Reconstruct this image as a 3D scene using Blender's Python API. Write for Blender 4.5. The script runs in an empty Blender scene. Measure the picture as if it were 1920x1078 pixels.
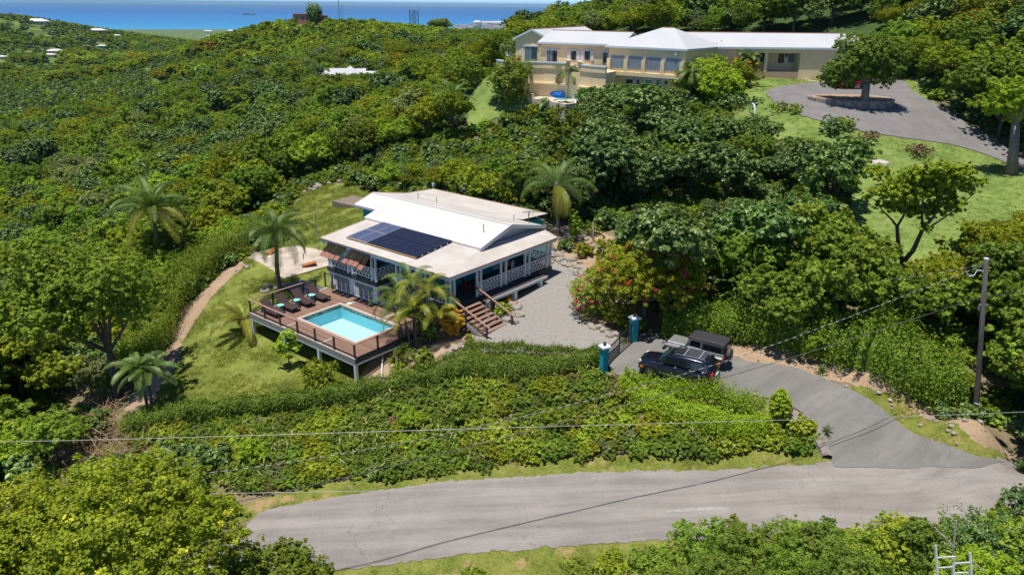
import bpy, bmesh, math, random
import numpy as np
from math import sin, cos, tan, atan, atan2, radians, pi, hypot, exp, log, sqrt
from mathutils import Vector, Matrix
from mathutils.geometry import delaunay_2d_cdt

random.seed(7)
RNG = np.random.default_rng(7)
SC = bpy.context.scene
COL = SC.collection

# ------------------------------------------------------------------ camera, world, sun, exposure
PITCH, ROLL, FPX, CAMH = radians(20.7), radians(0.55), 1400.0, 20.0
cam_data = bpy.data.cameras.new('camera')
cam_data.sensor_width = 36.0
cam_data.lens = 36.0 * FPX / 1920.0
cam_data.clip_start = 0.5
cam_data.clip_end = 200000.0
cam = bpy.data.objects.new('camera', cam_data)
COL.objects.link(cam)
cam.matrix_world = Matrix.Translation((0, 0, CAMH)) @ Matrix.Rotation(pi / 2 - PITCH, 4, 'X') @ Matrix.Rotation(ROLL, 4, 'Z')
SC.camera = cam

SUN_DIR = Vector((0.16, 0.14, -1.0)).normalized()      # the way the light travels
world = bpy.data.worlds.new('World')
SC.world = world
world.use_nodes = True
wn = world.node_tree
wn.nodes.clear()
w_out = wn.nodes.new('ShaderNodeOutputWorld')
w_bg = wn.nodes.new('ShaderNodeBackground')
w_sky = wn.nodes.new('ShaderNodeTexSky')
w_sky.sky_type = 'NISHITA'
w_sky.sun_disc = False
w_sky.sun_elevation = math.asin(-SUN_DIR.z)
w_sky.sun_rotation = atan2(-SUN_DIR.x, -SUN_DIR.y)
w_sky.altitude = 1800
w_sky.air_density = 0.5
w_sky.dust_density = 0.0
w_sky.ozone_density = 8.0
wn.links.new(w_sky.outputs[0], w_bg.inputs[0])
w_bg.inputs[1].default_value = 0.13
wn.links.new(w_bg.outputs[0], w_out.inputs[0])

sun_data = bpy.data.lights.new('sun', 'SUN')
sun_data.energy = 4.3
sun_data.angle = radians(0.53)
sun_data.color = (1.0, 0.955, 0.88)
sun = bpy.data.objects.new('sun', sun_data)
COL.objects.link(sun)
sun.rotation_euler = SUN_DIR.to_track_quat('-Z', 'Y').to_euler()
sun.location = (0, 0, 60)

SC.view_settings.view_transform = 'Standard'
SC.view_settings.look = 'None'
SC.view_settings.exposure = 0.32
SC.view_settings.gamma = 1.0
SC.view_settings.use_curve_mapping = False
SC.render.engine = 'CYCLES'
SC.cycles.max_bounces = 6
SC.cycles.diffuse_bounces = 3
SC.cycles.glossy_bounces = 2
SC.cycles.transmission_bounces = 3
SC.cycles.transparent_max_bounces = 8
SC.cycles.volume_bounces = 0
SC.cycles.use_denoising = True

# ------------------------------------------------------------------ pixel <-> place helpers (photo pixels, 1920 x 1078)
def _rx(a):
    c, s = cos(a), sin(a)
    return np.array([[1, 0, 0], [0, c, -s], [0, s, c]])
def _rz(a):
    c, s = cos(a), sin(a)
    return np.array([[c, -s, 0], [s, c, 0], [0, 0, 1]])
CR = _rx(pi / 2 - PITCH) @ _rz(ROLL)
CC = np.array([0.0, 0.0, CAMH])
def ray(px, py):
    return CR @ np.array([(px - 960) / FPX, -(py - 539) / FPX, -1.0])
def at(px, py, z):
    d = ray(px, py)
    return CC + d * (z - CAMH) / d[2]
def atd(px, py, dist):
    d = ray(px, py)
    return CC + d * dist / hypot(d[0], d[1])
def zon(px, py, p):
    """height of the ray through a pixel where it passes over place p"""
    return atd(px, py, hypot(p[0], p[1]))[2]

# ------------------------------------------------------------------ tags
def tag(o, label=None, cat=None, group=None, kind=None):
    if label: o['label'] = label
    if cat: o['category'] = cat
    if group: o['group'] = group
    if kind: o['kind'] = kind
    return o
def empty(name, loc=(0, 0, 0), rz=0.0, label=None, cat=None, group=None):
    o = bpy.data.objects.new(name, None)
    o.empty_display_size = 0.5
    COL.objects.link(o)
    o.location = loc
    o.rotation_euler = (0, 0, rz)
    return tag(o, label, cat, group)

# ------------------------------------------------------------------ mesh builder
class MB:
    def __init__(self):
        self.v, self.f = [], []
    def add(self, vs, fs):
        n = len(self.v)
        self.v.extend([tuple(float(c) for c in p) for p in vs])
        self.f.extend([tuple(i + n for i in f) for f in fs])
        return self
    def box(self, x0, x1, y0, y1, z0, z1):
        vs = [(x0, y0, z0), (x1, y0, z0), (x1, y1, z0), (x0, y1, z0), (x0, y0, z1), (x1, y0, z1), (x1, y1, z1), (x0, y1, z1)]
        return self.add(vs, [(0, 3, 2, 1), (4, 5, 6, 7), (0, 1, 5, 4), (1, 2, 6, 5), (2, 3, 7, 6), (3, 0, 4, 7)])
    def cbox(self, c, sx, sy, sz, rz=0.0, bev=0.0):
        """box standing on c (centre of its base), turned by rz"""
        cs, sn = cos(rz), sin(rz)
        def P(x, y, z): return (c[0] + x * cs - y * sn, c[1] + x * sn + y * cs, c[2] + z)
        hx, hy = sx / 2, sy / 2
        vs = [P(-hx, -hy, 0), P(hx, -hy, 0), P(hx, hy, 0), P(-hx, hy, 0)]
        if bev > 0:
            vs += [P(-hx, -hy, sz - bev), P(hx, -hy, sz - bev), P(hx, hy, sz - bev), P(-hx, hy, sz - bev)]
            b = bev
            vs += [P(-hx + b, -hy + b, sz), P(hx - b, -hy + b, sz), P(hx - b, hy - b, sz), P(-hx + b, hy - b, sz)]
            fs = [(0, 3, 2, 1)]
            for k in (0, 4):
                fs += [(k + i, k + (i + 1) % 4, k + 4 + (i + 1) % 4, k + 4 + i) for i in range(4)]
            return self.add(vs, fs + [(8, 9, 10, 11)])
        vs += [P(-hx, -hy, sz), P(hx, -hy, sz), P(hx, hy, sz), P(-hx, hy, sz)]
        return self.add(vs, [(0, 3, 2, 1), (4, 5, 6, 7), (0, 1, 5, 4), (1, 2, 6, 5), (2, 3, 7, 6), (3, 0, 4, 7)])
    def beam(self, a, b, w, h, up=(0, 0, 1)):
        a, b, up = Vector(a), Vector(b), Vector(up)
        d = (b - a).normalized()
        s = d.cross(up)
        if s.length < 1e-4: s = d.cross(Vector((1, 0, 0)))
        s.normalize()
        t = s.cross(d).normalized()
        s, t = s * w / 2, t * h / 2
        vs = [a - s - t, a + s - t, a + s + t, a - s + t, b - s - t, b + s - t, b + s + t, b - s + t]
        return self.add(vs, [(0, 1, 2, 3), (7, 6, 5, 4), (0, 4, 5, 1), (1, 5, 6, 2), (2, 6, 7, 3), (3, 7, 4, 0)])
    def tube(self, pts, r, n=8, cap=True):
        pts = [Vector(p) for p in pts]
        rs = r if isinstance(r, (list, tuple)) else [r] * len(pts)
        base, vs, fs = None, [], []
        for i, p in enumerate(pts):
            d = (pts[min(i + 1, len(pts) - 1)] - pts[max(i - 1, 0)])
            d = d.normalized() if d.length > 1e-9 else Vector((0, 0, 1))
            if base is None:
                base = d.orthogonal().normalized()
            base = (base - d * base.dot(d))
            base = base.normalized() if base.length > 1e-6 else d.orthogonal().normalized()
            c = d.cross(base)
            for k in range(n):
                a = 2 * pi * k / n
                vs.append(p + (base * cos(a) + c * sin(a)) * rs[i])
            if i:
                for k in range(n):
                    k2 = (k + 1) % n
                    fs.append(((i - 1) * n + k, (i - 1) * n + k2, i * n + k2, i * n + k))
        if cap:
            fs.append(tuple(range(n - 1, -1, -1)))
            fs.append(tuple((len(pts) - 1) * n + k for k in range(n)))
        return self.add(vs, fs)
    def lathe(self, prof, c=(0, 0, 0), n=16):
        vs, fs = [], []
        for r, z in prof:
            for k in range(n):
                a = 2 * pi * k / n
                vs.append((c[0] + r * cos(a), c[1] + r * sin(a), c[2] + z))
        for i in range(len(prof) - 1):
            for k in range(n):
                k2 = (k + 1) % n
                fs.append((i * n + k, i * n + k2, (i + 1) * n + k2, (i + 1) * n + k))
        fs.append(tuple(range(n - 1, -1, -1)))
        fs.append(tuple((len(prof) - 1) * n + k for k in range(n)))
        return self.add(vs, fs)
    def prism(self, poly, z0, z1):
        n = len(poly)
        a = sum(poly[i][0] * poly[(i + 1) % n][1] - poly[(i + 1) % n][0] * poly[i][1] for i in range(n))
        if a < 0: poly = poly[::-1]
        vs = [(p[0], p[1], z0) for p in poly] + [(p[0], p[1], z1) for p in poly]
        fs = [tuple(range(n - 1, -1, -1)), tuple(range(n, 2 * n))]
        fs += [(i, (i + 1) % n, n + (i + 1) % n, n + i) for i in range(n)]
        return self.add(vs, fs)
    def slab(self, pts, t, up=(0, 0, 1)):
        """flat or sloping polygon pts with a thickness t below it"""
        n = len(pts)
        up = Vector(up) * t
        top = [Vector(p) for p in pts]
        nor = Vector((0, 0, 0))
        for i in range(n):
            nor += top[i].cross(top[(i + 1) % n])
        if nor.dot(up) < 0: top = top[::-1]
        vs = top + [p - up for p in top]
        fs = [tuple(range(n)), tuple(range(2 * n - 1, n - 1, -1))]
        fs += [(i, n + i, n + (i + 1) % n, (i + 1) % n) for i in range(n)]
        return self.add(vs, fs)
    def mesh(self, name, mat=None, smooth=False):
        me = bpy.data.meshes.new(name)
        me.from_pydata(self.v, [], self.f)
        me.update()
        if mat: me.materials.append(mat)
        if smooth: me.shade_smooth()
        return me
    def build(self, name, mat, parent=None, smooth=False, loc=None):
        o = bpy.data.objects.new(name, self.mesh(name, mat, smooth))
        COL.objects.link(o)
        if parent: o.parent = parent
        if loc is not None: o.location = loc
        return o
def np_mesh(name, verts, faces, mat=None, attr=None, smooth=False):
    """verts (n,3), faces (m,k) of one size; attr a float per face corner group (per vertex)"""
    me = bpy.data.meshes.new(name)
    verts = np.asarray(verts, dtype=np.float32)
    faces = np.asarray(faces, dtype=np.int32)
    n, m, k = len(verts), len(faces), faces.shape[1]
    me.vertices.add(n)
    me.vertices.foreach_set('co', verts.ravel())
    me.loops.add(m * k)
    me.loops.foreach_set('vertex_index', faces.ravel())
    me.polygons.add(m)
    me.polygons.foreach_set('loop_start', np.arange(0, m * k, k, dtype=np.int32))
    me.update(calc_edges=True)
    if attr is not None:
        a = me.attributes.new('lv', 'FLOAT', 'POINT')
        a.data.foreach_set('value', np.asarray(attr, dtype=np.float32))
    if mat: me.materials.append(mat)
    if smooth: me.shade_smooth()
    return me
def link(name, me, parent=None, loc=None, rz=None, sc=None):
    o = bpy.data.objects.new(name, me)
    COL.objects.link(o)
    if parent: o.parent = parent
    if loc is not None: o.location = loc
    if rz is not None: o.rotation_euler = (0, 0, rz)
    if sc is not None: o.scale = (sc, sc, sc) if not isinstance(sc, (tuple, list)) else sc
    return o
def bevel(o, w=0.02, seg=2):
    m = o.modifiers.new('bevel', 'BEVEL')
    m.width = w
    m.segments = seg
    m.limit_method = 'ANGLE'
    return o

# ------------------------------------------------------------------ materials
class NT:
    def __init__(self, name):
        self.m = bpy.data.materials.new(name)
        self.m.use_nodes = True
        self.t = self.m.node_tree
        self.t.nodes.clear()
        self.out = self.n('ShaderNodeOutputMaterial')
    def n(self, t, **kw):
        nd = self.t.nodes.new(t)
        for k, v in kw.items():
            if hasattr(nd, k) and not k.startswith('i_'): setattr(nd, k, v)
        return nd
    def l(self, a, b): self.t.links.new(a, b)
    def pos(self):
        return self.n('ShaderNodeNewGeometry').outputs['Position']
    def obj(self):
        return self.n('ShaderNodeTexCoord').outputs['Object']
    def noise(self, scale, detail=4, rough=0.55, vec=None, dim='3D', stretch=None):
        nd = self.n('ShaderNodeTexNoise')
        nd.inputs['Scale'].default_value = scale
        nd.inputs['Detail'].default_value = detail
        nd.inputs['Roughness'].default_value = rough
        if vec is None: vec = self.pos()
        if stretch:
            mp = self.n('ShaderNodeMapping')
            if len(stretch) > 3: mp.inputs['Rotation'].default_value = (0, 0, stretch[3])
            mp.vector_type = 'TEXTURE'
            mp.inputs['Scale'].default_value = stretch[:3]
            self.l(vec, mp.inputs[0])
            vec = mp.outputs[0]
        self.l(vec, nd.inputs['Vector'])
        return nd.outputs[0]
    def ramp(self, fac, stops, interp='LINEAR'):
        r = self.n('ShaderNodeValToRGB')
        r.color_ramp.interpolation = interp
        el = r.color_ramp.elements
        while len(el) < len(stops): el.new(0.5)
        for e, (p, c) in zip(el, stops):
            e.position = p
            e.color = (c[0], c[1], c[2], 1) if hasattr(c, '__len__') else (c, c, c, 1)
        self.l(fac, r.inputs[0])
        return r.outputs[0]
    def mix(self, fac, a, b, mode='MIX'):
        m = self.n('ShaderNodeMix')
        m.data_type = 'RGBA'
        m.blend_type = mode
        for s, v in ((0, fac), (6, a), (7, b)):
            if hasattr(v, 'is_output') or hasattr(v, 'links'): self.l(v, m.inputs[s])
            elif s == 0: m.inputs[0].default_value = v
            else: m.inputs[s].default_value = (v[0], v[1], v[2], 1)
        return m.outputs[2]
    def math(self, op, a, b=0.0):
        m = self.n('ShaderNodeMath')
        m.operation = op
        for s, v in ((0, a), (1, b)):
            if hasattr(v, 'links'): self.l(v, m.inputs[s])
            else: m.inputs[s].default_value = v
        return m.outputs[0]
    def bsdf(self, color, rough=0.8, metal=0.0, spec=0.3, bump=None, bstr=0.3, bdist=0.02, coat=0.0, alpha=None):
        p = self.n('ShaderNodeBsdfPrincipled')
        if hasattr(color, 'links'): self.l(color, p.inputs['Base Color'])
        else: p.inputs['Base Color'].default_value = (*color, 1)
        if hasattr(rough, 'links'): self.l(rough, p.inputs['Roughness'])
        else: p.inputs['Roughness'].default_value = rough
        p.inputs['Metallic'].default_value = metal
        p.inputs['Specular IOR Level'].default_value = spec
        p.inputs['Coat Weight'].default_value = coat
        if bump is not None:
            b = self.n('ShaderNodeBump')
            b.inputs['Strength'].default_value = bstr
            b.inputs['Distance'].default_value = bdist
            self.l(bump, b.inputs['Height'])
            self.l(b.outputs[0], p.inputs['Normal'])
        self.l(p.outputs[0], self.out.inputs[0])
        return p
def plain(name, color, rough=0.7, metal=0.0, spec=0.3, var=0.12, scale=3.0, bstr=0.15, bscale=20.0, coat=0.0, stretch=None):
    """a surface of one colour with uneven fading and fine grain"""
    k = NT(name)
    n1 = k.noise(scale, 5, 0.6, k.obj(), stretch=stretch)
    lo = tuple(c * (1 - var) for c in color)
    hi = tuple(min(1, c * (1 + var * 0.7)) for c in color)
    col = k.ramp(n1, [(0.3, lo), (0.7, hi)])
    n2 = k.noise(bscale, 3, 0.6, k.obj())
    k.bsdf(col, rough, metal, spec, n2, bstr, 0.01, coat)
    return k.m
# ------------------------------------------------------------------ terrain: a smooth sheet through measured heights
CTRL = []
def G(px, py, z): p = at(px, py, z); CTRL.append((p[0], p[1], z))
def D(px, dist, z):
    p = atd(px, 539, dist); CTRL.append((p[0], p[1], z))
# public road and verges
for a in [(430, 980, -3.5), (470, 940, -3.4), (620, 1060, -3.4), (800, 915, -3.0), (820, 1000, -3.05), (1000, 960, -2.9), (1000, 890, -2.85), (1250, 880, -2.6), (1250, 1000, -2.7),
          (1500, 870, -2.5), (1550, 940, -2.5), (1550, 1010, -2.55), (1900, 880, -2.3), (1900, 980, -2.3), (2150, 900, -2.1), (250, 1050, -3.8), (0, 1100, -4.2)]: G(*a)
# drive from the road up to the gate
for a in [(1700, 850, -2.15), (1560, 790, -1.4), (1640, 780, -1.35), (1450, 720, -.5), (1500, 700, -.45), (1380, 700, -.1), (1340, 735, -.1), (1220, 690, 0), (1250, 640, 0), (1350, 650, 0), (1150, 660, .05), (1800, 800, -1.8), (1290, 705, 0), (1345, 690, 0), (1230, 660, 0), (1300, 640, .02), (1365, 662, .02), (1131, 695, -.05), (1186, 642, .05), (1170, 700, -.1)]: G(*a)
# gravel court
for a in [(1100, 640, .05), (1000, 650, 0), (900, 650, -.05), (1000, 590, .15), (960, 580, .2), (1080, 560, .35), (1060, 500, .7), (1120, 600, .2), (1010, 540, .4)]: G(*a)
# garden round the deck
for a in [(870, 640, -.2), (800, 660, -.8), (800, 700, -1.1), (740, 680, -1.5), (676, 722, -2.15), (640, 745, -2.35), (600, 690, -2.2), (560, 700, -2.4), (475, 635, -2.15), (500, 740, -2.7), (400, 760, -3.0), (300, 770, -3.2),
          (340, 700, -3.1), (400, 660, -2.75), (400, 600, -2.4), (430, 540, -1.9), (460, 500, -1.5), (520, 560, -1.5), (530, 520, -1.15), (600, 490, -1.0), (560, 470, -1.0), (500, 480, -1.25), (590, 430, -.8), (620, 400, -.5), (560, 390, -.9), (680, 380, 0), (600, 360, -.2), ]: G(*a)
for a in [(655, 640, -2.25), (620, 600, -2.2), (600, 560, -2.0), (690, 600, -2.05), (660, 570, -1.95), (730, 620, -1.8)]: G(*a)
# strip of planting between hedge and road
for a in [(900, 700, -.7), (1100, 680, -.25), (700, 760, -2.2), (450, 810, -3.1), (240, 800, -3.6), (1000, 770, -1.7), (700, 830, -2.7), (1200, 740, -.8), (1350, 790, -1.5), (1450, 800, -1.7), (1400, 860, -2.4), (1000, 850, -2.6), (700, 880, -3.0), (450, 900, -3.3)]: G(*a)
# near side of the road falls away
for a in [(1000, 1070, -3.2), (1400, 1060, -3.0), (1800, 1030, -2.8), (700, 1090, -3.6)]: G(*a)
for a in [(960, 21, -4.5), (1400, 20, -4.6), (1900, 22, -4.2), (300, 16, -5.5), (960, 12, -6.5), (1900, 12, -6.5), (0, 12, -7.5), (-900, 14, -8), (2800, 14, -6)]: D(*a)
# left, below the garden
for a in [(250, 700, -4.6), (200, 780, -5.2), (100, 850, -6.0), (0, 950, -6.5), (100, 700, -6.5), (230, 600, -5.2), (350, 560, -3.4)]: G(*a)
for a in [(0, 50, -9), (-300, 40, -9), (250, 62, -6.5), (100, 70, -10), (-200, 80, -13), (400, 75, -4), (-800, 45, -10)]: D(*a)
# behind the bungalow
D(850, 66, 1.6); D(950, 64, 1.5); D(800, 75, 2.0); D(700, 78, .5); D(1000, 75, 2.2); D(1050, 60, 1.2)
D(650, 88, .3); D(850, 92, 2.4); D(560, 88, -1.6); D(480, 80, -3.2)
# dirt and hedge right of the cars
for a in [(1450, 650, .25), (1560, 680, -.2), (1700, 740, -.9), (1820, 800, -1.6), (1400, 620, .3), (1600, 610, .8), (1750, 640, .5), (1250, 600, .3), (1200, 560, .6), (1120, 520, .9), (1100, 470, 1.3), (1900, 820, -1.7)]: G(*a)
D(1500, 48, 1.2); D(1700, 45, .9); D(1900, 42, .2); D(2200, 42, .3); D(2900, 50, 3); D(1300, 58, 1.8)
# villa lawn
for a in [(1650, 470, 2.2), (1700, 400, 3.6), (1600, 400, 3.6), (1720, 500, 1.7), (1800, 440, 3.0), (1880, 400, 3.7), (1650, 300, 6.2), (1800, 330, 5.0), (1550, 250, 8.2), (1450, 190, 9.7), (1700, 210, 9.4), (1600, 200, 9.8),
          (1860, 290, 6.0), (1500, 240, 8.4), (1420, 230, 8.0), (1650, 165, 10.3), (1480, 150, 10.7), (1560, 135, 11.4), (1420, 135, 11.2), (1340, 150, 10.6)]: G(*a)
D(1400, 78, 4.8); D(1200, 75, 3.6); D(1100, 88, 4.6); D(1250, 98, 7.4); D(1350, 92, 7.8); D(1900, 84, 5.5); D(2000, 100, 9); D(2300, 90, 9)
# villa terraces
for a in [(1040, 200, 6.2), (1100, 205, 6.8), (1160, 175, 9.0), (1240, 170, 9.2), (1300, 150, 10.0), (1000, 200, 5.2), (900, 165, 6.8), (870, 185, 4.6), (950, 215, 4.2)]: G(*a)
D(945, 113.5, 10.0); D(1000, 111, 10.1); D(1060, 110, 9.6); D(1060, 106, 7.6); D(1000, 106, 7.2); D(1120, 108, 9.2); D(945, 106, 7.0); D(850, 115, 2.6); D(800, 125, 1.0); D(980, 125, 10.5); D(1150, 128, 11.5); D(1400, 128, 12.0); D(1600, 125, 12.6); D(900, 130, 5)
# hill behind the villa
D(1100, 165, 13); D(1300, 160, 17); D(1500, 150, 19); D(1700, 135, 18); D(1900, 120, 16); D(1750, 112, 12.5); D(2100, 130, 21)
D(1150, 220, 15.5); D(1300, 230, 26); D(1600, 220, 36); D(1900, 190, 36); D(1050, 210, 11.0); D(1020, 300, 11.5); D(1250, 330, 24); D(1600, 330, 40); D(2400, 250, 40); D(1000, 165, 8.5)
# left valley and the middle ridge
D(50, 120, -14); D(300, 120, -10); D(500, 120, -6); D(650, 120, -2.5); D(0, 180, -19); D(300, 180, -16); D(550, 180, -9); D(700, 170, -3); D(800, 170, -.5)
D(-300, 200, -20); D(0, 300, -24); D(200, 300, -23); D(400, 300, -15); D(550, 280, -6); D(700, 260, -3); D(620, 250, -4.5); D(850, 240, 0); D(950, 220, 3)
D(450, 430, -4); D(590, 450, 9.5); D(520, 450, 5); D(650, 450, 8.5); D(720, 430, 5.5); D(800, 420, 1.5); D(900, 400, 1.5); D(980, 400, 1)
D(350, 430, -14); D(200, 450, -24); D(0, 450, -25); D(-300, 450, -22)
D(-300, 700, -20); D(0, 650, -28); D(150, 700, -34); D(300, 700, -36); D(420, 750, -32); D(520, 750, -26)
# behind the ridge, down to the coastal plain
for x in (520, 700, 900, 1000, 1200, 1600, 2200): D(x, 900, -35 if x < 1300 else -10); D(x, 1600, -85)
# far left hill
D(0, 1000, 2); D(80, 1000, 3); D(-200, 1000, 4); D(180, 1050, -5); D(260, 1150, -18); D(340, 1300, -34); D(430, 1500, -60); D(0, 850, -14); D(120, 850, -16); D(250, 900, -28)
D(-400, 1500, -10); D(0, 1600, -22); D(-700, 700, -10)
for x in (-900, -300, 100, 350, 600, 900, 1300, 1800, 2600):
    D(x, 2600, -112); D(x, 4300, -126)
    D(x, 8000, -150)

SEA_Z = -130.0
AZ0, AZ1, NAZ = radians(-72), radians(72), 500
R0, R1, NR = 6.0, 9000.0, 450
LR0, LR1 = log(R0), log(R1)
_c = np.array(CTRL)
_ca, _cr = np.arctan2(_c[:, 0], _c[:, 1]), np.log(np.hypot(_c[:, 0], _c[:, 1]))
def _phi(r2): return 0.5 * r2 * np.log(r2 + 1e-9)
def _tps(ca, cr, cz, lam):
    n = len(ca)
    K = _phi((ca[:, None] - ca[None]) ** 2 + (cr[:, None] - cr[None]) ** 2)
    A = np.zeros((n + 3, n + 3))
    A[:n, :n] = K + np.eye(n) * lam
    P = np.c_[np.ones(n), ca, cr]
    A[:n, n:], A[n:, :n] = P, P.T
    return np.linalg.solve(A, np.r_[cz, 0, 0, 0])
_sol = _tps(_ca, _cr, _c[:, 2], 2e-5)
def _field(a, r):
    out = np.zeros(a.shape)
    fa, fr = a.ravel(), r.ravel()
    o = out.ravel()
    for s in range(0, len(fa), 20000):
        K = _phi((fa[s:s + 20000, None] - _ca[None]) ** 2 + (fr[s:s + 20000, None] - _cr[None]) ** 2)
        o[s:s + 20000] = K @ _sol[:-3] + _sol[-3] + _sol[-2] * fa[s:s + 20000] + _sol[-1] * fr[s:s + 20000]
    return o.reshape(a.shape)
_ga, _gr = np.meshgrid(np.linspace(AZ0, AZ1, NAZ), np.linspace(LR0, LR1, NR))
# the field is smooth: solve it on every third node, then refine
_ca3, _cr3 = np.linspace(AZ0, AZ1, 208), np.linspace(LR0, LR1, 188)
_m = _field(*np.meshgrid(_ca3, _cr3))
def _bil(M, x0, x1, y0, y1, X, Y):
    fx = np.clip((X - x0) / (x1 - x0) * (M.shape[1] - 1), 0, M.shape[1] - 1.001)
    fy = np.clip((Y - y0) / (y1 - y0) * (M.shape[0] - 1), 0, M.shape[0] - 1.001)
    ix, iy = fx.astype(int), fy.astype(int)
    tx, ty = fx - ix, fy - iy
    return (M[iy, ix] * (1 - tx) + M[iy, ix + 1] * tx) * (1 - ty) + (M[iy + 1, ix] * (1 - tx) + M[iy + 1, ix + 1] * tx) * ty
_GZ = _bil(_m, AZ0, AZ1, LR0, LR1, _ga, _gr)
for _ in range(2):   # soften the coarse cells
    _GZ[1:-1, 1:-1] = (_GZ[1:-1, 1:-1] * 4 + _GZ[:-2, 1:-1] + _GZ[2:, 1:-1] + _GZ[1:-1, :-2] + _GZ[1:-1, 2:]) / 8
_GZ = np.where(_gr > log(5200), np.minimum(_GZ, SEA_Z - 3), _GZ)
def Hv(x, y):
    x, y = np.asarray(x, float), np.asarray(y, float)
    return _bil(_GZ, AZ0, AZ1, LR0, LR1, np.arctan2(x, y), np.log(np.maximum(np.hypot(x, y), R0)))
def H(x, y): return float(Hv(np.array([x]), np.array([y]))[0])
def gp(px, py, d0=14.0, d1=3000.0):
    """the place on the ground seen through a photo pixel"""
    ds = np.exp(np.linspace(log(d0), log(d1), 900))
    d = ray(px, py); h = hypot(d[0], d[1])
    P = CC[None] + d[None] * (ds / h)[:, None]
    g = P[:, 2] - Hv(P[:, 0], P[:, 1])
    k = np.argmax(g < 0)
    if g[k] >= 0: return P[-1]
    a, b = ds[max(k - 1, 0)], ds[k]
    for _ in range(24):
        m = (a + b) / 2
        q = CC + d * m / h
        if q[2] - H(q[0], q[1]) > 0: a = m
        else: b = m
    q = CC + d * b / h
    return np.array([q[0], q[1], H(q[0], q[1])])
def onground(x, y, dz=0.0): return (x, y, H(x, y) + dz)

# ground material: dry soil with litter, greener with distance
k = NT('soil_and_scrub')
_n = k.noise(0.9, 6, 0.65)
_n2 = k.noise(9.0, 4, 0.7)
_soil = k.ramp(_n2, [(0.25, (0.16, 0.105, 0.065)), (0.55, (0.30, 0.215, 0.14)), (0.8, (0.42, 0.33, 0.23))])
_green = k.ramp(_n, [(0.3, (0.025, 0.05, 0.012)), (0.7, (0.07, 0.12, 0.025))])
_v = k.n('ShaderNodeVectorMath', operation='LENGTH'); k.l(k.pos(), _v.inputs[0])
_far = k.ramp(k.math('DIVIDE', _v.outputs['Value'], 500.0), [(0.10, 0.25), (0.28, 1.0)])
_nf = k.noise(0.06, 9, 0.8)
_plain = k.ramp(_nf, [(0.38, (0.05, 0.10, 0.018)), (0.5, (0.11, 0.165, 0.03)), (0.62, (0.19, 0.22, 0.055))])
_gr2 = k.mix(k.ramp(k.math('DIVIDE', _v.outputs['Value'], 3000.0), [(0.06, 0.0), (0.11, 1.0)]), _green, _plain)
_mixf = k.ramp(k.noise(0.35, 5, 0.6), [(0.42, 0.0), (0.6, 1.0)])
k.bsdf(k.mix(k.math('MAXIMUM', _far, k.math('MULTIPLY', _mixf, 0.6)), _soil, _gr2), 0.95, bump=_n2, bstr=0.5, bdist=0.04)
M_SOIL = k.m
X, Y = np.exp(_gr) * np.sin(_ga), np.exp(_gr) * np.cos(_ga)
_verts = np.stack([X, Y, _GZ], -1).reshape(-1, 3)
_i = (np.arange(NR - 1)[:, None] * NAZ + np.arange(NAZ - 1)[None]).ravel()
_faces = np.stack([_i, _i + 1, _i + NAZ + 1, _i + NAZ], -1)[:, ::-1]
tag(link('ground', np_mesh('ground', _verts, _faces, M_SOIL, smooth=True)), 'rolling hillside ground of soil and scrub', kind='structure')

# sea
k = NT('sea_water')
_d = k.n('ShaderNodeVectorMath', operation='LENGTH'); k.l(k.pos(), _d.inputs[0])
_w = k.noise(0.0006, 6, 0.6, stretch=(6, 1, 1))
_dd = k.math('ADD', k.math('DIVIDE', _d.outputs['Value'], 40000.0), k.math('MULTIPLY', k.math('SUBTRACT', _w, 0.5), 0.09))
_c1 = k.ramp(_dd, [(0.11, (0.05, 0.30, 0.52)), (0.19, (0.022, 0.20, 0.46)), (0.35, (0.010, 0.105, 0.36)), (0.8, (0.010, 0.09, 0.31))])
k.bsdf(_c1, 0.35, spec=0.12, bump=k.noise(0.05, 4, 0.6), bstr=0.3, bdist=2.0)
M_SEA = k.m
_a = np.linspace(radians(-80), radians(80), 90)
_r = np.array([3500, 6000, 10000, 20000, 40000, 62000.0])
_vv = np.array([[r * sin(a), r * cos(a), SEA_Z] for r in _r for a in _a])
_i = (np.arange(len(_r) - 1)[:, None] * 90 + np.arange(89)[None]).ravel()
tag(link('sea', np_mesh('sea', _vv, np.stack([_i, _i + 1, _i + 91, _i + 90], -1)[:, ::-1], M_SEA)), 'bright blue sea along the horizon', kind='structure')

# ------------------------------------------------------------------ ground patches laid over the terrain
def wpoly(pts, n=None):
    return [gp(*p)[:2] if len(p) == 2 else np.array(p[:2]) for p in pts]
def smooth_loop(P, sub=6):
    """closed Catmull-Rom through points"""
    out, n = [], len(P)
    for i in range(n):
        p0, p1, p2, p3 = P[i - 1], P[i], P[(i + 1) % n], P[(i + 2) % n]
        for s in range(sub):
            t = s / sub
            out.append(0.5 * ((2 * p1) + (p2 - p0) * t + (2 * p0 - 5 * p1 + 4 * p2 - p3) * t * t + (3 * p1 - p0 - 3 * p2 + p3) * t ** 3))
    return out
def inpoly(P, x, y):
    x, y = np.asarray(x), np.asarray(y)
    c = np.zeros(x.shape, bool)
    n = len(P)
    for i in range(n):
        (x1, y1), (x2, y2) = P[i][:2], P[(i + 1) % n][:2]
        if y1 == y2: continue
        m = ((y1 > y) != (y2 > y)) & (x < (x2 - x1) * (y - y1) / (y2 - y1) + x1)
        c ^= m
    return c
POLY = {}
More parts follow.
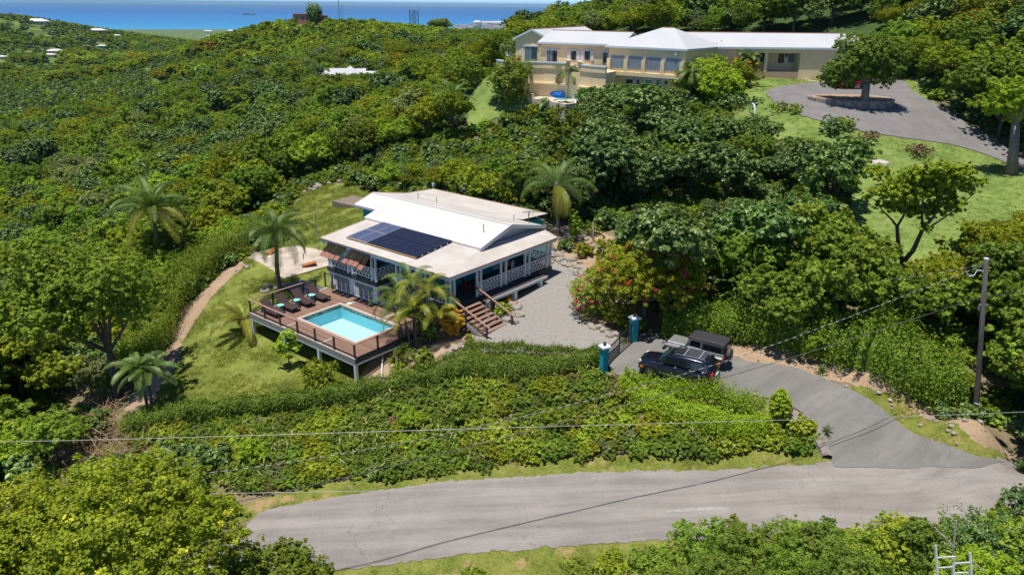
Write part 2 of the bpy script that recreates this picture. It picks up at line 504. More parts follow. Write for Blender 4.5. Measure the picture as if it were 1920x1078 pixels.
def patch(name, pts, off, mat, res, rough=0.0, sm=True, label=None, kind='structure', edge=0.0, sub=6):
    P = wpoly(pts)
    if sm: P = smooth_loop(P, sub)
    if rough > 0:
        Q = []
        for i in range(len(P)):
            a, b = P[i], P[(i + 1) % len(P)]
            m = max(1, int(np.hypot(*(b - a)) / (res * 0.7)))
            for s in range(m):
                q = a + (b - a) * s / m
                Q.append(q + RNG.normal(0, rough, 2))
        P = Q
    if name in POLY: POLY[name + '_1'] = POLY[name]
    POLY[name] = [np.array(p) for p in P]
    A = np.array(P)
    xs = np.arange(A[:, 0].min(), A[:, 0].max(), res)
    ys = np.arange(A[:, 1].min(), A[:, 1].max(), res)
    gx, gy = np.meshgrid(xs, ys)
    gx[::2] += res / 2
    gx, gy = gx.ravel(), gy.ravel()
    k_ = inpoly(P, gx, gy)
    gx, gy = gx[k_], gy[k_]
    n = len(P)
    vs = [Vector((float(p[0]), float(p[1]))) for p in P] + [Vector((float(a), float(b))) for a, b in zip(gx, gy)]
    r = delaunay_2d_cdt(vs, [], [list(range(n))], 1, 1e-4)
    V = np.array([(v.x, v.y) for v in r[0]])
    Z = Hv(V[:, 0], V[:, 1]) + off
    F = np.array([f for f in r[2] if len(f) == 3])
    V3 = np.c_[V, Z]
    # faces up
    a, b, c = V3[F[:, 0]], V3[F[:, 1]], V3[F[:, 2]]
    flip = ((b - a)[:, 0] * (c - a)[:, 1] - (b - a)[:, 1] * (c - a)[:, 0]) < 0
    F[flip] = F[flip][:, ::-1]
    me = np_mesh(name, V3, F, mat, smooth=True)
    o = link(name, me)
    tag(o, label, kind=kind)
    if edge > 0:
        m = o.modifiers.new('solid', 'SOLIDIFY'); m.thickness = edge; m.offset = -1
    return o
def grass_mat(name, lo, mid, hi, dry, dryth=0.62, sc=0.5):
    k = NT(name)
    n = k.noise(sc, 6, 0.68)
    n2 = k.noise(sc * 14, 4, 0.7)
    mix = k.math('ADD', k.math('MULTIPLY', n, 0.5), k.math('MULTIPLY', n2, 0.5))
    c = k.ramp(mix, [(0.40, tuple(q * .8 for q in lo)), (0.5, mid), (0.60, tuple(q * 1.12 for q in hi))])
    c = k.mix(k.ramp(k.noise(sc * 5, 5, 0.75), [(0.52, 0.0), (0.68, 0.5)]), c, tuple(.6 * a + .4 * b for a, b in zip(hi, dry)))
    d = k.ramp(k.noise(sc * 0.9, 7, 0.75), [(dryth, 0.0), (dryth + 0.08, 1.0)])
    c = k.mix(d, c, dry)
    k.bsdf(c, 0.9, spec=0.15, bump=k.noise(sc * 60, 3, 0.7), bstr=0.6, bdist=0.04)
    return k.m
M_LAWN = grass_mat('garden_lawn_grass', (0.12, 0.15, 0.024), (0.17, 0.205, 0.034), (0.225, 0.24, 0.055), (0.30, 0.23, 0.12), 0.63, 0.45)
M_LAWN2 = grass_mat('villa_lawn_grass', (0.12, 0.185, 0.038), (0.17, 0.245, 0.055), (0.225, 0.275, 0.075), (0.30, 0.26, 0.13), 0.64, 0.3)
M_VERGE = grass_mat('verge_grass', (0.10, 0.13, 0.018), (0.16, 0.19, 0.03), (0.23, 0.23, 0.06), (0.36, 0.25, 0.12), 0.55, 0.7)
def asphalt(name, a, b, ang, streak=True, crack=0.0):
    k = NT(name)
    n = k.noise(0.5, 6, 0.6)
    s = k.noise(1.3, 5, 0.65, stretch=(14, 1, 1, ang))
    f = k.math('ADD', k.math('MULTIPLY', n, 0.35), k.math('MULTIPLY', s, 0.65)) if streak else n
    c = k.ramp(f, [(0.38, a), (0.5, tuple((x + y) / 2 for x, y in zip(a, b))), (0.62, b)])
    g = k.noise(38.0, 3, 0.8)
    c = k.mix(k.ramp(g, [(0.35, 0.0), (0.7, 0.55)]), c, tuple(min(1, x * 1.5) for x in b))
    c = k.mix(k.ramp(g, [(0.30, 0.5), (0.45, 0.0)]), c, tuple(x * 0.5 for x in a))
    if crack > 0:
        v = k.n('ShaderNodeTexVoronoi'); v.feature = 'DISTANCE_TO_EDGE'; v.inputs['Scale'].default_value = 0.7
        mv = k.n('ShaderNodeVectorMath', operation='ADD')
        k.l(k.pos(), mv.inputs[0])
        nn = k.n('ShaderNodeTexNoise'); nn.inputs['Scale'].default_value = 1.2; k.l(k.pos(), nn.inputs['Vector'])
        k.l(nn.outputs[1], mv.inputs[1]); k.l(mv.outputs[0], v.inputs['Vector'])
        ck = k.ramp(v.outputs[0], [(0.0, crack), (0.012, 0.0)])
        ck = k.math('MULTIPLY', ck, k.ramp(k.noise(0.25, 3, 0.5), [(0.45, 0.0), (0.6, 1.0)]))
        c = k.mix(ck, c, (0.05, 0.045, 0.04))
    k.bsdf(c, 0.93, spec=0.2, bump=g, bstr=0.35, bdist=0.015)
    return k.m
M_ROAD = asphalt('old_road_asphalt', (0.15, 0.135, 0.120), (0.295, 0.267, 0.243), radians(3), True, 0.45)
M_DRIVE = asphalt('drive_asphalt', (0.125, 0.12, 0.11), (0.21, 0.20, 0.185), radians(35), True)
M_VDRIVE = asphalt('villa_drive_asphalt', (0.145, 0.135, 0.13), (0.20, 0.187, 0.18), 0, False)
k = NT('crushed_gravel')
_g = k.noise(22.0, 4, 0.85); _g2 = k.noise(0.6, 5, 0.6)
_gc = k.ramp(_g, [(0.32, (0.14, 0.132, 0.122)), (0.5, (0.29, 0.275, 0.255)), (0.68, (0.50, 0.475, 0.44))])
_g3 = k.noise(5.0, 5, 0.8)
_gc = k.mix(k.ramp(_g3, [(0.35, 0.55), (0.5, 0.0)]), _gc, (0.16, 0.15, 0.14))
_gc = k.mix(k.ramp(_g3, [(0.55, 0.0), (0.75, 0.6)]), _gc, (0.46, 0.43, 0.38))
_gc = k.mix(k.ramp(_g2, [(0.4, 0.0), (0.75, 0.55)]), _gc, (0.33, 0.27, 0.21))
k.bsdf(_gc, 0.95, bump=_g, bstr=0.8, bdist=0.03)
M_GRAVEL = k.m
k = NT('dry_dirt_with_stones')
_g = k.noise(14.0, 5, 0.8); _g2 = k.noise(1.1, 5, 0.65)
_gc = k.ramp(_g, [(0.30, (0.20, 0.125, 0.075)), (0.5, (0.40, 0.28, 0.18)), (0.66, (0.56, 0.44, 0.32))])
_gc = k.mix(k.ramp(_g2, [(0.40, 0.0), (0.7, 0.55)]), _gc, (0.27, 0.175, 0.105))
k.bsdf(_gc, 0.95, bump=_g, bstr=0.8, bdist=0.04)
M_DIRT = k.m
M_CONC = None
k = NT('weathered_concrete')
_g = k.noise(0.8, 7, 0.65); _g2 = k.noise(10.0, 3, 0.7)
_gc = k.ramp(_g, [(0.3, (0.33, 0.27, 0.21)), (0.52, (0.50, 0.42, 0.34)), (0.72, (0.60, 0.54, 0.45))])
k.bsdf(k.mix(k.ramp(_g2, [(0.3, 0.25), (0.5, 0.0)]), _gc, (0.25, 0.2, 0.15)), 0.9, bump=_g2, bstr=0.2, bdist=0.01)
M_CONC = k.m

patch('dirt_bank', [(1330, 640), (1400, 630), (1480, 640), (1560, 655), (1650, 685), (1740, 735), (1830, 790), (1960, 860), (1960, 905), (1880, 880), (1780, 830), (1650, 760), (1560, 715), (1450, 690), (1380, 672), (1340, 665)],
      0.02, M_DIRT, 0.3, 0.05, label='dry stony dirt bank beside the drive')
patch('verge', [(430, 992), (456, 950), (560, 915), (700, 893), (850, 876), (1000, 862), (1200, 852), (1400, 838), (1480, 832), (1530, 838), (1560, 870), (1560, 884), (1300, 888), (1000, 900), (800, 922), (600, 945), (470, 975)],
      0.02, M_VERGE, 0.25, 0.05, label='strip of dry verge grass along the road')
patch('verge', [(1600, 722), (1650, 732), (1700, 752), (1760, 790), (1830, 830), (1900, 862), (1860, 872), (1780, 850), (1700, 815), (1640, 775), (1605, 745)],
      0.03, M_VERGE, 0.25, 0.06, label='patch of verge grass beside the drive')
patch('verge', [(520, 1095), (640, 1062), (800, 1042), (1000, 1022), (1300, 1008), (1700, 1000), (1700, 1060), (1300, 1090), (900, 1110), (600, 1130)],
      0.02, M_VERGE, 0.25, 0.05, label='strip of verge grass below the road')
patch('road', [(150, 1085), (420, 1015), (500, 958), (650, 930), (800, 908), (1000, 893), (1200, 884), (1400, 878), (1500, 873), (1560, 866), (1650, 866), (1750, 867), (1850, 867), (1910, 868), (2050, 866), (2300, 860), (2500, 960), (2150, 970), (1900, 985), (1700, 996), (1300, 1012), (1000, 1030), (800, 1048), (620, 1070), (400, 1110), (200, 1150)],
      0.045, M_ROAD, 0.3, 0.06, label='worn grey asphalt road')
patch('driveway', [(1140, 664), (1200, 640), (1260, 622), (1340, 650), (1400, 678), (1500, 693), (1590, 730), (1680, 790), (1780, 838), (1840, 858), (1885, 869), (1840, 877), (1790, 878), (1720, 878), (1650, 878), (1600, 878), (1568, 877), (1559, 864), (1556, 845), (1530, 800), (1480, 762), (1410, 742), (1330, 735), (1200, 712), (1150, 700)],
      0.07, M_DRIVE, 0.25, 0.015, label='dark asphalt driveway from the road up to the gate')
patch('road_scuff', [(1252, 958), (1300, 954), (1345, 952), (1374, 955), (1345, 957), (1290, 961), (1255, 961)], .055, plain('pale_scuffed_surface', (0.36, 0.335, 0.31), .9, var=.35, scale=6), .1, .02, label='pale scuffed streak on the road')
patch('gravel_court', [(1150, 672), (1060, 668), (960, 662), (880, 660), (872, 640), (905, 600), (900, 585), (960, 560), (1010, 525), (1040, 490), (1050, 482), (1085, 505), (1072, 540), (1080, 585), (1110, 615), (1160, 635), (1165, 655)],
      0.05, M_GRAVEL, 0.25, 0.04, label='grey gravel court in front of the bungalow')
patch('garden_lawn', [(310, 800), (285, 740), (310, 680), (345, 620), (385, 560), (430, 510), (470, 485), (540, 440), (545, 390), (590, 352), (640, 345), (700, 362), (760, 380), (720, 420), (650, 460), (620, 500), (640, 560), (700, 600), (720, 640), (700, 700), (700, 745), (600, 762), (450, 780), (380, 790)],
      0.03, M_LAWN, 0.3, 0.03, label='mown garden lawn round the pool deck')
patch('garden_path', [(235, 790), (245, 750), (290, 690), (320, 620), (360, 560), (410, 512), (445, 492), (458, 500), (425, 530), (385, 575), (350, 630), (328, 690), (300, 730), (290, 760), (300, 795)],
      0.055, M_DIRT, 0.25, 0.05, label='bare earth path along the edge of the lawn')
patch('garden_bed', [(690, 728), (680, 700), (720, 655), (775, 625), (800, 600), (870, 590), (880, 615), (868, 645), (830, 665), (790, 690), (740, 730)],
      0.05, M_DIRT, 0.25, 0.05, label='dry earth bed beside the pool deck')
patch('garden_bed', [(1045, 478), (1035, 430), (1080, 425), (1140, 440), (1180, 480), (1170, 560), (1180, 620), (1150, 632), (1100, 612), (1078, 580), (1075, 545), (1085, 508)],
      0.03, M_DIRT, 0.25, 0.05, label='stony planting bed beside the gravel court')
patch('concrete_pad', [(447, 482), (530, 524), (622, 497), (640, 480), (560, 462)], 0.07, M_CONC, 0.4, 0, False, edge=0.12, label='weathered concrete slab on the lawn beside the bungalow')
patch('villa_lawn', [(1380, 128), (1430, 128), (1540, 140), (1560, 160), (1700, 150), (1760, 200), (1860, 262), (1960, 330), (1960, 420), (1830, 440), (1800, 500), (1740, 530), (1640, 520), (1600, 470), (1570, 400), (1600, 330), (1560, 290), (1480, 270), (1420, 262), (1370, 200)],
      0.10, M_LAWN2, 0.8, 0.08, label='wide sloping lawn in front of the villa')
patch('villa_drive', [(1436, 178), (1450, 168), (1500, 160), (1560, 152), (1640, 148), (1690, 152), (1720, 180), (1790, 220), (1880, 275), (1960, 325), (1960, 350), (1880, 305), (1800, 278), (1700, 262), (1600, 245), (1520, 225), (1460, 198)],
      0.17, M_VDRIVE, 0.6, 0.04, label='grey asphalt turning circle and drive of the villa')
patch('villa_slope_lawn', [(880, 175), (900, 150), (935, 132), (990, 140), (1060, 158), (1055, 175), (990, 205), (930, 222), (900, 240), (860, 245), (880, 210)],
      0.10, M_LAWN2, 0.7, 0.05, label='steep grass slope below the villa terrace')
# ------------------------------------------------------------------ the bungalow (local frame: x = along the right side, y = along the pool side)
HAZ = radians(39.2)
HROT = pi / 2 - HAZ
_o = at(845, 577, 1.3)
HO = (_o[0], _o[1], 0.0)
def hw(u_, v_, z=0.0):
    return (HO[0] + u_ * sin(HAZ) - v_ * cos(HAZ), HO[1] + u_ * cos(HAZ) + v_ * sin(HAZ), z)

k = NT('white_roof_coating')
_n = k.noise(0.5, 6, 0.65, k.obj()); _n2 = k.noise(3.0, 5, 0.7, k.obj(), stretch=(0.35, 3, 1))
_c = k.ramp(_n, [(0.35, (0.47, 0.42, 0.375)), (0.6, (0.555, 0.515, 0.47))])
_c = k.mix(k.ramp(_n2, [(0.55, 0.0), (0.8, 0.35)]), _c, (0.42, 0.35, 0.29))
k.bsdf(_c, 0.8, bump=k.noise(30, 3, 0.6, k.obj()), bstr=0.15, bdist=0.01)
M_ROOFW = k.m
k = NT('brighter_roof_coating')
_n = k.noise(0.6, 6, 0.65, k.obj())
k.bsdf(k.ramp(_n, [(0.35, (0.56, 0.535, 0.51)), (0.6, (0.61, 0.59, 0.565))]), 0.8, bump=k.noise(30, 3, 0.6, k.obj()), bstr=0.15, bdist=0.01)
M_ROOFB = k.m
M_WHITE = plain('white_paint', (0.68, 0.71, 0.73), 0.55, var=0.06)
M_TRIMB = plain('pale_blue_white_trim', (0.58, 0.68, 0.74), 0.6, var=0.08)
M_EDGE = plain('rusty_drip_edge', (0.46, 0.31, 0.20), 0.8, var=0.3, scale=6)
M_TEAL = plain('teal_wall_paint', (0.016, 0.36, 0.42), 0.75, var=0.1)
M_TEALD = plain('deep_teal_paint', (0.010, 0.27, 0.36), 0.6, var=0.1)
M_FLOORD = plain('dark_porch_floor', (0.06, 0.065, 0.068), 0.7, var=0.2)
M_SKIRT = plain('dark_green_grey_fascia', (0.045, 0.06, 0.06), 0.75, var=0.15)
M_DARKWOOD = plain('dark_composite_post', (0.075, 0.065, 0.062), 0.65, var=0.15)
M_SOFFIT = plain('soffit_boards', (0.30, 0.31, 0.31), 0.8)
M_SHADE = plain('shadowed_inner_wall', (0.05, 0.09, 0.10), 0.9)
k = NT('brown_deck_board')
_n = k.noise(2.0, 5, 0.7, k.obj(), stretch=(0.15, 4, 1)); _oi = k.n('ShaderNodeObjectInfo')
_c = k.ramp(_n, [(0.3, (0.20, 0.115, 0.080)), (0.7, (0.30, 0.18, 0.13))])
_c = k.mix(0.55, _c, k.ramp(_oi.outputs['Random'], [(0.0, (0.18, 0.10, 0.072)), (1.0, (0.34, 0.21, 0.155))]))
k.bsdf(_c, 0.75, bump=k.noise(40, 2, 0.5, k.obj()), bstr=0.15)
M_BOARD = k.m
M_HRAIL = plain('brown_handrail', (0.36, 0.21, 0.15), 0.6, var=0.15)
M_GREYBEAM = plain('weathered_grey_beam', (0.30, 0.30, 0.285), 0.85, var=0.2)
M_STRIP = plain('pale_deck_strip', (0.52, 0.49, 0.45), 0.8)
M_METAL = plain('galvanised_metal', (0.42, 0.43, 0.44), 0.45, metal=0.6)
M_BLACK = plain('black_metal', (0.02, 0.02, 0.022), 0.45)
M_GLASSD = NT('dark_window_glass'); M_GLASSD.bsdf((0.02, 0.035, 0.045), 0.06, spec=0.6); M_GLASSD = M_GLASSD.m

house = empty('bungalow', HO, HROT, 'white-roofed turquoise bungalow with a wraparound porch beside the pool deck', 'house')
def hb(name, m, mat, parent=None, smooth=False): return m.build(name, mat, parent or house, smooth)

# roofs
EZ = 3.58
E0u, E1u, E0v, E1v = -.35, 11.45, -.30, 13.15
r = hb('roof', MB().slab([(E0u, E0v, EZ), (E0u, E1v, EZ), (4.5, E1v, 4.08), (4.5, 1.36, 4.08)], .10)
       .slab([(E0u, E0v, EZ), (4.5, 1.36, 4.08), (E1u, 1.36, 4.06), (E1u, E0v, EZ)], .10), M_ROOFW)
tag(r, 'low cream porch roof')
r2_ = hb('roof', MB().slab([(4.12, .93, 4.20), (4.12, 13.35, 4.20), (5.35, 13.35, 4.562), (5.35, 16.1, 4.562), (7.45, 16.1, 5.18), (7.45, .93, 5.18)], .16), M_ROOFB)
tag(r2_, 'bright white front slope of the upper gable roof')
r3 = hb('roof', MB().slab([(7.45, .93, 5.18), (7.45, 16.1, 5.18), (12.40, 17.4, 4.02), (12.40, 4.0, 4.02), (11.6, 4.0, 4.21), (11.6, .93, 4.21)], .16), M_ROOFW)
r4 = hb('roof', MB().slab([(12.15, 4.0, 4.0), (12.15, 17.45, 4.0), (15.9, 17.45, 3.78), (15.9, 4.0, 3.78)], .22), M_ROOFW)
tag(r4, 'flat rear wing roof')
for a in [((E0u, E0v), (E0u, E1v), EZ), ((E0u, E0v), (E1u, E0v), EZ)]:
    (u0, v0), (u1, v1), z = a
    su, sv = (-.012, 0) if u0 == u1 else (0, -.012)
    hb('drip_edge', MB().beam((u0 + su, v0 + sv * 1, z - .02), (u1 + su, v1 + sv, z - .02), .03, .07), M_EDGE)
    hb('fascia', MB().beam((u0 + .06, v0 + .06, z - .20), (u1 + (.06 if u0 == u1 else -.05), v1 + (.06 if u0 != u1 else -.05), z - .20), .04, .20), M_TRIMB)
for a, b in [((E0u, E1v - .03, EZ + .015), (4.3, E1v - .03, 4.07)), ((5.35, 16.07, 4.58), (7.45, 16.07, 5.20)), ((7.45, 16.07, 5.2), (12.4, 17.36, 4.04)), ((E1u - .03, E0v, EZ + .015), (E1u - .03, 1.3, 4.07)),
             ((15.86, 4.0, 3.80), (15.86, 17.4, 3.80)), ((12.5, 17.42, 4.0), (15.9, 17.42, 3.8))]:
    hb('drip_edge', MB().beam(a, b, .07, .03), M_EDGE)
hb('gable_trim', MB().beam((4.12, .95, 4.12), (7.45, .95, 5.10), .05, .26).beam((7.45, .95, 5.10), (11.6, .95, 4.13), .05, .26), M_WHITE)
hb('gable_wall', MB().slab([(4.9, 1.62, 4.0), (10.9, 1.62, 4.0), (10.9, 1.62, 4.12), (7.45, 1.62, 4.98), (4.9, 1.62, 4.22)], .08, up=(0, -1, 0)), M_WHITE)
hb('gable_soffit', MB().slab([(4.3, 1.0, 4.08), (4.3, 1.55, 4.08), (7.45, 1.55, 5.0), (7.45, 1.0, 5.0)], .04).slab([(11.3, 1.0, 4.1), (11.3, 1.55, 4.1), (7.45, 1.55, 5.0), (7.45, 1.0, 5.0)], .04), M_SOFFIT)
hb('fascia', MB().beam((12.2, 3.97, 3.86), (15.9, 3.97, 3.66), .05, .26), M_SKIRT)
hb('fascia', MB().beam((5.40, 13.2, 4.43), (5.40, 16.05, 4.43), .05, .24), M_TRIMB)
hb('ridge_seam', MB().beam((7.45, 1.0, 5.185), (7.45, 16.0, 5.185), .22, .02), M_ROOFB)
hb('roof_step', MB().beam((12.18, 4.1, 4.03), (12.18, 17.3, 4.03), .12, .07), M_ROOFB)
# walls under the roofs
hb('porch_ceiling', MB().box(-.2, 11.3, -.2, 13.0, 3.40, 3.44), M_SOFFIT)
w = MB()
w.box(2.6, 2.75, 2.6, 13.0, 1.3, 3.40).box(2.6, 9.0, 2.6, 2.75, 1.3, 3.40).box(8.85, 9.0, 2.75, 4.2, 1.3, 3.4)
w.box(2.75, 12.0, 12.9, 13.0, 1.3, 3.6).box(5.9, 6.0, 13.0, 15.6, -.3, 4.4).box(6.0, 12.2, 15.5, 15.6, -.3, 4.1)
w.box(12.2, 15.5, 4.2, 4.3, .5, 3.75).box(12.2, 15.5, 17.1, 17.2, 0, 3.75).box(15.4, 15.5, 4.3, 17.1, 0, 3.6).box(9.0, 12.2, 4.1, 4.2, .5, 3.9)
hb('wall', w, M_TEAL)
# openings of the pool-side wall and of the court-side wall
for v0, v1, z0, z1 in [(11.2, 12.2, 1.35, 3.2), (8.6, 10.4, 1.9, 3.1), (5.4, 6.6, 1.35, 3.2), (3.3, 4.5, 1.9, 3.1)]:
    f = hb('window', MB().box(2.555, 2.60, v0, v1, z0, z1), M_WHITE)
    hb('pane', MB().box(2.53, 2.56, v0 + .07, (v0 + v1) / 2 - .03, z0 + .07, z1 - .07).box(2.53, 2.56, (v0 + v1) / 2 + .03, v1 - .07, z0 + .07, z1 - .07), M_GLASSD, f)
f = hb('door', MB().box(4.5, 5.5, 2.555, 2.60, 1.32, 3.2), M_TEALD); hb('pane', MB().box(4.62, 5.38, 2.53, 2.556, 2.0, 3.1), M_GLASSD, f)
f = hb('window', MB().box(6.0, 7.1, 2.555, 2.60, 1.9, 3.0), M_TEALD); hb('pane', MB().box(6.08, 7.02, 2.53, 2.556, 1.98, 2.92), M_GLASSD, f)
for u0 in (7.3, 7.98):
    s = hb('shutter', MB().box(u0, u0 + .6, 2.54, 2.60, 1.4, 2.9), M_WHITE)
    sl = MB()
    for z in np.arange(1.5, 2.85, .12): sl.box(u0 + .06, u0 + .54, 2.515, 2.541, z, z + .06)
    hb('louvre', sl, M_TRIMB, s)['kind'] = 'stuff'
# floor, skirts and foundation
fl = MB().box(0, 2.6, 0, 5.2, 1.12, 1.30).box(0, 2.6, 7.4, 12.95, 1.12, 1.30).box(2.3, 2.6, 5.2, 7.4, 1.12, 1.30).box(2.6, 11.15, 0, 2.6, 1.12, 1.30)
hb('porch_floor', fl, M_FLOORD)
hb('skirt', MB().box(-.04, 0, 7.36, 12.98, .95, 1.295).box(-.04, 0, -.04, 5.2, .95, 1.295).box(0, 11.17, -.04, 0, .95, 1.295).box(0, 2.3, 7.36, 7.40, .95, 1.295).box(0, 2.5, 12.95, 12.99, .95, 1.295), M_SKIRT)
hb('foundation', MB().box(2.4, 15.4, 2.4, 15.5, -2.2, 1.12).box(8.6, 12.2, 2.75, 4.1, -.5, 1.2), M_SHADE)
# porch piers
for v_ in (.1, 2.5, 4.9):
    hb('pier', MB().cbox((.15, v_, -2.6), .3, .3, 3.72), M_WHITE)
for u_ in (3.0, 5.9, 8.9):
    hb('pier', MB().cbox((u_, -.62, -1.2), .3, .3, 2.2), M_WHITE)
hb('ledge', MB().slab([(2.7, -.78, 1.10), (9.6, -.78, 1.10), (9.6, -.05, 1.12), (2.7, -.05, 1.12)], .06), M_DARKWOOD)
hb('ledge_beam', MB().beam((2.7, -.80, 1.05), (9.6, -.80, 1.02), .05, .20), M_WHITE)

# posts (in pairs), rails with crossed bars, small lattice panels between each pair
PH = 3.42
def hpost(u_, v_, z0=1.3, w_=.13):
    m = MB().cbox((u_, v_, z0), w_, w_, PH - z0)
    m.cbox((u_, v_, 2.24), w_ + .04, w_ + .04, .06).cbox((u_, v_, z0), w_ + .03, w_ + .03, .10)
    return hb('post', m, M_WHITE)
def pv(a, b, t, z): return (a[0] + (b[0] - a[0]) * t, a[1] + (b[1] - a[1]) * t, z)
def rail(a, b, z0=1.3):
    L = hypot(b[0] - a[0], b[1] - a[1])
    o = hb('railing', MB().beam(pv(a, b, 0, z0 + .93), pv(a, b, 1, z0 + .93), .09, .06).beam(pv(a, b, 0, z0 + .14), pv(a, b, 1, z0 + .14), .06, .06), M_WHITE)
    n = max(2, round(L / .36))
    for i in range(n):
        t0, t1 = i / n, (i + 1) / n
        m = MB().beam(pv(a, b, t0, z0 + .17), pv(a, b, t1, z0 + .90), .03, .045).beam(pv(a, b, t1, z0 + .17), pv(a, b, t0, z0 + .90), .03, .045)
        if i: m.beam(pv(a, b, t0, z0 + .17), pv(a, b, t0, z0 + .90), .028, .03)
        hb('crossed_bar', m, M_WHITE, o)
def lat_small(a, b, z0=1.3, h=.95):
    m = MB().beam(pv(a, b, 0, z0 + h), pv(a, b, 1, z0 + h), .08, .05)
    for z in np.arange(z0 + .12, z0 + h - .03, .085): m.beam(pv(a, b, 0, z), pv(a, b, 1, z), .02, .038)
    for t in (.25, .5, .75): m.beam(pv(a, b, t, z0 + .1), pv(a, b, t, z0 + h), .02, .03)
    o = hb('lattice_panel', m, M_WHITE)
    o['kind'] = 'stuff'
pairs_v = [(12.8, 12.5), (10.5, 10.05), (7.85, 7.43), (5.2, 4.78), (2.75, 2.35)]
for a, b in pairs_v:
    hpost(.06, a); hpost(.06, b); lat_small((.06, a), (.06, b))
hpost(.06, .06); hpost(.06, .42); hpost(.42, .06)
lat_small((.06, .06), (.06, .42)); lat_small((.06, .06), (.42, .06))
pairs_u = [(2.67, 3.07), (5.2, 5.74), (7.92, 8.44), (10.6, 11.05)]
for a, b in pairs_u:
    hpost(a, .06); hpost(b, .06); lat_small((a, .06), (b, .06))
for a, b in [(12.45, 10.55), (10.0, 7.9), (4.73, 2.8), (2.3, .47)]: rail((.06, a), (.06, b))
for a, b in [(3.12, 5.15), (5.79, 7.87), (8.49, 10.55)]: rail((a, .06), (b, .06))
rail((.15, 7.42), (2.3, 7.42)); rail((.15, 4.95), (2.2, 4.95)); rail((.1, 12.85), (2.4, 12.85)); rail((11.05, .15), (11.05, 2.4))
hpost(11.05, 2.5); hpost(9.0, 2.55)
hb('post', MB().box(-.1, .14, 6.0, 6.0001, 0, 0) if False else MB().cbox((-.15, 13.0, 3.0), .08, .08, .4), M_TRIMB)

# lattice under the pool-side porch
LZ0, LZ1 = -.44, .93
hb('lattice_frame', MB().box(.06, .14, 12.62, 12.86, LZ0, LZ1).box(.06, .14, 9.9, 10.5, LZ0, LZ1).box(.06, .14, 7.42, 7.82, LZ0, LZ1)
   .box(.065, .135, 7.82, 12.62, LZ1 - .16, LZ1).box(.065, .135, 7.82, 12.62, LZ0, LZ0 + .10).box(.14, .30, 7.42, 7.50, LZ0, LZ1).box(.30, 2.2, 7.43, 7.49, LZ1 - .12, LZ1), M_WHITE)
def lattice(c0, c1, z0, z1, fix, along, step=.15, clip=None):
    m = MB()
    W, Ht = c1 - c0, z1 - z0
    def P(c, z, d): return (fix + d, c, z) if along == 'v' else (c, fix + d, z)
    for sgn, d in ((1, .0), (-1, .022)):
        x = -Ht
        while x < W:
            a0 = max(0, -x); a1 = min(Ht, W - x)
            if a1 > a0 + .02:
                p = (c0 + x + a0, a0) if sgn > 0 else (c1 - x - a0, a0)
                q = (c0 + x + a1, a1) if sgn > 0 else (c1 - x - a1, a1)
                if clip is None or (clip(p[0], p[1]) and clip(q[0], q[1])):
                    m.beam(P(p[0], z0 + p[1], d), P(q[0], z0 + q[1], d), .034, .016, up=(1, 0, 0) if along == 'u' else (0, 1, 0))
            x += step * 1.42
    o = hb('lattice_panel', m, M_WHITE)
    o['kind'] = 'stuff'
lattice(7.82, 9.9, LZ0 + .1, LZ1 - .16, .09, 'v'); lattice(10.5, 12.62, LZ0 + .1, LZ1 - .16, .09, 'v'); lattice(.30, 2.1, LZ0 + .1, LZ1 - .12, 7.45, 'u')
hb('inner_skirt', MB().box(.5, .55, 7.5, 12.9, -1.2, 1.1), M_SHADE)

# steps from the deck up to the porch
st = empty('pool_stairs', hw(0, 6.3, -.45), HROT, 'shaded steps climbing from the pool deck to the porch between its posts', 'stairs')
n = 8
for i in range(n):
    z = 1.75 * (i + 1) / (n + .0) - .02
    if i < n - 1:
        MB().box(.12 + i * .28, .12 + (i + 1) * .28 + .02, -1.05, 1.05, z - .05, z).build('tread', M_FLOORD, st)
        MB().box(.14 + i * .28, .16 + i * .28, -1.03, 1.03, z - .21, z - .052).build('riser', M_GREYBEAM, st)
MB().beam((.1, -1.07, .0), (2.35, -1.07, 1.62), .05, .22).beam((.1, 1.07, .0), (2.35, 1.07, 1.62), .05, .22).build('stringer', M_SKIRT, st)

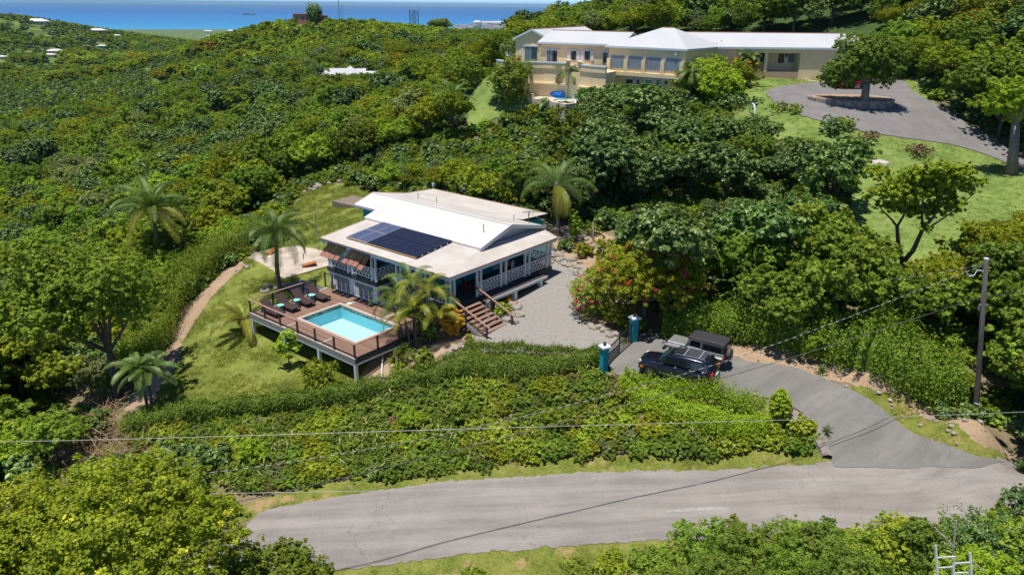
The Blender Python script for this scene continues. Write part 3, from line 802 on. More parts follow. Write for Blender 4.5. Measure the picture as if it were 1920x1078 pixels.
# roll-down tile awnings on the two far bays
M_TILE = plain('red_brown_awning_flap', (0.33, 0.145, 0.105), 0.8, var=0.2)
M_MESHD = NT('dark_awning_mesh')
_k = M_MESHD; _t = _k.n('ShaderNodeBsdfTransparent'); _d = _k.n('ShaderNodeBsdfDiffuse'); _d.inputs[0].default_value = (.035, .03, .022, 1)
_m = _k.n('ShaderNodeMixShader'); _m.inputs[0].default_value = .8; _k.l(_t.outputs[0], _m.inputs[1]); _k.l(_d.outputs[0], _m.inputs[2]); _k.l(_m.outputs[0], _k.out.inputs[0]); M_MESHD = _k.m
for va, vb, lab in [(12.2, 10.1, 'farther of the two awnings of dark mesh with red-brown flaps under the porch eave'), (9.65, 7.45, 'nearer of the two awnings of dark mesh with red-brown flaps under the porch eave')]:
    aw = empty('awning', hw(-.3, (va + vb) / 2, 3.38), HROT, lab, 'awning', 'awnings over the pool-side porch')
    for i in range(4):
        w_ = (va - vb) / 4
        c = (va - vb) / 2 - (i + .5) * w_
        d_ = RNG.normal(0, .03)
        hw_ = w_ / 2 - .025
        short = .12 if (i == 3 and va < 10) else 0
        MB().slab([(0, c - hw_, 0), (0, c + hw_, 0), (-.62 + d_, c + hw_, -.50 - short), (-.62 + d_, c - hw_, -.50 - short)], .012).build('mesh_strip', M_MESHD, aw)
        MB().slab([(-.62 + d_, c - hw_, -.50 - short), (-.62 + d_, c + hw_, -.50 - short), (-.93 + d_, c + hw_, -.74 - short), (-.93 + d_, c - hw_, -.74 - short)], .03).build('flap', M_TILE, aw)
    MB().tube([(-.05, -(va - vb) / 2, .02), (-.05, (va - vb) / 2, .02)], .025, 6).build('roller', M_DARKWOOD, aw)

# entry stairs
es = empty('entry_stairs', hw(1.15, -.1, 0), HROT, 'brown board stairs with handrails from the gravel court to the porch', 'stairs')
NT_ = 8
for i in range(NT_):
    z = 1.14 - i * .152
    y = -.28 - i * .375
    MB().box(-1.2, 1.2, y - .30, y, z - .05, z).build('tread', M_BOARD, es)
    MB().box(-1.15, 1.15, y - .02, y, z - .145, z - .055).build('riser', M_DARKWOOD, es)
    for x in (-.45, .35): MB().cbox((x, y - .10, z - .135), .07, .12, .08).build('bracket', M_GREYBEAM, es)
for x in (-1.23, 1.23):
    MB().beam((x, -.2, 1.0), (x, -3.2, -.22), .06, .24).build('stringer', M_GREYBEAM, es)
    y1, y2 = -1.35, -3.15
    MB().cbox((x * 1.03, y1, -.1), .11, .11, 1.72).build('post', M_DARKWOOD, es)
    MB().cbox((x * 1.03, y2, -.1), .11, .11, 1.03).build('post', M_DARKWOOD, es)
    MB().beam((x * 1.03, .1, 2.15), (x * 1.03, -3.4, .84), .13, .05).build('handrail', M_HRAIL, es)
    MB().beam((x * 1.03, .12, 2.05), (x * 1.03, -3.3, .62), .03, .04).build('lower_rail', M_DARKWOOD, es)

# roof fittings
def roof_pipe(u_, v_, z, h, lab):
    m = MB().lathe([(.035, 0), (.035, h - .04), (.05, h - .04), (.05, h)], (0, 0, 0), 8)
    o = m.build('vent_pipe', M_METAL); o.location = hw(u_, v_, z)
    tag(o, lab, 'pipe', 'vent pipes on the bungalow roof')
roof_pipe(5.9, 2.3, 4.68, .62, 'thin vent pipe on the bright front slope near the gable end')
roof_pipe(10.3, 13.6, 4.47, .5, 'thin vent pipe on the rear slope, farthest left')
roof_pipe(10.6, 11.7, 4.42, .45, 'thin vent pipe on the rear slope, middle of the row')
roof_pipe(10.2, 3.0, 4.49, .5, 'thin vent pipe on the rear slope beside the green mast')
ms = empty('service_mast', hw(10.9, 2.1, 4.3), HROT, 'green service mast with cable fittings at the right rear corner of the bungalow roof', 'mast')
MB().tube([(0, 0, 0), (0, 0, .95)], .03, 8).build('pole', plain('green_pipe', (0.06, 0.16, 0.08), 0.6), ms)
MB().lathe([(.03, .9), (.09, .93), (.07, 1.02), (.02, 1.05)], (0, 0, 0), 10).build('weatherhead', M_METAL, ms)
MB().cbox((0, 0, .62), .16, .05, .05).cbox((0, 0, .75), .12, .05, .04).build('insulator', M_DARKWOOD, ms)
sd = empty('satellite_dish', hw(16.3, 13.9, 3.3), HROT, 'dark satellite dish on a short mast behind the bungalow roof', 'satellite dish')
MB().tube([(0, 0, -2), (0, 0, .75)], .035, 8).build('mast', M_METAL, sd)
prof = [(0.001, 0), (.15, .012), (.3, .05), (.42, .11), (.42, .125), (.3, .065), (.15, .027), (.001, .015)]
dsh = MB().lathe(prof, (0, 0, 0), 24).build('dish', M_BLACK, sd, True)
dsh.location = (0, 0, 1.0); dsh.rotation_euler = (radians(70), 0, radians(-120 + 50))
arm = MB().tube([(0, .4, .05), (0, .1, .55)], .015, 6).cbox((0, .08, .52), .08, .08, .1).build('feed_arm', M_METAL, dsh)
wb = empty('antenna_box', hw(16.4, 17.9, 3.1), HROT, 'small white box on a thin pole at the far corner of the bungalow roof', 'box')
MB().tube([(0, 0, -2), (0, 0, .75)], .02, 6).build('pole', M_METAL, wb)
MB().cbox((0, 0, .75), .22, .15, .32, 0, .02).build('box', M_WHITE, wb)

# solar panels
k = NT('solar_cells_framed')
_b = k.n('ShaderNodeTexBrick'); _b.offset = 0; _b.inputs['Scale'].default_value = 1.0
_b.inputs['Color1'].default_value = (.018, .025, .075, 1); _b.inputs['Color2'].default_value = (.022, .03, .085, 1); _b.inputs['Mortar'].default_value = (.25, .28, .38, 1)
_b.inputs['Mortar Size'].default_value = .012; _b.inputs['Brick Width'].default_value = .155; _b.inputs['Row Height'].default_value = .155
k.l(k.obj(), _b.inputs['Vector']); k.bsdf(_b.outputs[0], 0.25, spec=0.6, coat=0.4); M_CELL = k.m
M_SOLD = NT('solar_cells_dark'); _n = M_SOLD.noise(1.5, 3, 0.5, M_SOLD.obj()); M_SOLD.bsdf(M_SOLD.ramp(_n, [(0.3, (.011, .013, .028)), (0.7, (.016, .018, .038))]), 0.35, spec=0.3, coat=0.15); M_SOLD = M_SOLD.m
M_ALU = plain('panel_frame', (0.55, 0.57, 0.62), 0.4, metal=0.5)
M_RAILB = plain('rusty_mount_rail', (0.42, 0.27, 0.12), 0.7)
so = empty('solar_array', hw(0, 0, 0), HROT, 'dark blue solar array lying on the low front slope of the bungalow roof', 'solar panels')
def zr(u_): return EZ + .103 * (u_ - E0u) + .16
u0, u1, uh = .62, 4.35, 2.48
vA = 11.15
def panel(ua, ub, va, vb, mat, nm, fr):
    p = MB().slab([(ua, va, zr(ua)), (ub, va, zr(ub)), (ub, vb, zr(ub)), (ua, vb, zr(ua))], .035).build(nm, M_ALU if fr else M_SOLD, so)
    e = .035 if fr else .012
    MB().slab([(ua + e, va - e, zr(ua) + .004), (ub - e, va - e, zr(ub) + .004), (ub - e, vb + e, zr(ub) + .004), (ua + e, vb + e, zr(ua) + .004)], .003).build('cells', mat, p)
for (ua, ub) in ((u0, uh - .03), (uh + .03, u1)):
    for i in range(2):
        va = 11.15 + .35 * 0 - i * 1.12
        panel(ua, ub, va, va - 1.08, M_CELL, 'framed_panel', True)
    for i in range(6):
        va = 8.88 - i * .86
        panel(ua, ub, va, va - .845, M_SOLD, 'dark_panel', False)
MB().beam((u0 - .02, 11.2, zr(u0) - .07), (u0 - .02, 3.72, zr(u0) - .07), .06, .08).beam((u1, 11.2, zr(u1) - .07), (u1, 3.72, zr(u1) - .07), .04, .06).beam((uh, 11.2, zr(uh) - .08), (uh, 3.72, zr(uh) - .08), .04, .06).build('mount_rail', M_RAILB, so)
for t in np.linspace(.12, .95, 6): MB().cbox((u0 + (u1 - u0) * t, 3.66, zr(u0 + (u1 - u0) * t) - .12), .06, .08, .14).build('clamp', M_ALU, so)

# ------------------------------------------------------------------ pool deck
DZ = -.45
DU0, DU1, DV0, DV1 = -6.78, -.02, 1.68, 13.12
PU0, PU1, PV0, PV1 = -5.35, -1.5, 3.35, 9.7
dk = empty('pool_deck', hw(0, 0, 0), HROT, 'raised brown board deck around the swimming pool', 'deck')
bw = .1415
nb = int((DU1 - DU0) / bw)
cuts = [DV0 + .08, 5.22, 9.12, DV1 - .1]
bi = 0
for i in range(nb):
    ua, ub = DU0 + i * bw + .004, DU0 + (i + 1) * bw - .006
    segs = []
    for a, b in zip(cuts[:-1], cuts[1:]):
        a_, b_ = a + .06, b - .06
        if ub > PU0 and ua < PU1:
            if a_ < PV0 and b_ > PV0: b_2 = PV0 - .01; segs.append((a_, b_2)) ; continue
            if a_ >= PV0 and b_ <= PV1: continue
            if a_ < PV1 and b_ > PV1: segs.append((PV1 + .01, b_)); continue
        segs.append((a_, b_))
    for a, b in segs:
        if b - a > .1: MB().box(ua, ub, a, b, DZ - .04, DZ + float(RNG.normal(0, .002))).build('board', M_BOARD, dk)
for v_ in (cuts[1], cuts[2]):
    for ua, ub in ((DU0, PU0 - .01), (PU1 + .01, DU1)): MB().box(ua, ub, v_ - .055, v_ + .055, DZ - .04, DZ + .006).build('border_strip', M_STRIP, dk)
MB().box(DU0, DU1, DV1 - .15, DV1 - .03, DZ - .04, DZ + .006).build('border_strip', M_STRIP, dk)
MB().box(-1.35, -1.0, 8.95, 9.3, DZ + .006, DZ + .02).build('hatch', M_WHITE, dk)
# rim beams
MB().box(DU0 - .06, DU0, DV0 - .06, DV1 + .02, DZ - .02, DZ + .02).build('rim_cap', M_STRIP, dk)
MB().box(DU0 - .05, DU0 - .01, DV0 - .04, DV1, DZ - .34, DZ - .021).build('rim_beam', plain('taupe_rim_board', (0.26, 0.245, 0.225), 0.8), dk)
MB().box(DU0 - .035, DU0 + .06, DV0 - .02, DV1, DZ - .50, DZ - .342).build('lower_beam', M_TRIMB, dk)
MB().box(DU0 + .061, DU1 - .5, DV0 - .05, DV0 - .01, DZ - .34, DZ + .0).build('rim_beam', M_SKIRT, dk)
MB().box(DU0 + .061, DU1 - .5, DV0 - .035, DV0 + .06, DZ - .48, DZ - .342).build('lower_beam', M_TRIMB, dk)
MB().box(DU0 + .061, DU1 - .1, DV1 - .02, DV1 + .02, DZ - .40, DZ - .05).build('rim_beam', M_GREYBEAM, dk)
for v_ in np.arange(DV0 + .8, DV1, .6):
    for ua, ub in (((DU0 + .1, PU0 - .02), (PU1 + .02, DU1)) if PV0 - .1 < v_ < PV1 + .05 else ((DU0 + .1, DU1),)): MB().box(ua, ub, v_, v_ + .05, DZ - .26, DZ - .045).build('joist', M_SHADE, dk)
for (u_, v_) in [(-6.72, 1.74), (-6.72, 5.4), (-6.72, 9.2), (-6.72, 12.95), (-3.4, 1.78), (-3.4, 12.95), (-.9, 1.8)]:
    g_ = H(*hw(u_, v_)[:2])
    MB().cbox((u_, v_, g_ - .3), .19, .19, DZ - .5 - g_ + .3).build('support_post', M_WHITE, dk)
# deck railing
fv = [1.72, 3.72, 5.66, 7.55, 9.5, 11.3, 13.06]
RT = DZ + .98
for v_ in fv: MB().cbox((DU0 + .03, v_, DZ + .0), .10, .10, .94).build('rail_post', M_DARKWOOD, dk)
for u_ in (-4.9, -3.1, -1.3): MB().cbox((u_, DV0 + .03, DZ), .10, .10, .94).build('rail_post', M_DARKWOOD, dk)
for u_ in (-4.9, -2.3, -1.15): MB().cbox((u_, DV1 - .06, DZ), .10, .10, .94).build('rail_post', M_DARKWOOD, dk)
MB().box(DU0 - .04, DU0 + .10, DV0 - .04, DV1 + .02, RT - .04, RT).build('top_rail', M_HRAIL, dk)
MB().box(DU0 + .101, -1.2, DV0 - .04, DV0 + .10, RT - .04, RT).build('top_rail', M_HRAIL, dk)
MB().box(DU0 + .101, -2.3, DV1 - .12, DV1 + .02, RT - .04, RT).build('top_rail', M_HRAIL, dk)
MB().box(-2.26, -1.1, DV1 - .10, DV1, RT - .04, RT).build('top_rail', M_DARKWOOD, dk)
for h_ in (.18, .34, .50, .66, .82):
    m = MB().beam((DU0 + .03, DV0, DZ + h_), (DU0 + .03, DV1 - .05, DZ + h_), .008, .008).beam((DU0, DV0 + .03, DZ + h_), (-1.3, DV0 + .03, DZ + h_), .008, .008)
    m.build('rail_cable', M_BLACK, dk)
gt = empty('deck_gate', hw(-.03, 12.8, DZ), HROT, 'small dark post-and-rail gate standing against the white lattice at the back of the deck', 'gate')
MB().cbox((-.1, .45, 0), .09, .09, 1.2).build('post', M_DARKWOOD, gt)
MB().cbox((-.1, -.45, 0), .09, .09, 1.1).build('post', M_DARKWOOD, gt)
MB().box(-.15, -.05, -.5, .5, 1.11, 1.16).build('top_rail', M_DARKWOOD, gt)
MB().box(-.12, -.08, -.4, .4, .1, .16).build('lower_rail', M_DARKWOOD, gt)

# swimming pool
pl = empty('swimming_pool', hw(0, 0, 0), HROT, 'small turquoise swimming pool set into the raised deck', 'pool')
k = NT('pool_plaster'); _n = k.noise(0.8, 4, 0.5, k.obj()); k.bsdf(k.ramp(_n, [(0.3, (0.52, 0.70, 0.72)), (0.7, (0.57, 0.75, 0.77))]), 0.7); M_PLAS = k.m
k = NT('pool_side_tile'); k.bsdf((0.24, 0.62, 0.70), 0.5); M_PSIDE = k.m
k = NT('mosaic_band_tile')
_v = k.n('ShaderNodeTexVoronoi'); _v.inputs['Scale'].default_value = 9; k.l(k.obj(), _v.inputs['Vector'])
_sep = k.n('ShaderNodeSeparateColor'); k.l(_v.outputs['Color'], _sep.inputs[0])
k.bsdf(k.ramp(_sep.outputs[0], [(0.0, (0.02, 0.10, 0.12)), (0.3, (0.30, 0.32, 0.22)), (0.5, (0.02, 0.22, 0.25)), (0.7, (0.20, 0.10, 0.07)), (0.85, (0.10, 0.35, 0.33))], 'CONSTANT'), 0.3); M_MOS = k.m
M_COPE = plain('pinkish_coping_stone', (0.52, 0.43, 0.36), 0.8, var=0.12, scale=5)
k = NT('pool_water')
_t = k.n('ShaderNodeBsdfTransparent'); _t.inputs[0].default_value = (.84, .965, .995, 1)
_g = k.n('ShaderNodeBsdfGlossy'); _g.inputs['Roughness'].default_value = .08
_b = k.n('ShaderNodeBump'); _b.inputs['Strength'].default_value = .25; _b.inputs['Distance'].default_value = .05; k.l(k.noise(2.5, 3, 0.5), _b.inputs['Height']); k.l(_b.outputs[0], _g.inputs['Normal'])
_f = k.n('ShaderNodeFresnel'); _f.inputs[0].default_value = 1.33
_m = k.n('ShaderNodeMixShader'); k.l(_f.outputs[0], _m.inputs[0]); k.l(_t.outputs[0], _m.inputs[1]); k.l(_g.outputs[0], _m.inputs[2]); k.l(_m.outputs[0], k.out.inputs[0])
M_WATER = k.m
cw = .22
iu0, iu1, iv0, iv1 = PU0 + cw, PU1 - cw, PV0 + cw, PV1 - cw
for a in [(PU0, PU1, PV0, iv0), (PU0, PU1, iv1, PV1), (PU0, iu0, iv0, iv1), (iu1, PU1, iv0, iv1)]:
    MB().box(a[0], a[1], a[2], a[3], DZ - .05, DZ + .045).build('coping', M_COPE, pl)
fz = DZ - 1.05
MB().box(PU0 + .05, PU1 - .05, PV0 + .05, PV1 - .05, fz - .12, fz).build('basin_floor', M_PLAS, pl)
e = .03
MB().box(PU0 + .05, iu0 + e, PV0 + .05, PV1 - .05, fz + .001, DZ - .24).box(iu1 - e, PU1 - .05, PV0 + .05, PV1 - .05, fz + .001, DZ - .24).box(iu0 + e, iu1 - e, PV0 + .05, iv0 + e, fz + .001, DZ - .24).box(iu0 + e, iu1 - e, iv1 - e, PV1 - .05, fz + .001, DZ - .24).build('basin_wall', M_PSIDE, pl)
MB().box(PU0 + .06, iu0 + e + .004, PV0 + .06, PV1 - .06, DZ - .239, DZ - .051).box(iu1 - e - .004, PU1 - .06, PV0 + .06, PV1 - .06, DZ - .239, DZ - .051).box(iu0 + e + .005, iu1 - e - .005, PV0 + .06, iv0 + e + .004, DZ - .239, DZ - .051).box(iu0 + e + .005, iu1 - e - .005, iv1 - e - .004, PV1 - .06, DZ - .239, DZ - .051).build('tile_band', M_MOS, pl)
MB().add([(iu0 + .02, iv0 + .02, DZ - .19), (iu1 - .02, iv0 + .02, DZ - .19), (iu1 - .02, iv1 - .02, DZ - .19), (iu0 + .02, iv1 - .02, DZ - .19)], [(0, 1, 2, 3)]).build('water', M_WATER, pl)
M_NAVY = plain('navy_tile', (0.01, 0.10, 0.25), 0.3)
for i in range(3):
    z1 = DZ - .42 - i * .22
    y0 = iv0 + e + .01 + i * .32
    MB().box(iu1 - 1.0, iu1 - .04, y0, y0 + .32, fz + .002, z1).build('pool_step', M_PLAS, pl)
    MB().box(iu1 - 1.02, iu1 - .05, y0 + .25, y0 + .33, z1 - .06, z1 + .006).build('step_nosing', M_NAVY, pl)
MB().cbox(((iu0 + iu1) / 2, 6.1, fz), .28, .28, .02).build('drain', M_TRIMB, pl)
MB().box(PU0 + .02, PU1 - .02, PV0 + .02, PV1 - .02, fz - .35, fz - .13).build('pool_base', M_SHADE, pl)

# loungers and side tables
M_WICK = plain('dark_brown_wicker', (0.062, 0.038, 0.036), 0.7, var=0.25, scale=30, bstr=0.5, bscale=60)
M_MINT = plain('mint_green_paint', (0.28, 0.72, 0.58), 0.5, var=0.08)
def lounger(u_, lab, tilt=0.0):
    o = empty('sun_lounger', hw(u_, 12.75, DZ), HROT + tilt, lab, 'sun lounger', 'sun loungers lined up on the pool deck')
    bevel(MB().box(-.36, .36, -2.10, -.75, .27, .35).build('seat', M_WICK, o), .02)
    bevel(MB().slab([(-.36, -.76, .35), (.36, -.76, .35), (.36, -.12, .92), (-.36, -.12, .92)], .06, up=(0, .5, .6)).build('backrest', M_WICK, o), .015)
    MB().beam((-.37, -2.08, .27), (-.37, -.1, .27), .05, .07).beam((.37, -2.08, .27), (.37, -.1, .27), .05, .07).beam((-.37, -.12, .27), (.37, -.12, .27), .05, .05).build('frame', M_WICK, o)
    for x in (-.33, .33):
        for y in (-2.0, -.25): MB().cbox((x, y, 0), .05, .05, .26).build('leg', M_WICK, o)
        MB().beam((x * .8, -.3, .27), (x * .8, -.2, .82), .03, .03).build('brace', M_BLACK, o)
    MB().tube([(-.38, -.06, .07), (.38, -.06, .07)], .05, 8).build('wheel', M_WHITE, o)
    return o
lounger(-5.9, 'dark wicker lounger at the outer corner of the deck, behind the rail')
lounger(-4.65, 'dark wicker lounger second from the outer corner of the deck', .02)
lounger(-3.3, 'dark wicker lounger third from the outer corner of the deck', -.015)
lounger(-2.0, 'dark wicker lounger nearest the house lattice', .01)
def side_table(u_, v_, lab):
    o = empty('side_table', hw(u_, v_, DZ), HROT, lab, 'side table', 'mint side tables between the loungers')
    MB().lathe([(.01, .45), (.22, .45), (.25, .46), (.25, .485), (.01, .49)], (0, 0, 0), 24).build('table_top', M_MINT, o, False)
    for a in range(4):
        b = a * pi / 2 + .5
        MB().tube([(.10 * cos(b), .10 * sin(b), .45), (.19 * cos(b), .19 * sin(b), 0)], .014, 6).build('leg', M_MINT, o)
    MB().lathe([(.12, .15), (.14, .15), (.14, .17), (.12, .17)], (0, 0, 0), 16).build('foot_ring', M_MINT, o)
side_table(-5.22, 11.66, 'round mint-green side table between the two outermost loungers')
side_table(-3.88, 11.62, 'round mint-green side table between the two middle loungers')
side_table(-2.58, 11.62, 'round mint-green side table beside the lounger nearest the house')

# porch furniture
bn = empty('porch_bench', hw(1.5, 1.9, 1.3), HROT, 'turquoise built-in bench in the corner of the porch by the entry stairs', 'bench')
MB().box(-.9, .9, -.25, .35, .38, .46).build('seat', M_TEALD, bn); MB().box(-.9, .9, .36, .44, .40, 1.0).build('backrest', M_TEAL, bn)
MB().box(-.85, -.75, -.2, .3, 0, .379).box(.75, .85, -.2, .3, 0, .379).build('leg', M_TEALD, bn)
def chair(u_, v_, rz, lab, mat, z=1.3):
    o = empty('porch_chair', hw(u_, v_, z), HROT + rz, lab, 'chair', 'chairs on the porch')
    MB().box(-.25, .25, -.25, .25, .40, .45).build('seat', mat, o); MB().box(-.25, .25, .22, .27, .46, .95).build('backrest', mat, o)
    for x in (-.22, .22):
        for y in (-.22, .22): MB().cbox((x, y, 0), .04, .04, .399).build('leg', mat, o)
M_RED = plain('dark_red_paint', (0.20, 0.02, 0.03), 0.5)
chair(2.9, 1.2, 1.2, 'dark red chair on the porch beside the head of the entry stairs', M_RED)
chair(8.0, 12.2 - 11.2, .3, 'white chair on the court-side porch before the white shutters', M_WHITE)
tb = empty('porch_table', hw(1.4, 9.3, 1.3), HROT, 'dark dining table on the pool-side porch behind the nearer awning', 'table')
MB().box(-.45, .45, -.9, .9, .70, .75).build('table_top', M_DARKWOOD, tb)
for x in (-.38, .38):
    for y in (-.8, .8): MB().cbox((x, y, 0), .07, .07, .699).build('leg', M_DARKWOOD, tb)

# things on the lawn by the patio
def tobj(m, name, mat, loc, rz, lab, cat, group=None):
    o = m.build(name, mat); o.location = loc; o.rotation_euler = (0, 0, rz); return tag(o, lab, cat, group)
p = gp(580, 500)
cb = empty('cornhole_board', (p[0], p[1], p[2] + .07), radians(20), 'orange patterned bean-bag board on the concrete slab', 'game board')
k = NT('orange_board_print'); _n = k.noise(5, 3, 0.5, k.obj()); k.bsdf(k.ramp(_n, [(0.4, (0.38, 0.12, 0.03)), (0.5, (0.45, 0.18, 0.04)), (0.56, (0.08, 0.03, 0.05))], 'CONSTANT'), 0.6)
MB().slab([(-.6, -.3, .10), (.6, -.3, .32), (.6, .3, .32), (-.6, .3, .10)], .05).build('board', k.m, cb)
MB().cbox((.5, -.25, 0), .05, .05, .25).build('leg', M_DARKWOOD, cb); MB().cbox((.5, .25, 0), .05, .05, .25).build('leg', M_DARKWOOD, cb); MB().box(-.6, -.5, -.28, .28, 0, .05).build('foot', M_DARKWOOD, cb)
p2 = gp(525, 436 - 2)
cb2 = empty('cornhole_board', onground(*gp(510, 476)[:2], .07), radians(70), 'orange patterned bean-bag board at the far edge of the concrete slab, behind the palm', 'game board')
MB().slab([(-.6, -.3, .10), (.6, -.3, .32), (.6, .3, .32), (-.6, .3, .10)], .05).build('board', k.m, cb2); MB().cbox((.5, 0, 0), .05, .5, .25).build('leg', M_DARKWOOD, cb2); MB().box(-.6, -.5, -.28, .28, 0, .05).build('foot', M_DARKWOOD, cb2)
p = gp(566, 546)
hb_ = empty('storage_hatch', (p[0], p[1], p[2]), HROT, 'low dark grey slab-topped hatch in the grass behind the loungers', 'hatch')
MB().box(-.9, .9, -1.6, 1.2, -.3, .35).build('body', M_SKIRT, hb_); MB().box(-1.0, 1.0, -1.7, 1.3, .351, .42).build('lid', plain('slate_grey_lid', (0.10, 0.105, 0.12), 0.6), hb_)
p = gp(668, 382)
pd = empty('timber_platform', (p[0], p[1], p[2]), HROT + .05, 'weathered grey timber platform on the grass behind the house', 'platform')
k = NT('weathered_timber'); _n = k.noise(2.0, 5, 0.7, k.obj(), stretch=(0.2, 3, 1)); k.bsdf(k.ramp(_n, [(0.3, (0.17, 0.13, 0.10)), (0.7, (0.30, 0.245, 0.20))]), 0.9); M_OLDW = k.m
for i in range(12): MB().box(-1.5 + i * .25, -1.27 + i * .25, -2.1, 2.1, .22, .27).build('board', M_OLDW, pd)
MB().box(-1.5, 1.48, -2.1, -2.04, -.3, .219).box(-1.5, 1.48, 2.04, 2.1, -.3, .219).box(-1.5, -1.44, -2.03, 2.03, -.3, .219).build('frame', M_OLDW, pd)
p = gp(597, 471)
tobj(MB().tube([(0, 0, -.3), (0, 0, 3.6)], .04, 8).beam((-.3, 0, 3.5), (.3, 0, 3.5), .05, .05), 'clothesline_pole', M_METAL, p, 0, 'thin grey pole on the lawn beside the left end of the bungalow', 'pole')
# ------------------------------------------------------------------ the yellow villa on the hill
k = NT('cream_yellow_stucco'); _n = k.noise(0.35, 5, 0.6, k.obj())
k.bsdf(k.ramp(_n, [(0.3, (0.78, 0.62, 0.36)), (0.7, (0.84, 0.69, 0.43))]), 0.9, bump=k.noise(8, 3, 0.6, k.obj()), bstr=0.15); M_STUC = k.m
k = NT('white_villa_roof'); _n = k.noise(0.3, 5, 0.6, k.obj(), stretch=(1, 4, 1)); _w = k.n('ShaderNodeTexWave'); _w.inputs['Scale'].default_value = 1.3; _w.bands_direction = 'DIAGONAL'; k.l(k.obj(), _w.inputs[0])
k.bsdf(k.ramp(_n, [(0.3, (0.47, 0.48, 0.50)), (0.7, (0.53, 0.53, 0.54))]), 0.8, bump=_w.outputs[1], bstr=0.2, bdist=0.03); M_VROOF = k.m
M_RIDGE = plain('red_brown_ridge_cap', (0.45, 0.20, 0.11), 0.8)
M_CURT = NT('window_with_pale_curtain'); _w = M_CURT.n('ShaderNodeTexWave'); _w.inputs['Scale'].default_value = 1.6; M_CURT.l(M_CURT.obj(), _w.inputs[0])
M_CURT.bsdf(M_CURT.ramp(_w.outputs[1], [(0.2, (0.10, 0.135, 0.17)), (0.8, (0.19, 0.23, 0.27))]), 0.15, spec=0.5); M_CURT = M_CURT.m
M_TERR = plain('terracotta_paving', (0.52, 0.36, 0.26), 0.85)
M_BSTONE = plain('brown_garden_wall', (0.25, 0.165, 0.115), 0.9, var=0.3, scale=8)
ZE, ZT = 14.95, 11.95
def xy(p): return np.array([p[0], p[1]])
B0, B1 = at(1009, 79, ZE), at(1141, 83.5, ZE)
C0, C1, C2 = at(1137, 86, ZE), at(1289, 93, ZE), at(1318, 88, ZE)
D1, D2 = at(1604, 91.5, ZE), at(1400, 86.5, ZE)
villa = empty('villa', (0, 0, 0), 0, 'long cream-yellow villa with white roofs on the hill above the lawn', 'house')
def vb(nm, m, mat, parent=None): return m.build(nm, mat, parent or villa)
ZA = 16.55
Ra, Rb = at(997, 55, ZA), at(1096, 49, ZA + .15)
e2 = xy(Rb - Ra); LA = np.linalg.norm(e2); e2 /= LA; LA = min(LA, 20)
e1 = np.array([e2[1], -e2[0]])
AW = 3.35
def V2(o, a, b, z): q = o + e1 * a + e2 * b; return (float(q[0]), float(q[1]), z)
o = xy(Ra)
ZAe = ZA - 1.45
vb('roof', MB().slab([V2(o, -AW, 0, ZAe), V2(o, 0, 0, ZA), V2(o, 0, LA, ZA + .1), V2(o, -AW, LA, ZAe + .1)], .18).slab([V2(o, AW, 0, ZAe), V2(o, 0, 0, ZA), V2(o, 0, LA, ZA + .1), V2(o, AW, LA, ZAe + .1)], .18), M_VROOF)
vb('gable_trim', MB().beam(V2(o, -AW, -.03, ZAe - .12), V2(o, 0, -.03, ZA - .10), .08, .28).beam(V2(o, AW, -.03, ZAe - .12), V2(o, 0, -.03, ZA - .10), .08, .28), M_TRIMB)
vb('ridge_cap', MB().beam(V2(o, 0, 0, ZA + .04), V2(o, 0, LA, ZA + .14), .25, .08), M_RIDGE)
g = MB(); aw = AW - .3
P_ = [V2(o, -aw, .3, 8.0), V2(o, aw, .3, 8.0), V2(o, aw, .3, ZAe - .05), V2(o, 0, .3, ZA - .2), V2(o, -aw, .3, ZAe - .05)]
Q_ = [(p[0] + e2[0] * (LA - 1), p[1] + e2[1] * (LA - 1), p[2]) for p in P_]
g.add(P_ + Q_, [(0, 1, 2, 3, 4), (9, 8, 7, 6, 5), (0, 4, 9, 5), (1, 6, 7, 2), (2, 7, 8, 3), (3, 8, 9, 4)])
vb('wall', g, M_STUC)
FA = (V2(o, -aw, .3, 0), V2(o, aw, .3, 0))
# B wing
def plan(a, b, back, z0, z1, inset=.0):
    """block behind a front line a-b"""
    d = xy(b) - xy(a); d /= np.linalg.norm(d); n_ = np.array([-d[1], d[0]])
    if n_[1] < 0: n_ = -n_
    P = [xy(a) + d * inset + n_ * inset, xy(b) - d * inset + n_ * inset, xy(b) - d * inset + n_ * back, xy(a) + d * inset + n_ * back]
    return [tuple(map(float, p)) for p in P], d, n_
def block(a, b, back, z0, z1, mat, nm='wall', inset=.3):
    P, d, n_ = plan(a, b, back, z0, z1, inset)
    vb(nm, MB().prism(P, z0, z1), mat)
    return P
PB = block(B0, B1 + (B1 - B0) * .1, 8.0, 8.5, ZE - .1, M_STUC)
PC = block(C0, C1, 8.5, 7.5, ZE - .1, M_STUC)
_, dB, nB = plan(B0, B1, 1, 0, 1)
_, dC, nC = plan(C0, C1, 1, 0, 1)
def V3(p, d, a, n_, b, z): q = xy(p) + d * a + n_ * b; return (float(q[0]), float(q[1]), z)
LB = np.linalg.norm(xy(B1 - B0))
vb('roof', MB().slab([V3(B0, dB, -.1, nB, 0, ZE), V3(B0, dB, LB + 2, nB, 0, ZE), V3(B0, dB, LB + 2, nB, 4.6, ZE + 1.55), V3(B0, dB, -.1, nB, 4.6, ZE + 1.55)], .18)
   .slab([V3(B0, dB, -.1, nB, 9.2, ZE), V3(B0, dB, LB + 2, nB, 9.2, ZE), V3(B0, dB, LB + 2, nB, 4.6, ZE + 1.55), V3(B0, dB, -.1, nB, 4.6, ZE + 1.55)], .18), M_VROOF)
vb('ridge_cap', MB().beam(V3(B0, dB, 0, nB, 4.6, ZE + 1.58), V3(B0, dB, LB + 2, nB, 4.6, ZE + 1.58), .25, .07), M_RIDGE)
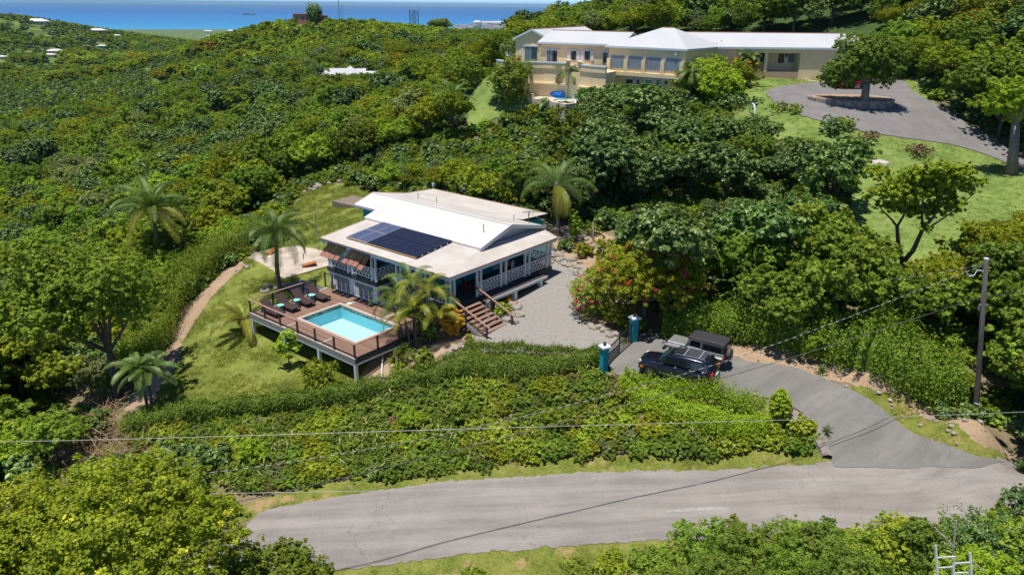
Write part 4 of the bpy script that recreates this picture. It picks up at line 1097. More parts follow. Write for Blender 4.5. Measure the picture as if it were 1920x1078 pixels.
vb('fascia', MB().beam(V3(B0, dB, -.1, nB, -.04, ZE - .12), V3(B0, dB, LB, nB, -.04, ZE - .12), .06, .26), M_TRIMB)
# C pavilion with hipped roof
LC = np.linalg.norm(xy(C1 - C0))
zc = 17.35
K0, K1, K2, K3 = V3(C0, dC, -.2, nC, 0, ZE), V3(C0, dC, LC, nC, 0, ZE), V3(C0, dC, LC, nC, 10.5, ZE), V3(C0, dC, -.2, nC, 10.5, ZE)
T0, T1 = V3(C0, dC, LC / 2 - .4, nC, 5.2, zc), V3(C0, dC, LC / 2 + 1.2, nC, 5.2, zc)
vb('roof', MB().slab([K0, K1, T1, T0], .15).slab([K1, K2, T1], .15).slab([K2, K3, T0, T1], .15).slab([K3, K0, T0], .15), M_VROOF)
vb('fascia', MB().beam(V3(C0, dC, -.2, nC, -.04, ZE - .11), V3(C0, dC, LC, nC, -.04, ZE - .11), .06, .24).beam(V3(C0, dC, LC + .04, nC, 0, ZE - .11), V3(C0, dC, LC + .04, nC, 9, ZE - .11), .06, .24), M_TRIMB)
vb('ridge_cap', MB().beam(T0, T1, .25, .1), M_RIDGE)
# D wing
dD = np.array([1.0, 0.01]); dD /= np.linalg.norm(dD); nD = np.array([-dD[1], dD[0]])
E0 = xy(C2) + np.array([-1.5, .5]); E0 = np.array([E0[0], (C2[1] + D1[1]) / 2 + .3, ZE]); 
LD = float(D1[0] - E0[0]) + .2
RD = 5.4
vb('roof', MB().slab([V3(E0, dD, -1, nD, 0, ZE), V3(E0, dD, LD, nD, 0, ZE), V3(E0, dD, LD + 2.2, nD, RD, ZE + 1.7), V3(E0, dD, -3, nD, RD, ZE + 1.7)], .18)
   .slab([V3(E0, dD, -3, nD, RD * 2, ZE), V3(E0, dD, LD, nD, RD * 2, ZE), V3(E0, dD, LD + 2.2, nD, RD, ZE + 1.7), V3(E0, dD, -3, nD, RD, ZE + 1.7)], .18), M_VROOF)
vb('roof', MB().slab([V3(E0, dD, LD - .2, nD, 0, ZE), V3(E0, dD, LD + 4, nD, 3.2, ZE), V3(E0, dD, LD + 4, nD, 8, ZE), V3(E0, dD, LD + 2.2, nD, RD, ZE + 1.69)], .15), M_VROOF)
vb('ridge_cap', MB().beam(V3(E0, dD, -2, nD, RD, ZE + 1.73), V3(E0, dD, LD + 2.2, nD, RD, ZE + 1.73), .25, .07), M_RIDGE)
vb('fascia', MB().beam(V3(E0, dD, 0, nD, -.04, ZE - .12), V3(E0, dD, LD, nD, -.04, ZE - .12), .06, .26), M_TRIMB)
def wallp(a, b):  # ray meets the vertical plane through a-b
    a, b = xy(a), xy(b); d = (b - a) / np.linalg.norm(b - a)
    n_ = np.array([-d[1], d[0]])
    if n_[1] > 0: n_ = -n_
    def f(px, py):
        r = ray(px, py); t = ((a - CC[:2]) @ n_) / (r[:2] @ n_); q = CC + r * t
        return float((q[:2] - a) @ d), float(q[2])
    def P(s, w_, z): q = a + d * s + n_ * w_; return (float(q[0]), float(q[1]), z)
    return f, P
def vbox(P, s0, s1, w0, w1, z0, z1, m=None):
    m = m or MB()
    vs = [P(s0, w0, z0), P(s1, w0, z0), P(s1, w1, z0), P(s0, w1, z0), P(s0, w0, z1), P(s1, w0, z1), P(s1, w1, z1), P(s0, w1, z1)]
    return m.add(vs, [(0, 3, 2, 1), (4, 5, 6, 7), (0, 1, 5, 4), (1, 2, 6, 5), (2, 3, 7, 6), (3, 0, 4, 7)])
def vwin(wp, x0, y0, x1, y1, mat, nm='window', split=False, head=True):
    f, P = wp
    s0, z1 = f(x0, y0); s1, z0 = f(x1, y1)
    m = vbox(P, s0 - .08, s1 + .08, 0, .05, z0 - .05, z1 + .05)
    if head: vbox(P, s0 - .25, s1 + .25, 0, .16, z1 + .06, z1 + .22, m)
    fr = vb(nm, m, M_WHITE)
    if split:
        sm = (s0 + s1) / 2
        vb('pane', vbox(P, s0, sm - .04, .051, .07, z0, z1), M_CURT, fr); vb('pane', vbox(P, sm + .04, s1, .051, .07, z0, z1), mat, fr)
    else: vb('pane', vbox(P, s0, s1, .051, .07, z0, z1), mat, fr)
    return P, s0, s1, z0, z1
WA = wallp(FA[0], FA[1])
vwin(WA, 984.5, 88, 1007, 111, M_GLASSD, 'door', True)
_p, _d, _n2 = plan(B0, B1, 1, 0, 1)
WB = wallp(xy(B0) + nB * .3, xy(B1) + nB * .3)
vwin(WB, 1026, 94.5, 1044.5, 116, M_GLASSD, 'door', True)
for x0, x1 in ((1071.5, 1080), (1097, 1106)):
    P, s0, s1, z0, z1 = vwin(WB, x0, 96, x1, 113, M_GLASSD)
    for a, b in ((s0 - .62, s0 - .14), (s1 + .14, s1 + .62)): vb('shutter', vbox(P, a, b, 0, .08, z0 - .1, z1 + .05), plain('pale_grey_shutter', (0.55, 0.52, 0.50), 0.7) if x0 == 0 else M_WHITE)
vwin(WB, 1131, 99, 1138.5, 118, M_GLASSD, 'door')
WC = wallp(xy(C0) + nC * .3, xy(C1) + nC * .3)
for x0, x1, y0, y1 in ((1145.5, 1170.5, 104, 129), (1179, 1204, 105.5, 131), (1212.5, 1239, 107.5, 133), (1249, 1276, 109.5, 135)):
    P, s0, s1, z0, z1 = vwin(WC, x0, y0, x1, y1, M_CURT, head=False)
    n = 14
    m = MB()
    for i in range(1, n): vbox(P, s0 + (s1 - s0) * i / n - .012, s0 + (s1 - s0) * i / n + .012, .071, .09, z0, z1, m)
    vb('bars', m, M_TRIMB)['kind'] = 'stuff'
f_, P = WC
m = MB()
for x in (1143, 1175, 1208, 1244, 1280):
    s, _ = f_(x, 120); vbox(P, s - .28, s + .28, 0, .35, ZT - .3, 13.3, m)
vbox(P, 0, LC - .6, 0, .42, ZT - .75, ZT - .25, m)
vb('pilasters', m, M_STUC)['kind'] = 'stuff'
vwin(WC, 1142, 146, 1153, 155, M_GLASSD); vwin(WC, 1175, 149, 1186, 164, M_GLASSD); vwin(WC, 1195, 149, 1198, 162, M_GLASSD)
P, s0, s1, z0, z1 = vwin(WC, 1211, 150.5, 1220, 172, M_GLASSD, 'door')
m = MB()
for z in np.arange(z0 + .1, z1, .22): vbox(P, s0 + .02, s1 - .02, .071, .1, z, z + .1, m)
vb('louvre', m, M_WHITE)['kind'] = 'stuff'
vwin(WC, 1232, 150.5, 1236, 158, M_GLASSD); vwin(WC, 1247, 152, 1252, 158, M_GLASSD)
s, z = f_(1269, 100); vb('wall_lamp', vbox(P, s - .15, s + .15, 0, .3, z - .25, z + .25), M_WHITE)
WS = wallp(xy(C1) - dC * .3, xy(C1) - dC * .3 + nC * 8)
vb('pane', (lambda f, P: vbox(P, 1.3, 2.7, -.02, -.05, 12.6, 13.7))(*WS), M_GLASSD) if False else None
# D walls with the recessed porch
f_, P = wallp(xy(E0) + nD * .3, xy(E0) + nD * .3 + dD * LD)
sa, _ = f_(1416, 100); sb, _ = f_(1502, 100); se, _ = f_(1603, 100)
gz = 10.8
m = MB()
vbox(P, 0, sa, 0, -7.5, gz, ZE - .1, m); vbox(P, sb, se - .2, 0, -7.5, gz, ZE - .1, m); vbox(P, sa + .01, sb - .01, -2.2, -7.5, gz, ZE - .1, m); vbox(P, sa + .01, sb - .01, 0, -.35, ZE - .75, ZE - .1, m)
vbox(P, se - .19, se + 3.6, -3.4, -8, gz, ZE - .1, m)
vb('wall', m, M_STUC)
vb('porch_floor', vbox(P, sa + .01, sb - .01, -.02, -2.19, gz, 11.75), M_TERR)
sc_, _ = f_(1438.5, 100); vb('column', vbox(P, sc_ - .22, sc_ + .22, -.02, -.4, 11.76, ZE - .76), M_STUC)
WD = (lambda px, py: None, None)
WDp = wallp(xy(E0) + nD * 2.5, xy(E0) + nD * 2.5 + dD * LD)
vwin(WDp, 1427, 99, 1436, 117, M_GLASSD, 'door', head=False); vwin(WDp, 1460, 101, 1469, 119, M_GLASSD, 'door', head=False); vwin(WDp, 1478.5, 101.5, 1500, 118, M_GLASSD, 'window', True, False)
for x in (1422, 1474.5):
    s, z = WDp[0](x, 104); vb('wall_lamp', vbox(WDp[1], s - .1, s + .1, 0, .2, z - .25, z + .25), M_BLACK)

# terrace and its walls
ter = empty('villa_terrace', (0, 0, 0), 0, 'pale walled terrace with rounded left end in front of the villa', 'terrace')
tz = ZT + .75
front = [at(932.5, 112.5, tz), at(945, 115, tz), at(965, 115.8, tz), at(1000, 116.3, tz), at(1020, 116.8, tz), at(1066, 119, tz)]
fr2 = [at(1088, 121.5, tz), at(1110, 124, tz), at(1137, 126, tz)]
def backp(p, d): return (p[0] + nB[0] * d, p[1] + nB[1] * d)
poly = [tuple(p[:2]) for p in front] + [backp(front[-1], 9), backp(front[0], 5)]
MB().prism([tuple(map(float, p)) for p in poly], 6.5, ZT).build('terrace_base', M_STUC, ter)
poly2 = [tuple(p[:2]) for p in fr2] + [backp(fr2[-1], 3.5), backp(fr2[0], 6)]
MB().prism([tuple(map(float, p)) for p in poly2], 7.5, ZT + .003).build('terrace_base', M_STUC, ter)
MB().prism([tuple(map(float, p)) for p in [tuple(front[0][:2] + np.array([.2, .3]))] + [backp(p, .3) for p in front[1:]] + [backp(front[-1], 8.8), backp(front[0], 4.8)]], ZT + .005, ZT + .03).build('terrace_paving', M_TERR, ter)
for L_ in (front, fr2):
    for a, b in zip(L_[:-1], L_[1:]):
        MB().beam((a[0], a[1], ZT + .3), (b[0], b[1], ZT + .3), .3, .7).build('parapet', M_STUC, ter)
        MB().beam((a[0], a[1], ZT + .72), (b[0], b[1], ZT + .72), .42, .13).build('coping', M_TRIMB, ter)
        MB().beam((a[0] - .15 * nB[0], a[1] - .15 * nB[1], 9.9), (b[0] - .15 * nB[0], b[1] - .15 * nB[1], 9.9), .55, .2).build('string_course', M_STUC, ter)
for p in (front[-1], fr2[0]):
    MB().cbox((p[0], p[1], ZT), .5, .5, 1.0).lathe([(.45, 1.0), (.5, 1.15), (.2, 1.2), (.1, 1.25)], (p[0], p[1], ZT), 12).build('pier', M_STUC, ter)
# stairs down from the terrace
vs_ = empty('terrace_stairs', (0, 0, 0), 0, 'pale stairs with a sloping white-capped side wall leading down from the villa terrace', 'stairs')
a = xy(front[-1]) + dB * 1.0; 
gs = gp(1090, 176)
b = xy(gs)
dd = (b - a); Ls = np.linalg.norm(dd); dd /= Ls; sd_ = np.array([-dd[1], dd[0]])
for i in range(14):
    t0 = i / 14 * Ls; t1 = (i + 1) / 14 * Ls
    zt = ZT - .15 + (gs[2] - ZT + .2) * (i + 1) / 14
    P4 = [a + dd * t0 - sd_ * .9, a + dd * t1 - sd_ * .9, a + dd * t1 + sd_ * .9, a + dd * t0 + sd_ * .9]
    MB().prism([tuple(map(float, p)) for p in P4], 6.8, zt).build('step', M_TERR if i % 2 else M_STUC, vs_)
for s_ in (-1.1, 1.1):
    p0, p1 = a + sd_ * s_, b + sd_ * s_
    m = MB(); m.add([(p0[0], p0[1], 6.8), (p1[0], p1[1], 6.8), (p1[0], p1[1], gs[2] + .9), (p0[0], p0[1], ZT + .8)] + [(q[0] + sd_[0] * .2, q[1] + sd_[1] * .2, q[2]) for q in [(p0[0], p0[1], 6.8), (p1[0], p1[1], 6.8), (p1[0], p1[1], gs[2] + .9), (p0[0], p0[1], ZT + .8)]],
          [(0, 1, 2, 3), (7, 6, 5, 4), (0, 4, 5, 1), (1, 5, 6, 2), (2, 6, 7, 3), (3, 7, 4, 0)])
    m.build('side_wall', M_STUC, vs_)
    MB().beam((p0[0] + sd_[0] * .1, p0[1] + sd_[1] * .1, ZT + .85), (p1[0] + sd_[0] * .1, p1[1] + sd_[1] * .1, gs[2] + .95), .32, .1).build('coping', M_TRIMB, vs_)
# white patio chairs on the terrace
def vchair(px, py, z, rz, lab):
    p = at(px, py, z)
    o_ = empty('patio_chair', (p[0], p[1], z), rz, lab, 'chair', 'white chairs on the villa terraces')
    MB().box(-.3, .3, -.3, .3, .35, .42).build('seat', M_WHITE, o_); MB().box(-.3, .3, .26, .32, .43, 1.0).build('backrest', M_WHITE, o_)
    for x in (-.25, .25):
        for y in (-.25, .25): MB().cbox((x, y, 0), .06, .06, .349).build('leg', M_WHITE, o_)
for px, py, rz in ((953, 109.5, 1), (960, 106, 2.4), (975, 108, 0), (981, 110, 4)): vchair(px, py, ZT + .03, rz, 'white patio chair among those on the rounded left end of the villa terrace')
for px, py, rz in ((1116, 121, 1), (1124, 120.5, 2)): vchair(px, py, ZT + .03, rz, 'white patio chair on the small terrace beside the pavilion')
# villa pool terrace
vp = empty('villa_pool', (0, 0, 0), 0, 'pale blue pool on a walled terrace below the villa, half hidden by a palm', 'pool')
pz = 8.1
q = [at(x, y, pz) for x, y in ((968, 175), (1028, 168), (1130, 168), (1160, 186), (1060, 196), (1000, 185))]
MB().prism([tuple(map(float, p[:2])) for p in q], 4.0, pz).build('pool_terrace', plain('pale_pool_paving', (0.60, 0.50, 0.42), 0.85), vp)
q2 = [at(x, y, pz) for x, y in ((1018, 176), (1140, 173), (1150, 182), (1050, 188))]
MB().prism([tuple(map(float, p[:2])) for p in q2], pz + .004, pz + .03).build('water', plain('shallow_blue_pool_water', (0.20, 0.50, 0.60), 0.15, var=0.05), vp)
for i, j in ((0, 1),):
    MB().beam((*q[i][:2], pz + .25), (*q[j][:2], pz + .6), .3, 1.0).build('wall', M_STUC, vp)
MB().beam((*q[0][:2], pz - .5), (*q[5][:2], pz - .3), .3, 1.8).build('wall', M_STUC, vp)
c = at(1050, 183.5, pz + .1); f0, f1 = at(1022, 178.5, pz + .1), at(1055, 183, pz + .1)
rc = empty('pool_cover', tuple(map(float, f0)), 0, 'rolled bright blue cover beside the villa pool', 'pool cover')
MB().tube([(0, 0, .3), tuple(f1 - f0 + np.array([0, 0, .3]))], .38, 12).build('roll', plain('bright_blue_cover', (0.01, 0.16, 0.62), 0.6), rc)
MB().tube([(-.2, 0, .3), tuple((f1 - f0) * 1.04 + np.array([0, 0, .3]))], .06, 8).build('axle', M_METAL, rc)
hs = empty('pool_hut', (0, 0, 0), 0, 'low pale blue pump house with a white slab top below the villa pool', 'shed')
h4 = [at(x, y, 8.0) for x, y in ((993, 185), (1052, 188), (1066, 183), (1010, 181))]
MB().slab([tuple(map(float, p)) for p in h4], .22).build('roof', M_VROOF, hs)
cc_ = sum(h4) / 4
h5 = [tuple(map(float, (p[:2] - cc_[:2]) * .92 + cc_[:2])) for p in h4]
MB().prism(h5, 3.5, 7.77).build('wall', plain('pale_blue_wall', (0.28, 0.36, 0.42), 0.8), hs)
q = at(1010, 160, 9.4)
gbx = empty('garden_shed', (float(q[0]), float(q[1]), 8.2), -.4, 'low grey-roofed shed on the grass beside the villa pool', 'shed')
MB().box(-1.8, 1.8, -1, 1, -1.5, 1.0).build('wall', M_BSTONE, gbx); MB().box(-2.0, 2.0, -1.2, 1.2, 1.001, 1.12).build('roof', plain('grey_shed_roof', (0.20, 0.20, 0.23), 0.6), gbx)
# garden wall with yellow planting before the porch
w0, w1 = gp(1400, 131), gp(1484, 133.5)
gw = MB().beam((w0[0], w0[1], w0[2] + .3), (w1[0], w1[1], w1[2] + .3), .4, 1.3).build('garden_wall', M_BSTONE)
tag(gw, 'low brown garden wall below the yellow planting of the villa porch', 'wall')
# roundabout
rc_ = gp(1597, 190)
rb = empty('stone_roundabout', tuple(map(float, rc_)), 0, 'oval stone-edged island with gravel top in the villa turning circle', 'planter')
k = NT('rubble_stone_edge'); _v = k.n('ShaderNodeTexVoronoi'); _v.inputs['Scale'].default_value = 3.5; k.l(k.obj(), _v.inputs[0]); _s = k.n('ShaderNodeSeparateColor'); k.l(_v.outputs['Color'], _s.inputs[0])
k.bsdf(k.ramp(_s.outputs[0], [(0.0, (0.16, 0.14, 0.12)), (1.0, (0.42, 0.37, 0.31))]), 0.9, bump=_v.outputs[0], bstr=0.6); M_RUB = k.m
ov = [(cos(t) * (4.7 + .25 * sin(3 * t)), sin(t) * (3.9 + .2 * cos(2 * t))) for t in np.linspace(0, 2 * pi, 36, endpoint=False)]
MB().prism(ov, -1.2, .38).build('stone_edge', M_RUB, rb)
MB().prism([(x * .93, y * .93) for x, y in ov], .381, .42).build('gravel_top', M_DIRT, rb)
# stepping stones
ss = MB()
for i, (px, py) in enumerate([(1454, 136.5), (1464, 138), (1473, 139.5), (1481, 141), (1489, 143), (1496, 145.5), (1503, 148), (1509, 150.5), (1515, 152.8), (1523, 154)]):
    p = gp(px, py)
    m = MB().lathe([(.45, 0), (.5, .03), (.45, .06), (.01, .065)], (0, 0, 0), 8).build('stepping_stone', M_CONC, None, loc=(p[0], p[1], p[2] + .1)); m.scale = (1.1, .8, 1)
    tag(m, 'pale stepping stone in the row curving across the villa lawn', 'stepping stone', 'stepping stones across the villa lawn')
p = gp(1650, 310)
bl = MB().lathe([(.5, -.2), (.85, .1), (.8, .35), (.4, .5), (.01, .52)], (0, 0, 0), 9); bl.v = [(x + random.uniform(-.1, .1), y + random.uniform(-.1, .1), z) for x, y, z in bl.v]
tag(bl.build('boulder', plain('pale_limestone', (0.5, 0.46, 0.42), 0.9, var=.25), None, loc=tuple(p)), 'pale boulder alone on the villa lawn behind the forked tree', 'boulder')
p = gp(1409, 218)
cu = empty('culvert_ring', (p[0], p[1], p[2] - .3), 0, 'pale ring-shaped rim standing in the bushes at the left edge of the villa lawn', 'ring')
MB().tube([(0, 1.1 * cos(t), 1.1 * sin(t) + .6) for t in np.linspace(0, 2 * pi, 20)], .1, 6).build('rim', M_WHITE, cu)

# ------------------------------------------------------------------ far buildings
def far_house(px, py, w_, dpt, h_, lab, wall=(0.55, 0.5, 0.42), roof=(0.58, 0.56, 0.53), rz=0.0, dist=None, hip=True, lift=0.0, grp='houses on the far hillside', cat='house'):
    p = gp(px, py, 120, 9000) if dist is None else atd(px, py, dist)
    z = H(p[0], p[1]) + lift
    o_ = empty('far_house', (float(p[0]), float(p[1]), z), rz, lab, cat, grp)
    o_.scale = (.62,) * 3 if dist is None else (1,) * 3
    wm = plain('far_wall', wall, 0.9); rm = plain('far_roof', roof, 0.85)
    MB().box(-w_ / 2, w_ / 2, -dpt / 2, dpt / 2, -3, h_).build('wall', wm, o_)
    e = .6; rh = h_ + w_ * .13
    m = MB()
    a, b, c, d = (-w_ / 2 - e, -dpt / 2 - e, h_ + .01), (w_ / 2 + e, -dpt / 2 - e, h_ + .01), (w_ / 2 + e, dpt / 2 + e, h_ + .01), (-w_ / 2 - e, dpt / 2 + e, h_ + .01)
    k_ = w_ * .25 if hip else 0
    t0, t1 = (-w_ / 2 - e + k_, 0, rh), (w_ / 2 + e - k_, 0, rh)
    m.add([a, b, c, d, t0, t1], [(0, 1, 5, 4), (1, 2, 5), (2, 3, 4, 5), (3, 0, 4), (3, 2, 1, 0)])
    m.build('roof', rm, o_)
    n = max(2, int(w_ / 4))
    for i in range(n):
        x = -w_ / 2 + (i + .5) * w_ / n
        MB().box(x - .7, x + .7, -dpt / 2 - .06, -dpt / 2 - .005, 1, h_ - .6).build('window', M_GLASSD, o_)
    return o_
far_house(68, 30.5, 20, 12, 4, 'white domed-roof house on the crest of the far left hill', roof=(.75, .73, .7), dist=1010)
far_house(180, 45, 17, 11, 4.5, 'pale roofed house on the right shoulder of the far hill', wall=(.22, .2, .2), dist=1030)
far_house(219, 71, 14, 9, 4, 'small white house alone on the wooded right flank of the far hill')
far_house(192, 90.5, 14, 9, 3.5, 'small house with turquoise walls low on the far hill', wall=(.08, .42, .42))
far_house(136, 97, 14, 8, 2.8, 'long low white shed between the turquoise house and the villa cluster')
far_house(105, 102, 22, 11, 4.5, 'largest white house of the cluster in the far valley', wall=(.6, .55, .5))
far_house(95, 107, 14, 8, 3, 'lower white wing in front of the largest valley house')
far_house(2, 111, 14, 8, 3, 'white roofed house at the far left edge of the valley')
far_house(198, 101, 9, 7, 3, 'tiny cream shed below the turquoise house', wall=(.5, .4, .3))
far_house(391, 69.5, 24, 14, 6, 'wide white house in the coastal plain, left of a pair', roof=(.72, .7, .68))
far_house(407, 70, 18, 12, 5, 'white house in the coastal plain, right of a pair', roof=(.72, .7, .68))
far_house(375, 73, 12, 10, 5, 'small pale block below the pair of coastal houses')
far_house(359, 65, 15, 10, 4, 'pale house with reddish eaves in the coastal plain')
far_house(333, 62.5, 14, 10, 4, 'small white house on the slope toward the coast')
far_house(320, 61.5, 10, 8, 4, 'tiny white house left of the others toward the coast')
far_house(434, 55, 45, 25, 9, 'white flat building on the shore below the ridge', dist=4300, grp=None)
far_house(390, 57.5, 45, 20, 7, 'low white building on the shore, left of the flat one', dist=4300, grp=None)
# white roofed house among the trees of the middle ridge
wr = empty('white_roof_house', (float(atd(645, 135, 246)[0]), float(atd(645, 135, 246)[1]), -1.5), radians(8), 'pale house with white gabled roof half sunk in the woods of the middle ridge', 'house')
wr.scale = (.8, .8, .8)
m = MB().box(-8.6, 8, -3.2, 3.2, -4, 1.3); m.build('wall', plain('pale_wall', (0.52, 0.46, 0.42), 0.9), wr)
MB().slab([(-9, -3.9, 1.2), (8.5, -3.9, 1.2), (8.5, 0, 3.4), (-8, 0, 3.4)], .2).slab([(-9, 3.9, 1.2), (8.5, 3.9, 1.2), (8.5, 0, 3.4), (-8, 0, 3.4)], .2).slab([(-1.5, -5, 1.25), (6.5, -5, 1.25), (2.5, -.2, 4.4)], .15).slab([(6.5, -5, 1.25), (6.5, 3, 1.25), (2.5, -.2, 4.4)], .15).slab([(-1.5, -5, 1.25), (-1.5, 3, 1.25), (2.5, -.2, 4.4)], .15).build('roof', M_VROOF, wr)
MB().add([(-8.55, -3.2, 1.31), (-8.55, 3.2, 1.31), (-8.0, 0, 3.2)], [(0, 2, 1)]).build('gable', plain('pale_gable', (0.50, 0.40, 0.36), 0.9), wr)
for x in (-6, -3.5): MB().box(x - .5, x + .5, -3.26, -3.205, -.3, .9).build('window', M_GLASSD, wr)
far_house(700, 133, 6, 4, 1.8, 'tiny white-roofed outhouse right of the ridge house in the woods', wall=(.6, .6, .6), roof=(.6, .6, .6), dist=240, lift=1.5, grp=None, cat='shed')
far_house(895, 77, 7, 5, 3, 'tiny white house beneath palms on the distant saddle', roof=(.6, .6, .6), dist=430, lift=2, grp=None)
# ruins and masts on the ridge
for px, py, w_, lab in ((567, 31, 9, 'salmon pink house on the ridge crest left of the lone round tree'), (597, 34, 9.5, 'red-brown house on the ridge crest right of the lone round tree')):
    p = atd(px, py, 452); z = p[2]
    o_ = empty('ridge_house', (float(p[0]), float(p[1]), z - 2.2), .1, lab, 'house', 'pink houses on the ridge crest')
    MB().box(-w_ / 2, w_ / 2, -3, 3, -3, 3.2).build('wall', plain('salmon_wall', (0.52, 0.22, 0.16), 0.9), o_)
    MB().box(-w_ / 2 - .3, w_ / 2 + .3, -3.3, 3.3, 3.201, 3.5).build('roof', plain('dull_red_roof', (0.38, 0.17, 0.13), 0.9), o_)
    for x in (-2.5, .5, 2.8): MB().box(x - .6, x + .6, -3.08, -3.01, .6, 2.2).build('window', M_GLASSD, o_)
def mast(px, ytop, dist, r, lab, group=None):
    p = atd(px, 30, dist); z0 = H(p[0], p[1]); z1 = zon(px, ytop, p)
    o_ = empty('mast', (float(p[0]), float(p[1]), z0), 0, lab, 'mast', group)
    MB().tube([(0, 0, -1), (0, 0, z1 - z0)], [r, r * .7], 6).build('pole', M_METAL, o_)
    MB().cbox((0, 0, (z1 - z0) * .8), r * 4, r * .8, r * .8).build('bracket', M_METAL, o_)
mast(636, -14, 450, .28, 'tall grey radio mast rising above the ridge into the sky')
mast(641.5, 9, 452, .14, 'short whip antenna beside the tall radio mast')
mast(591, 7, 448, .09, 'thin pole in front of the lone round tree on the ridge')
# industrial shore
def tower(px, lab):
    p = atd(px, 44, 1900); z0 = H(p[0], p[1]); zt = zon(px, 19.5, p)
    zb = zon(px, 46, p)
    o_ = empty('lattice_tower', (float(p[0]), float(p[1]), 0), 0, lab, 'tower', 'steel towers behind the ridge')
    w_ = 4.0
    MB().cbox((-w_, 0, z0), 1.1, 1.1, zt - z0).cbox((w_, 0, z0), 1.1, 1.1, zt - z0).cbox((-w_, 7, z0), 1.1, 1.1, zt - z0).cbox((w_, 7, z0), 1.1, 1.1, zt - z0).build('corner_post', M_TOWER, o_)
    m = MB()
    z = zb - 20; s_ = 1
    while z < zt - 6:
        m.beam((-w_ * s_, 0, z), (w_ * s_, 0, z + 6), .8, .8).beam((-w_, 0, z + 6), (w_, 0, z + 6), .7, .7); s_ = -s_; z += 6
    m.build('bracing', M_TOWER, o_)['kind'] = 'stuff'
M_TOWER = plain('blue_grey_steel', (0.06, 0.14, 0.19), 0.7)
tower(771.5, 'left one of the two dark steel towers standing before the sea'); tower(781, 'right one of the two dark steel towers standing before the sea')
far_house(800, 44, 26, 14, 7, 'white warehouse beside the steel towers behind the ridge', wall=(.6, .6, .6), roof=(.7, .7, .7), dist=1500, grp=None, cat='warehouse', lift=37)
p = atd(895, 50, 3600)
tk = empty('storage_tank', (float(p[0]), float(p[1]), zon(895, 55, p)), 0, 'big white domed storage tank on the industrial shore', 'storage tank')
MB().lathe([(20, -15), (20, 29), (19, 31.5), (14, 34.5), (7, 36.5), (.1, 37)], (0, 0, 0), 32).build('shell', plain('white_tank_paint', (0.66, 0.66, 0.66), 0.6), tk, True)
MB().lathe([(20.3, 26), (20.6, 26), (20.6, 27.5), (20.3, 27.5)], (0, 0, 0), 32).build('hoop', M_METAL, tk)
k = NT('industrial_ground'); _v = k.n('ShaderNodeTexVoronoi'); _v.inputs['Scale'].default_value = .012; k.l(k.pos(), _v.inputs[0]); _s = k.n('ShaderNodeSeparateColor'); k.l(_v.outputs['Color'], _s.inputs[0])
k.bsdf(k.ramp(_s.outputs[0], [(0, (.16, .17, .18)), (.5, (.32, .31, .30)), (1, (.5, .47, .44))]), .9); M_IND = k.m
ip = [at(x, y, -127.5) for x, y in ((845, 48.5), (880, 46.5), (960, 45.8), (1000, 46.5), (1060, 48), (1060, 62), (960, 60), (860, 56))]
tag(MB().slab([tuple(map(float, p)) for p in ip], 3).build('industrial_shore', M_IND), 'pale industrial shore with docks', kind='structure')
ip = [at(x, y, -128.5) for x, y in ((885, 42), (905, 40.6), (935, 40), (985, 40.5), (1040, 41), (1040, 43), (960, 43.2), (900, 43))]
tag(MB().slab([tuple(map(float, p)) for p in ip], 2).build('sand_spit', plain('pale_sand', (0.62, 0.56, 0.45), 0.9)), 'pale sand spit in the sea off the industrial shore', kind='structure')
for i in range(26):
    px, py = 850 + RNG.uniform(0, 170), RNG.uniform(47.5, 56)
    p = at(px, py, -127)
    w_ = RNG.uniform(30, 110); h_ = RNG.uniform(6, 16)
    wall = [(.6, .58, .55), (.5, .2, .13), (.3, .36, .4), (.62, .62, .62)][i % 4]
    o_ = empty('shore_building', (float(p[0]), float(p[1]), -127), RNG.uniform(-.1, .1), 'low industrial shed on the far shore near the white tank', 'shed', 'sheds of the industrial shore')
    MB().box(-w_ / 2, w_ / 2, -12, 12, -2, h_).build('wall', plain('shed_wall', wall, .9), o_); MB().box(-w_ / 2 - 1, w_ / 2 + 1, -13, 13, h_ + .01, h_ + 1).build('roof', plain('shed_roof', (.6, .6, .6), .9), o_)
# ship
p = at(466, 28.5, SEA_Z)
sh = empty('ship', (float(p[0]), float(p[1]), SEA_Z), radians(15), 'dark freighter with white bridge anchored on the open sea', 'ship')
S = 1.0
m = MB(); hull = [(-75, 0), (-70, 11), (60, 11), (88, 0), (60, -11), (-70, -11)]
m.prism(hull, -4, 12); m.build('hull', plain('dark_blue_hull', (0.03, 0.05, 0.11), 0.7), sh)
MB().box(22, 62, -9, 9, 12.01, 30).box(34, 50, -7, 7, 30, 40).build('bridge', plain('ship_white', (0.6, 0.6, 0.62), 0.7), sh)
MB().tube([(-48, 0, 12), (-48, 0, 70)], 3.0, 8).beam((-48, 0, 62), (-20, 0, 30), 2, 2).build('crane', plain('ship_buff', (0.5, 0.38, 0.33), 0.7), sh)
MB().box(-35, 15, -8, 8, 12.01, 17).build('deck_load', plain('ship_red', (0.3, 0.1, 0.1), 0.7), sh)
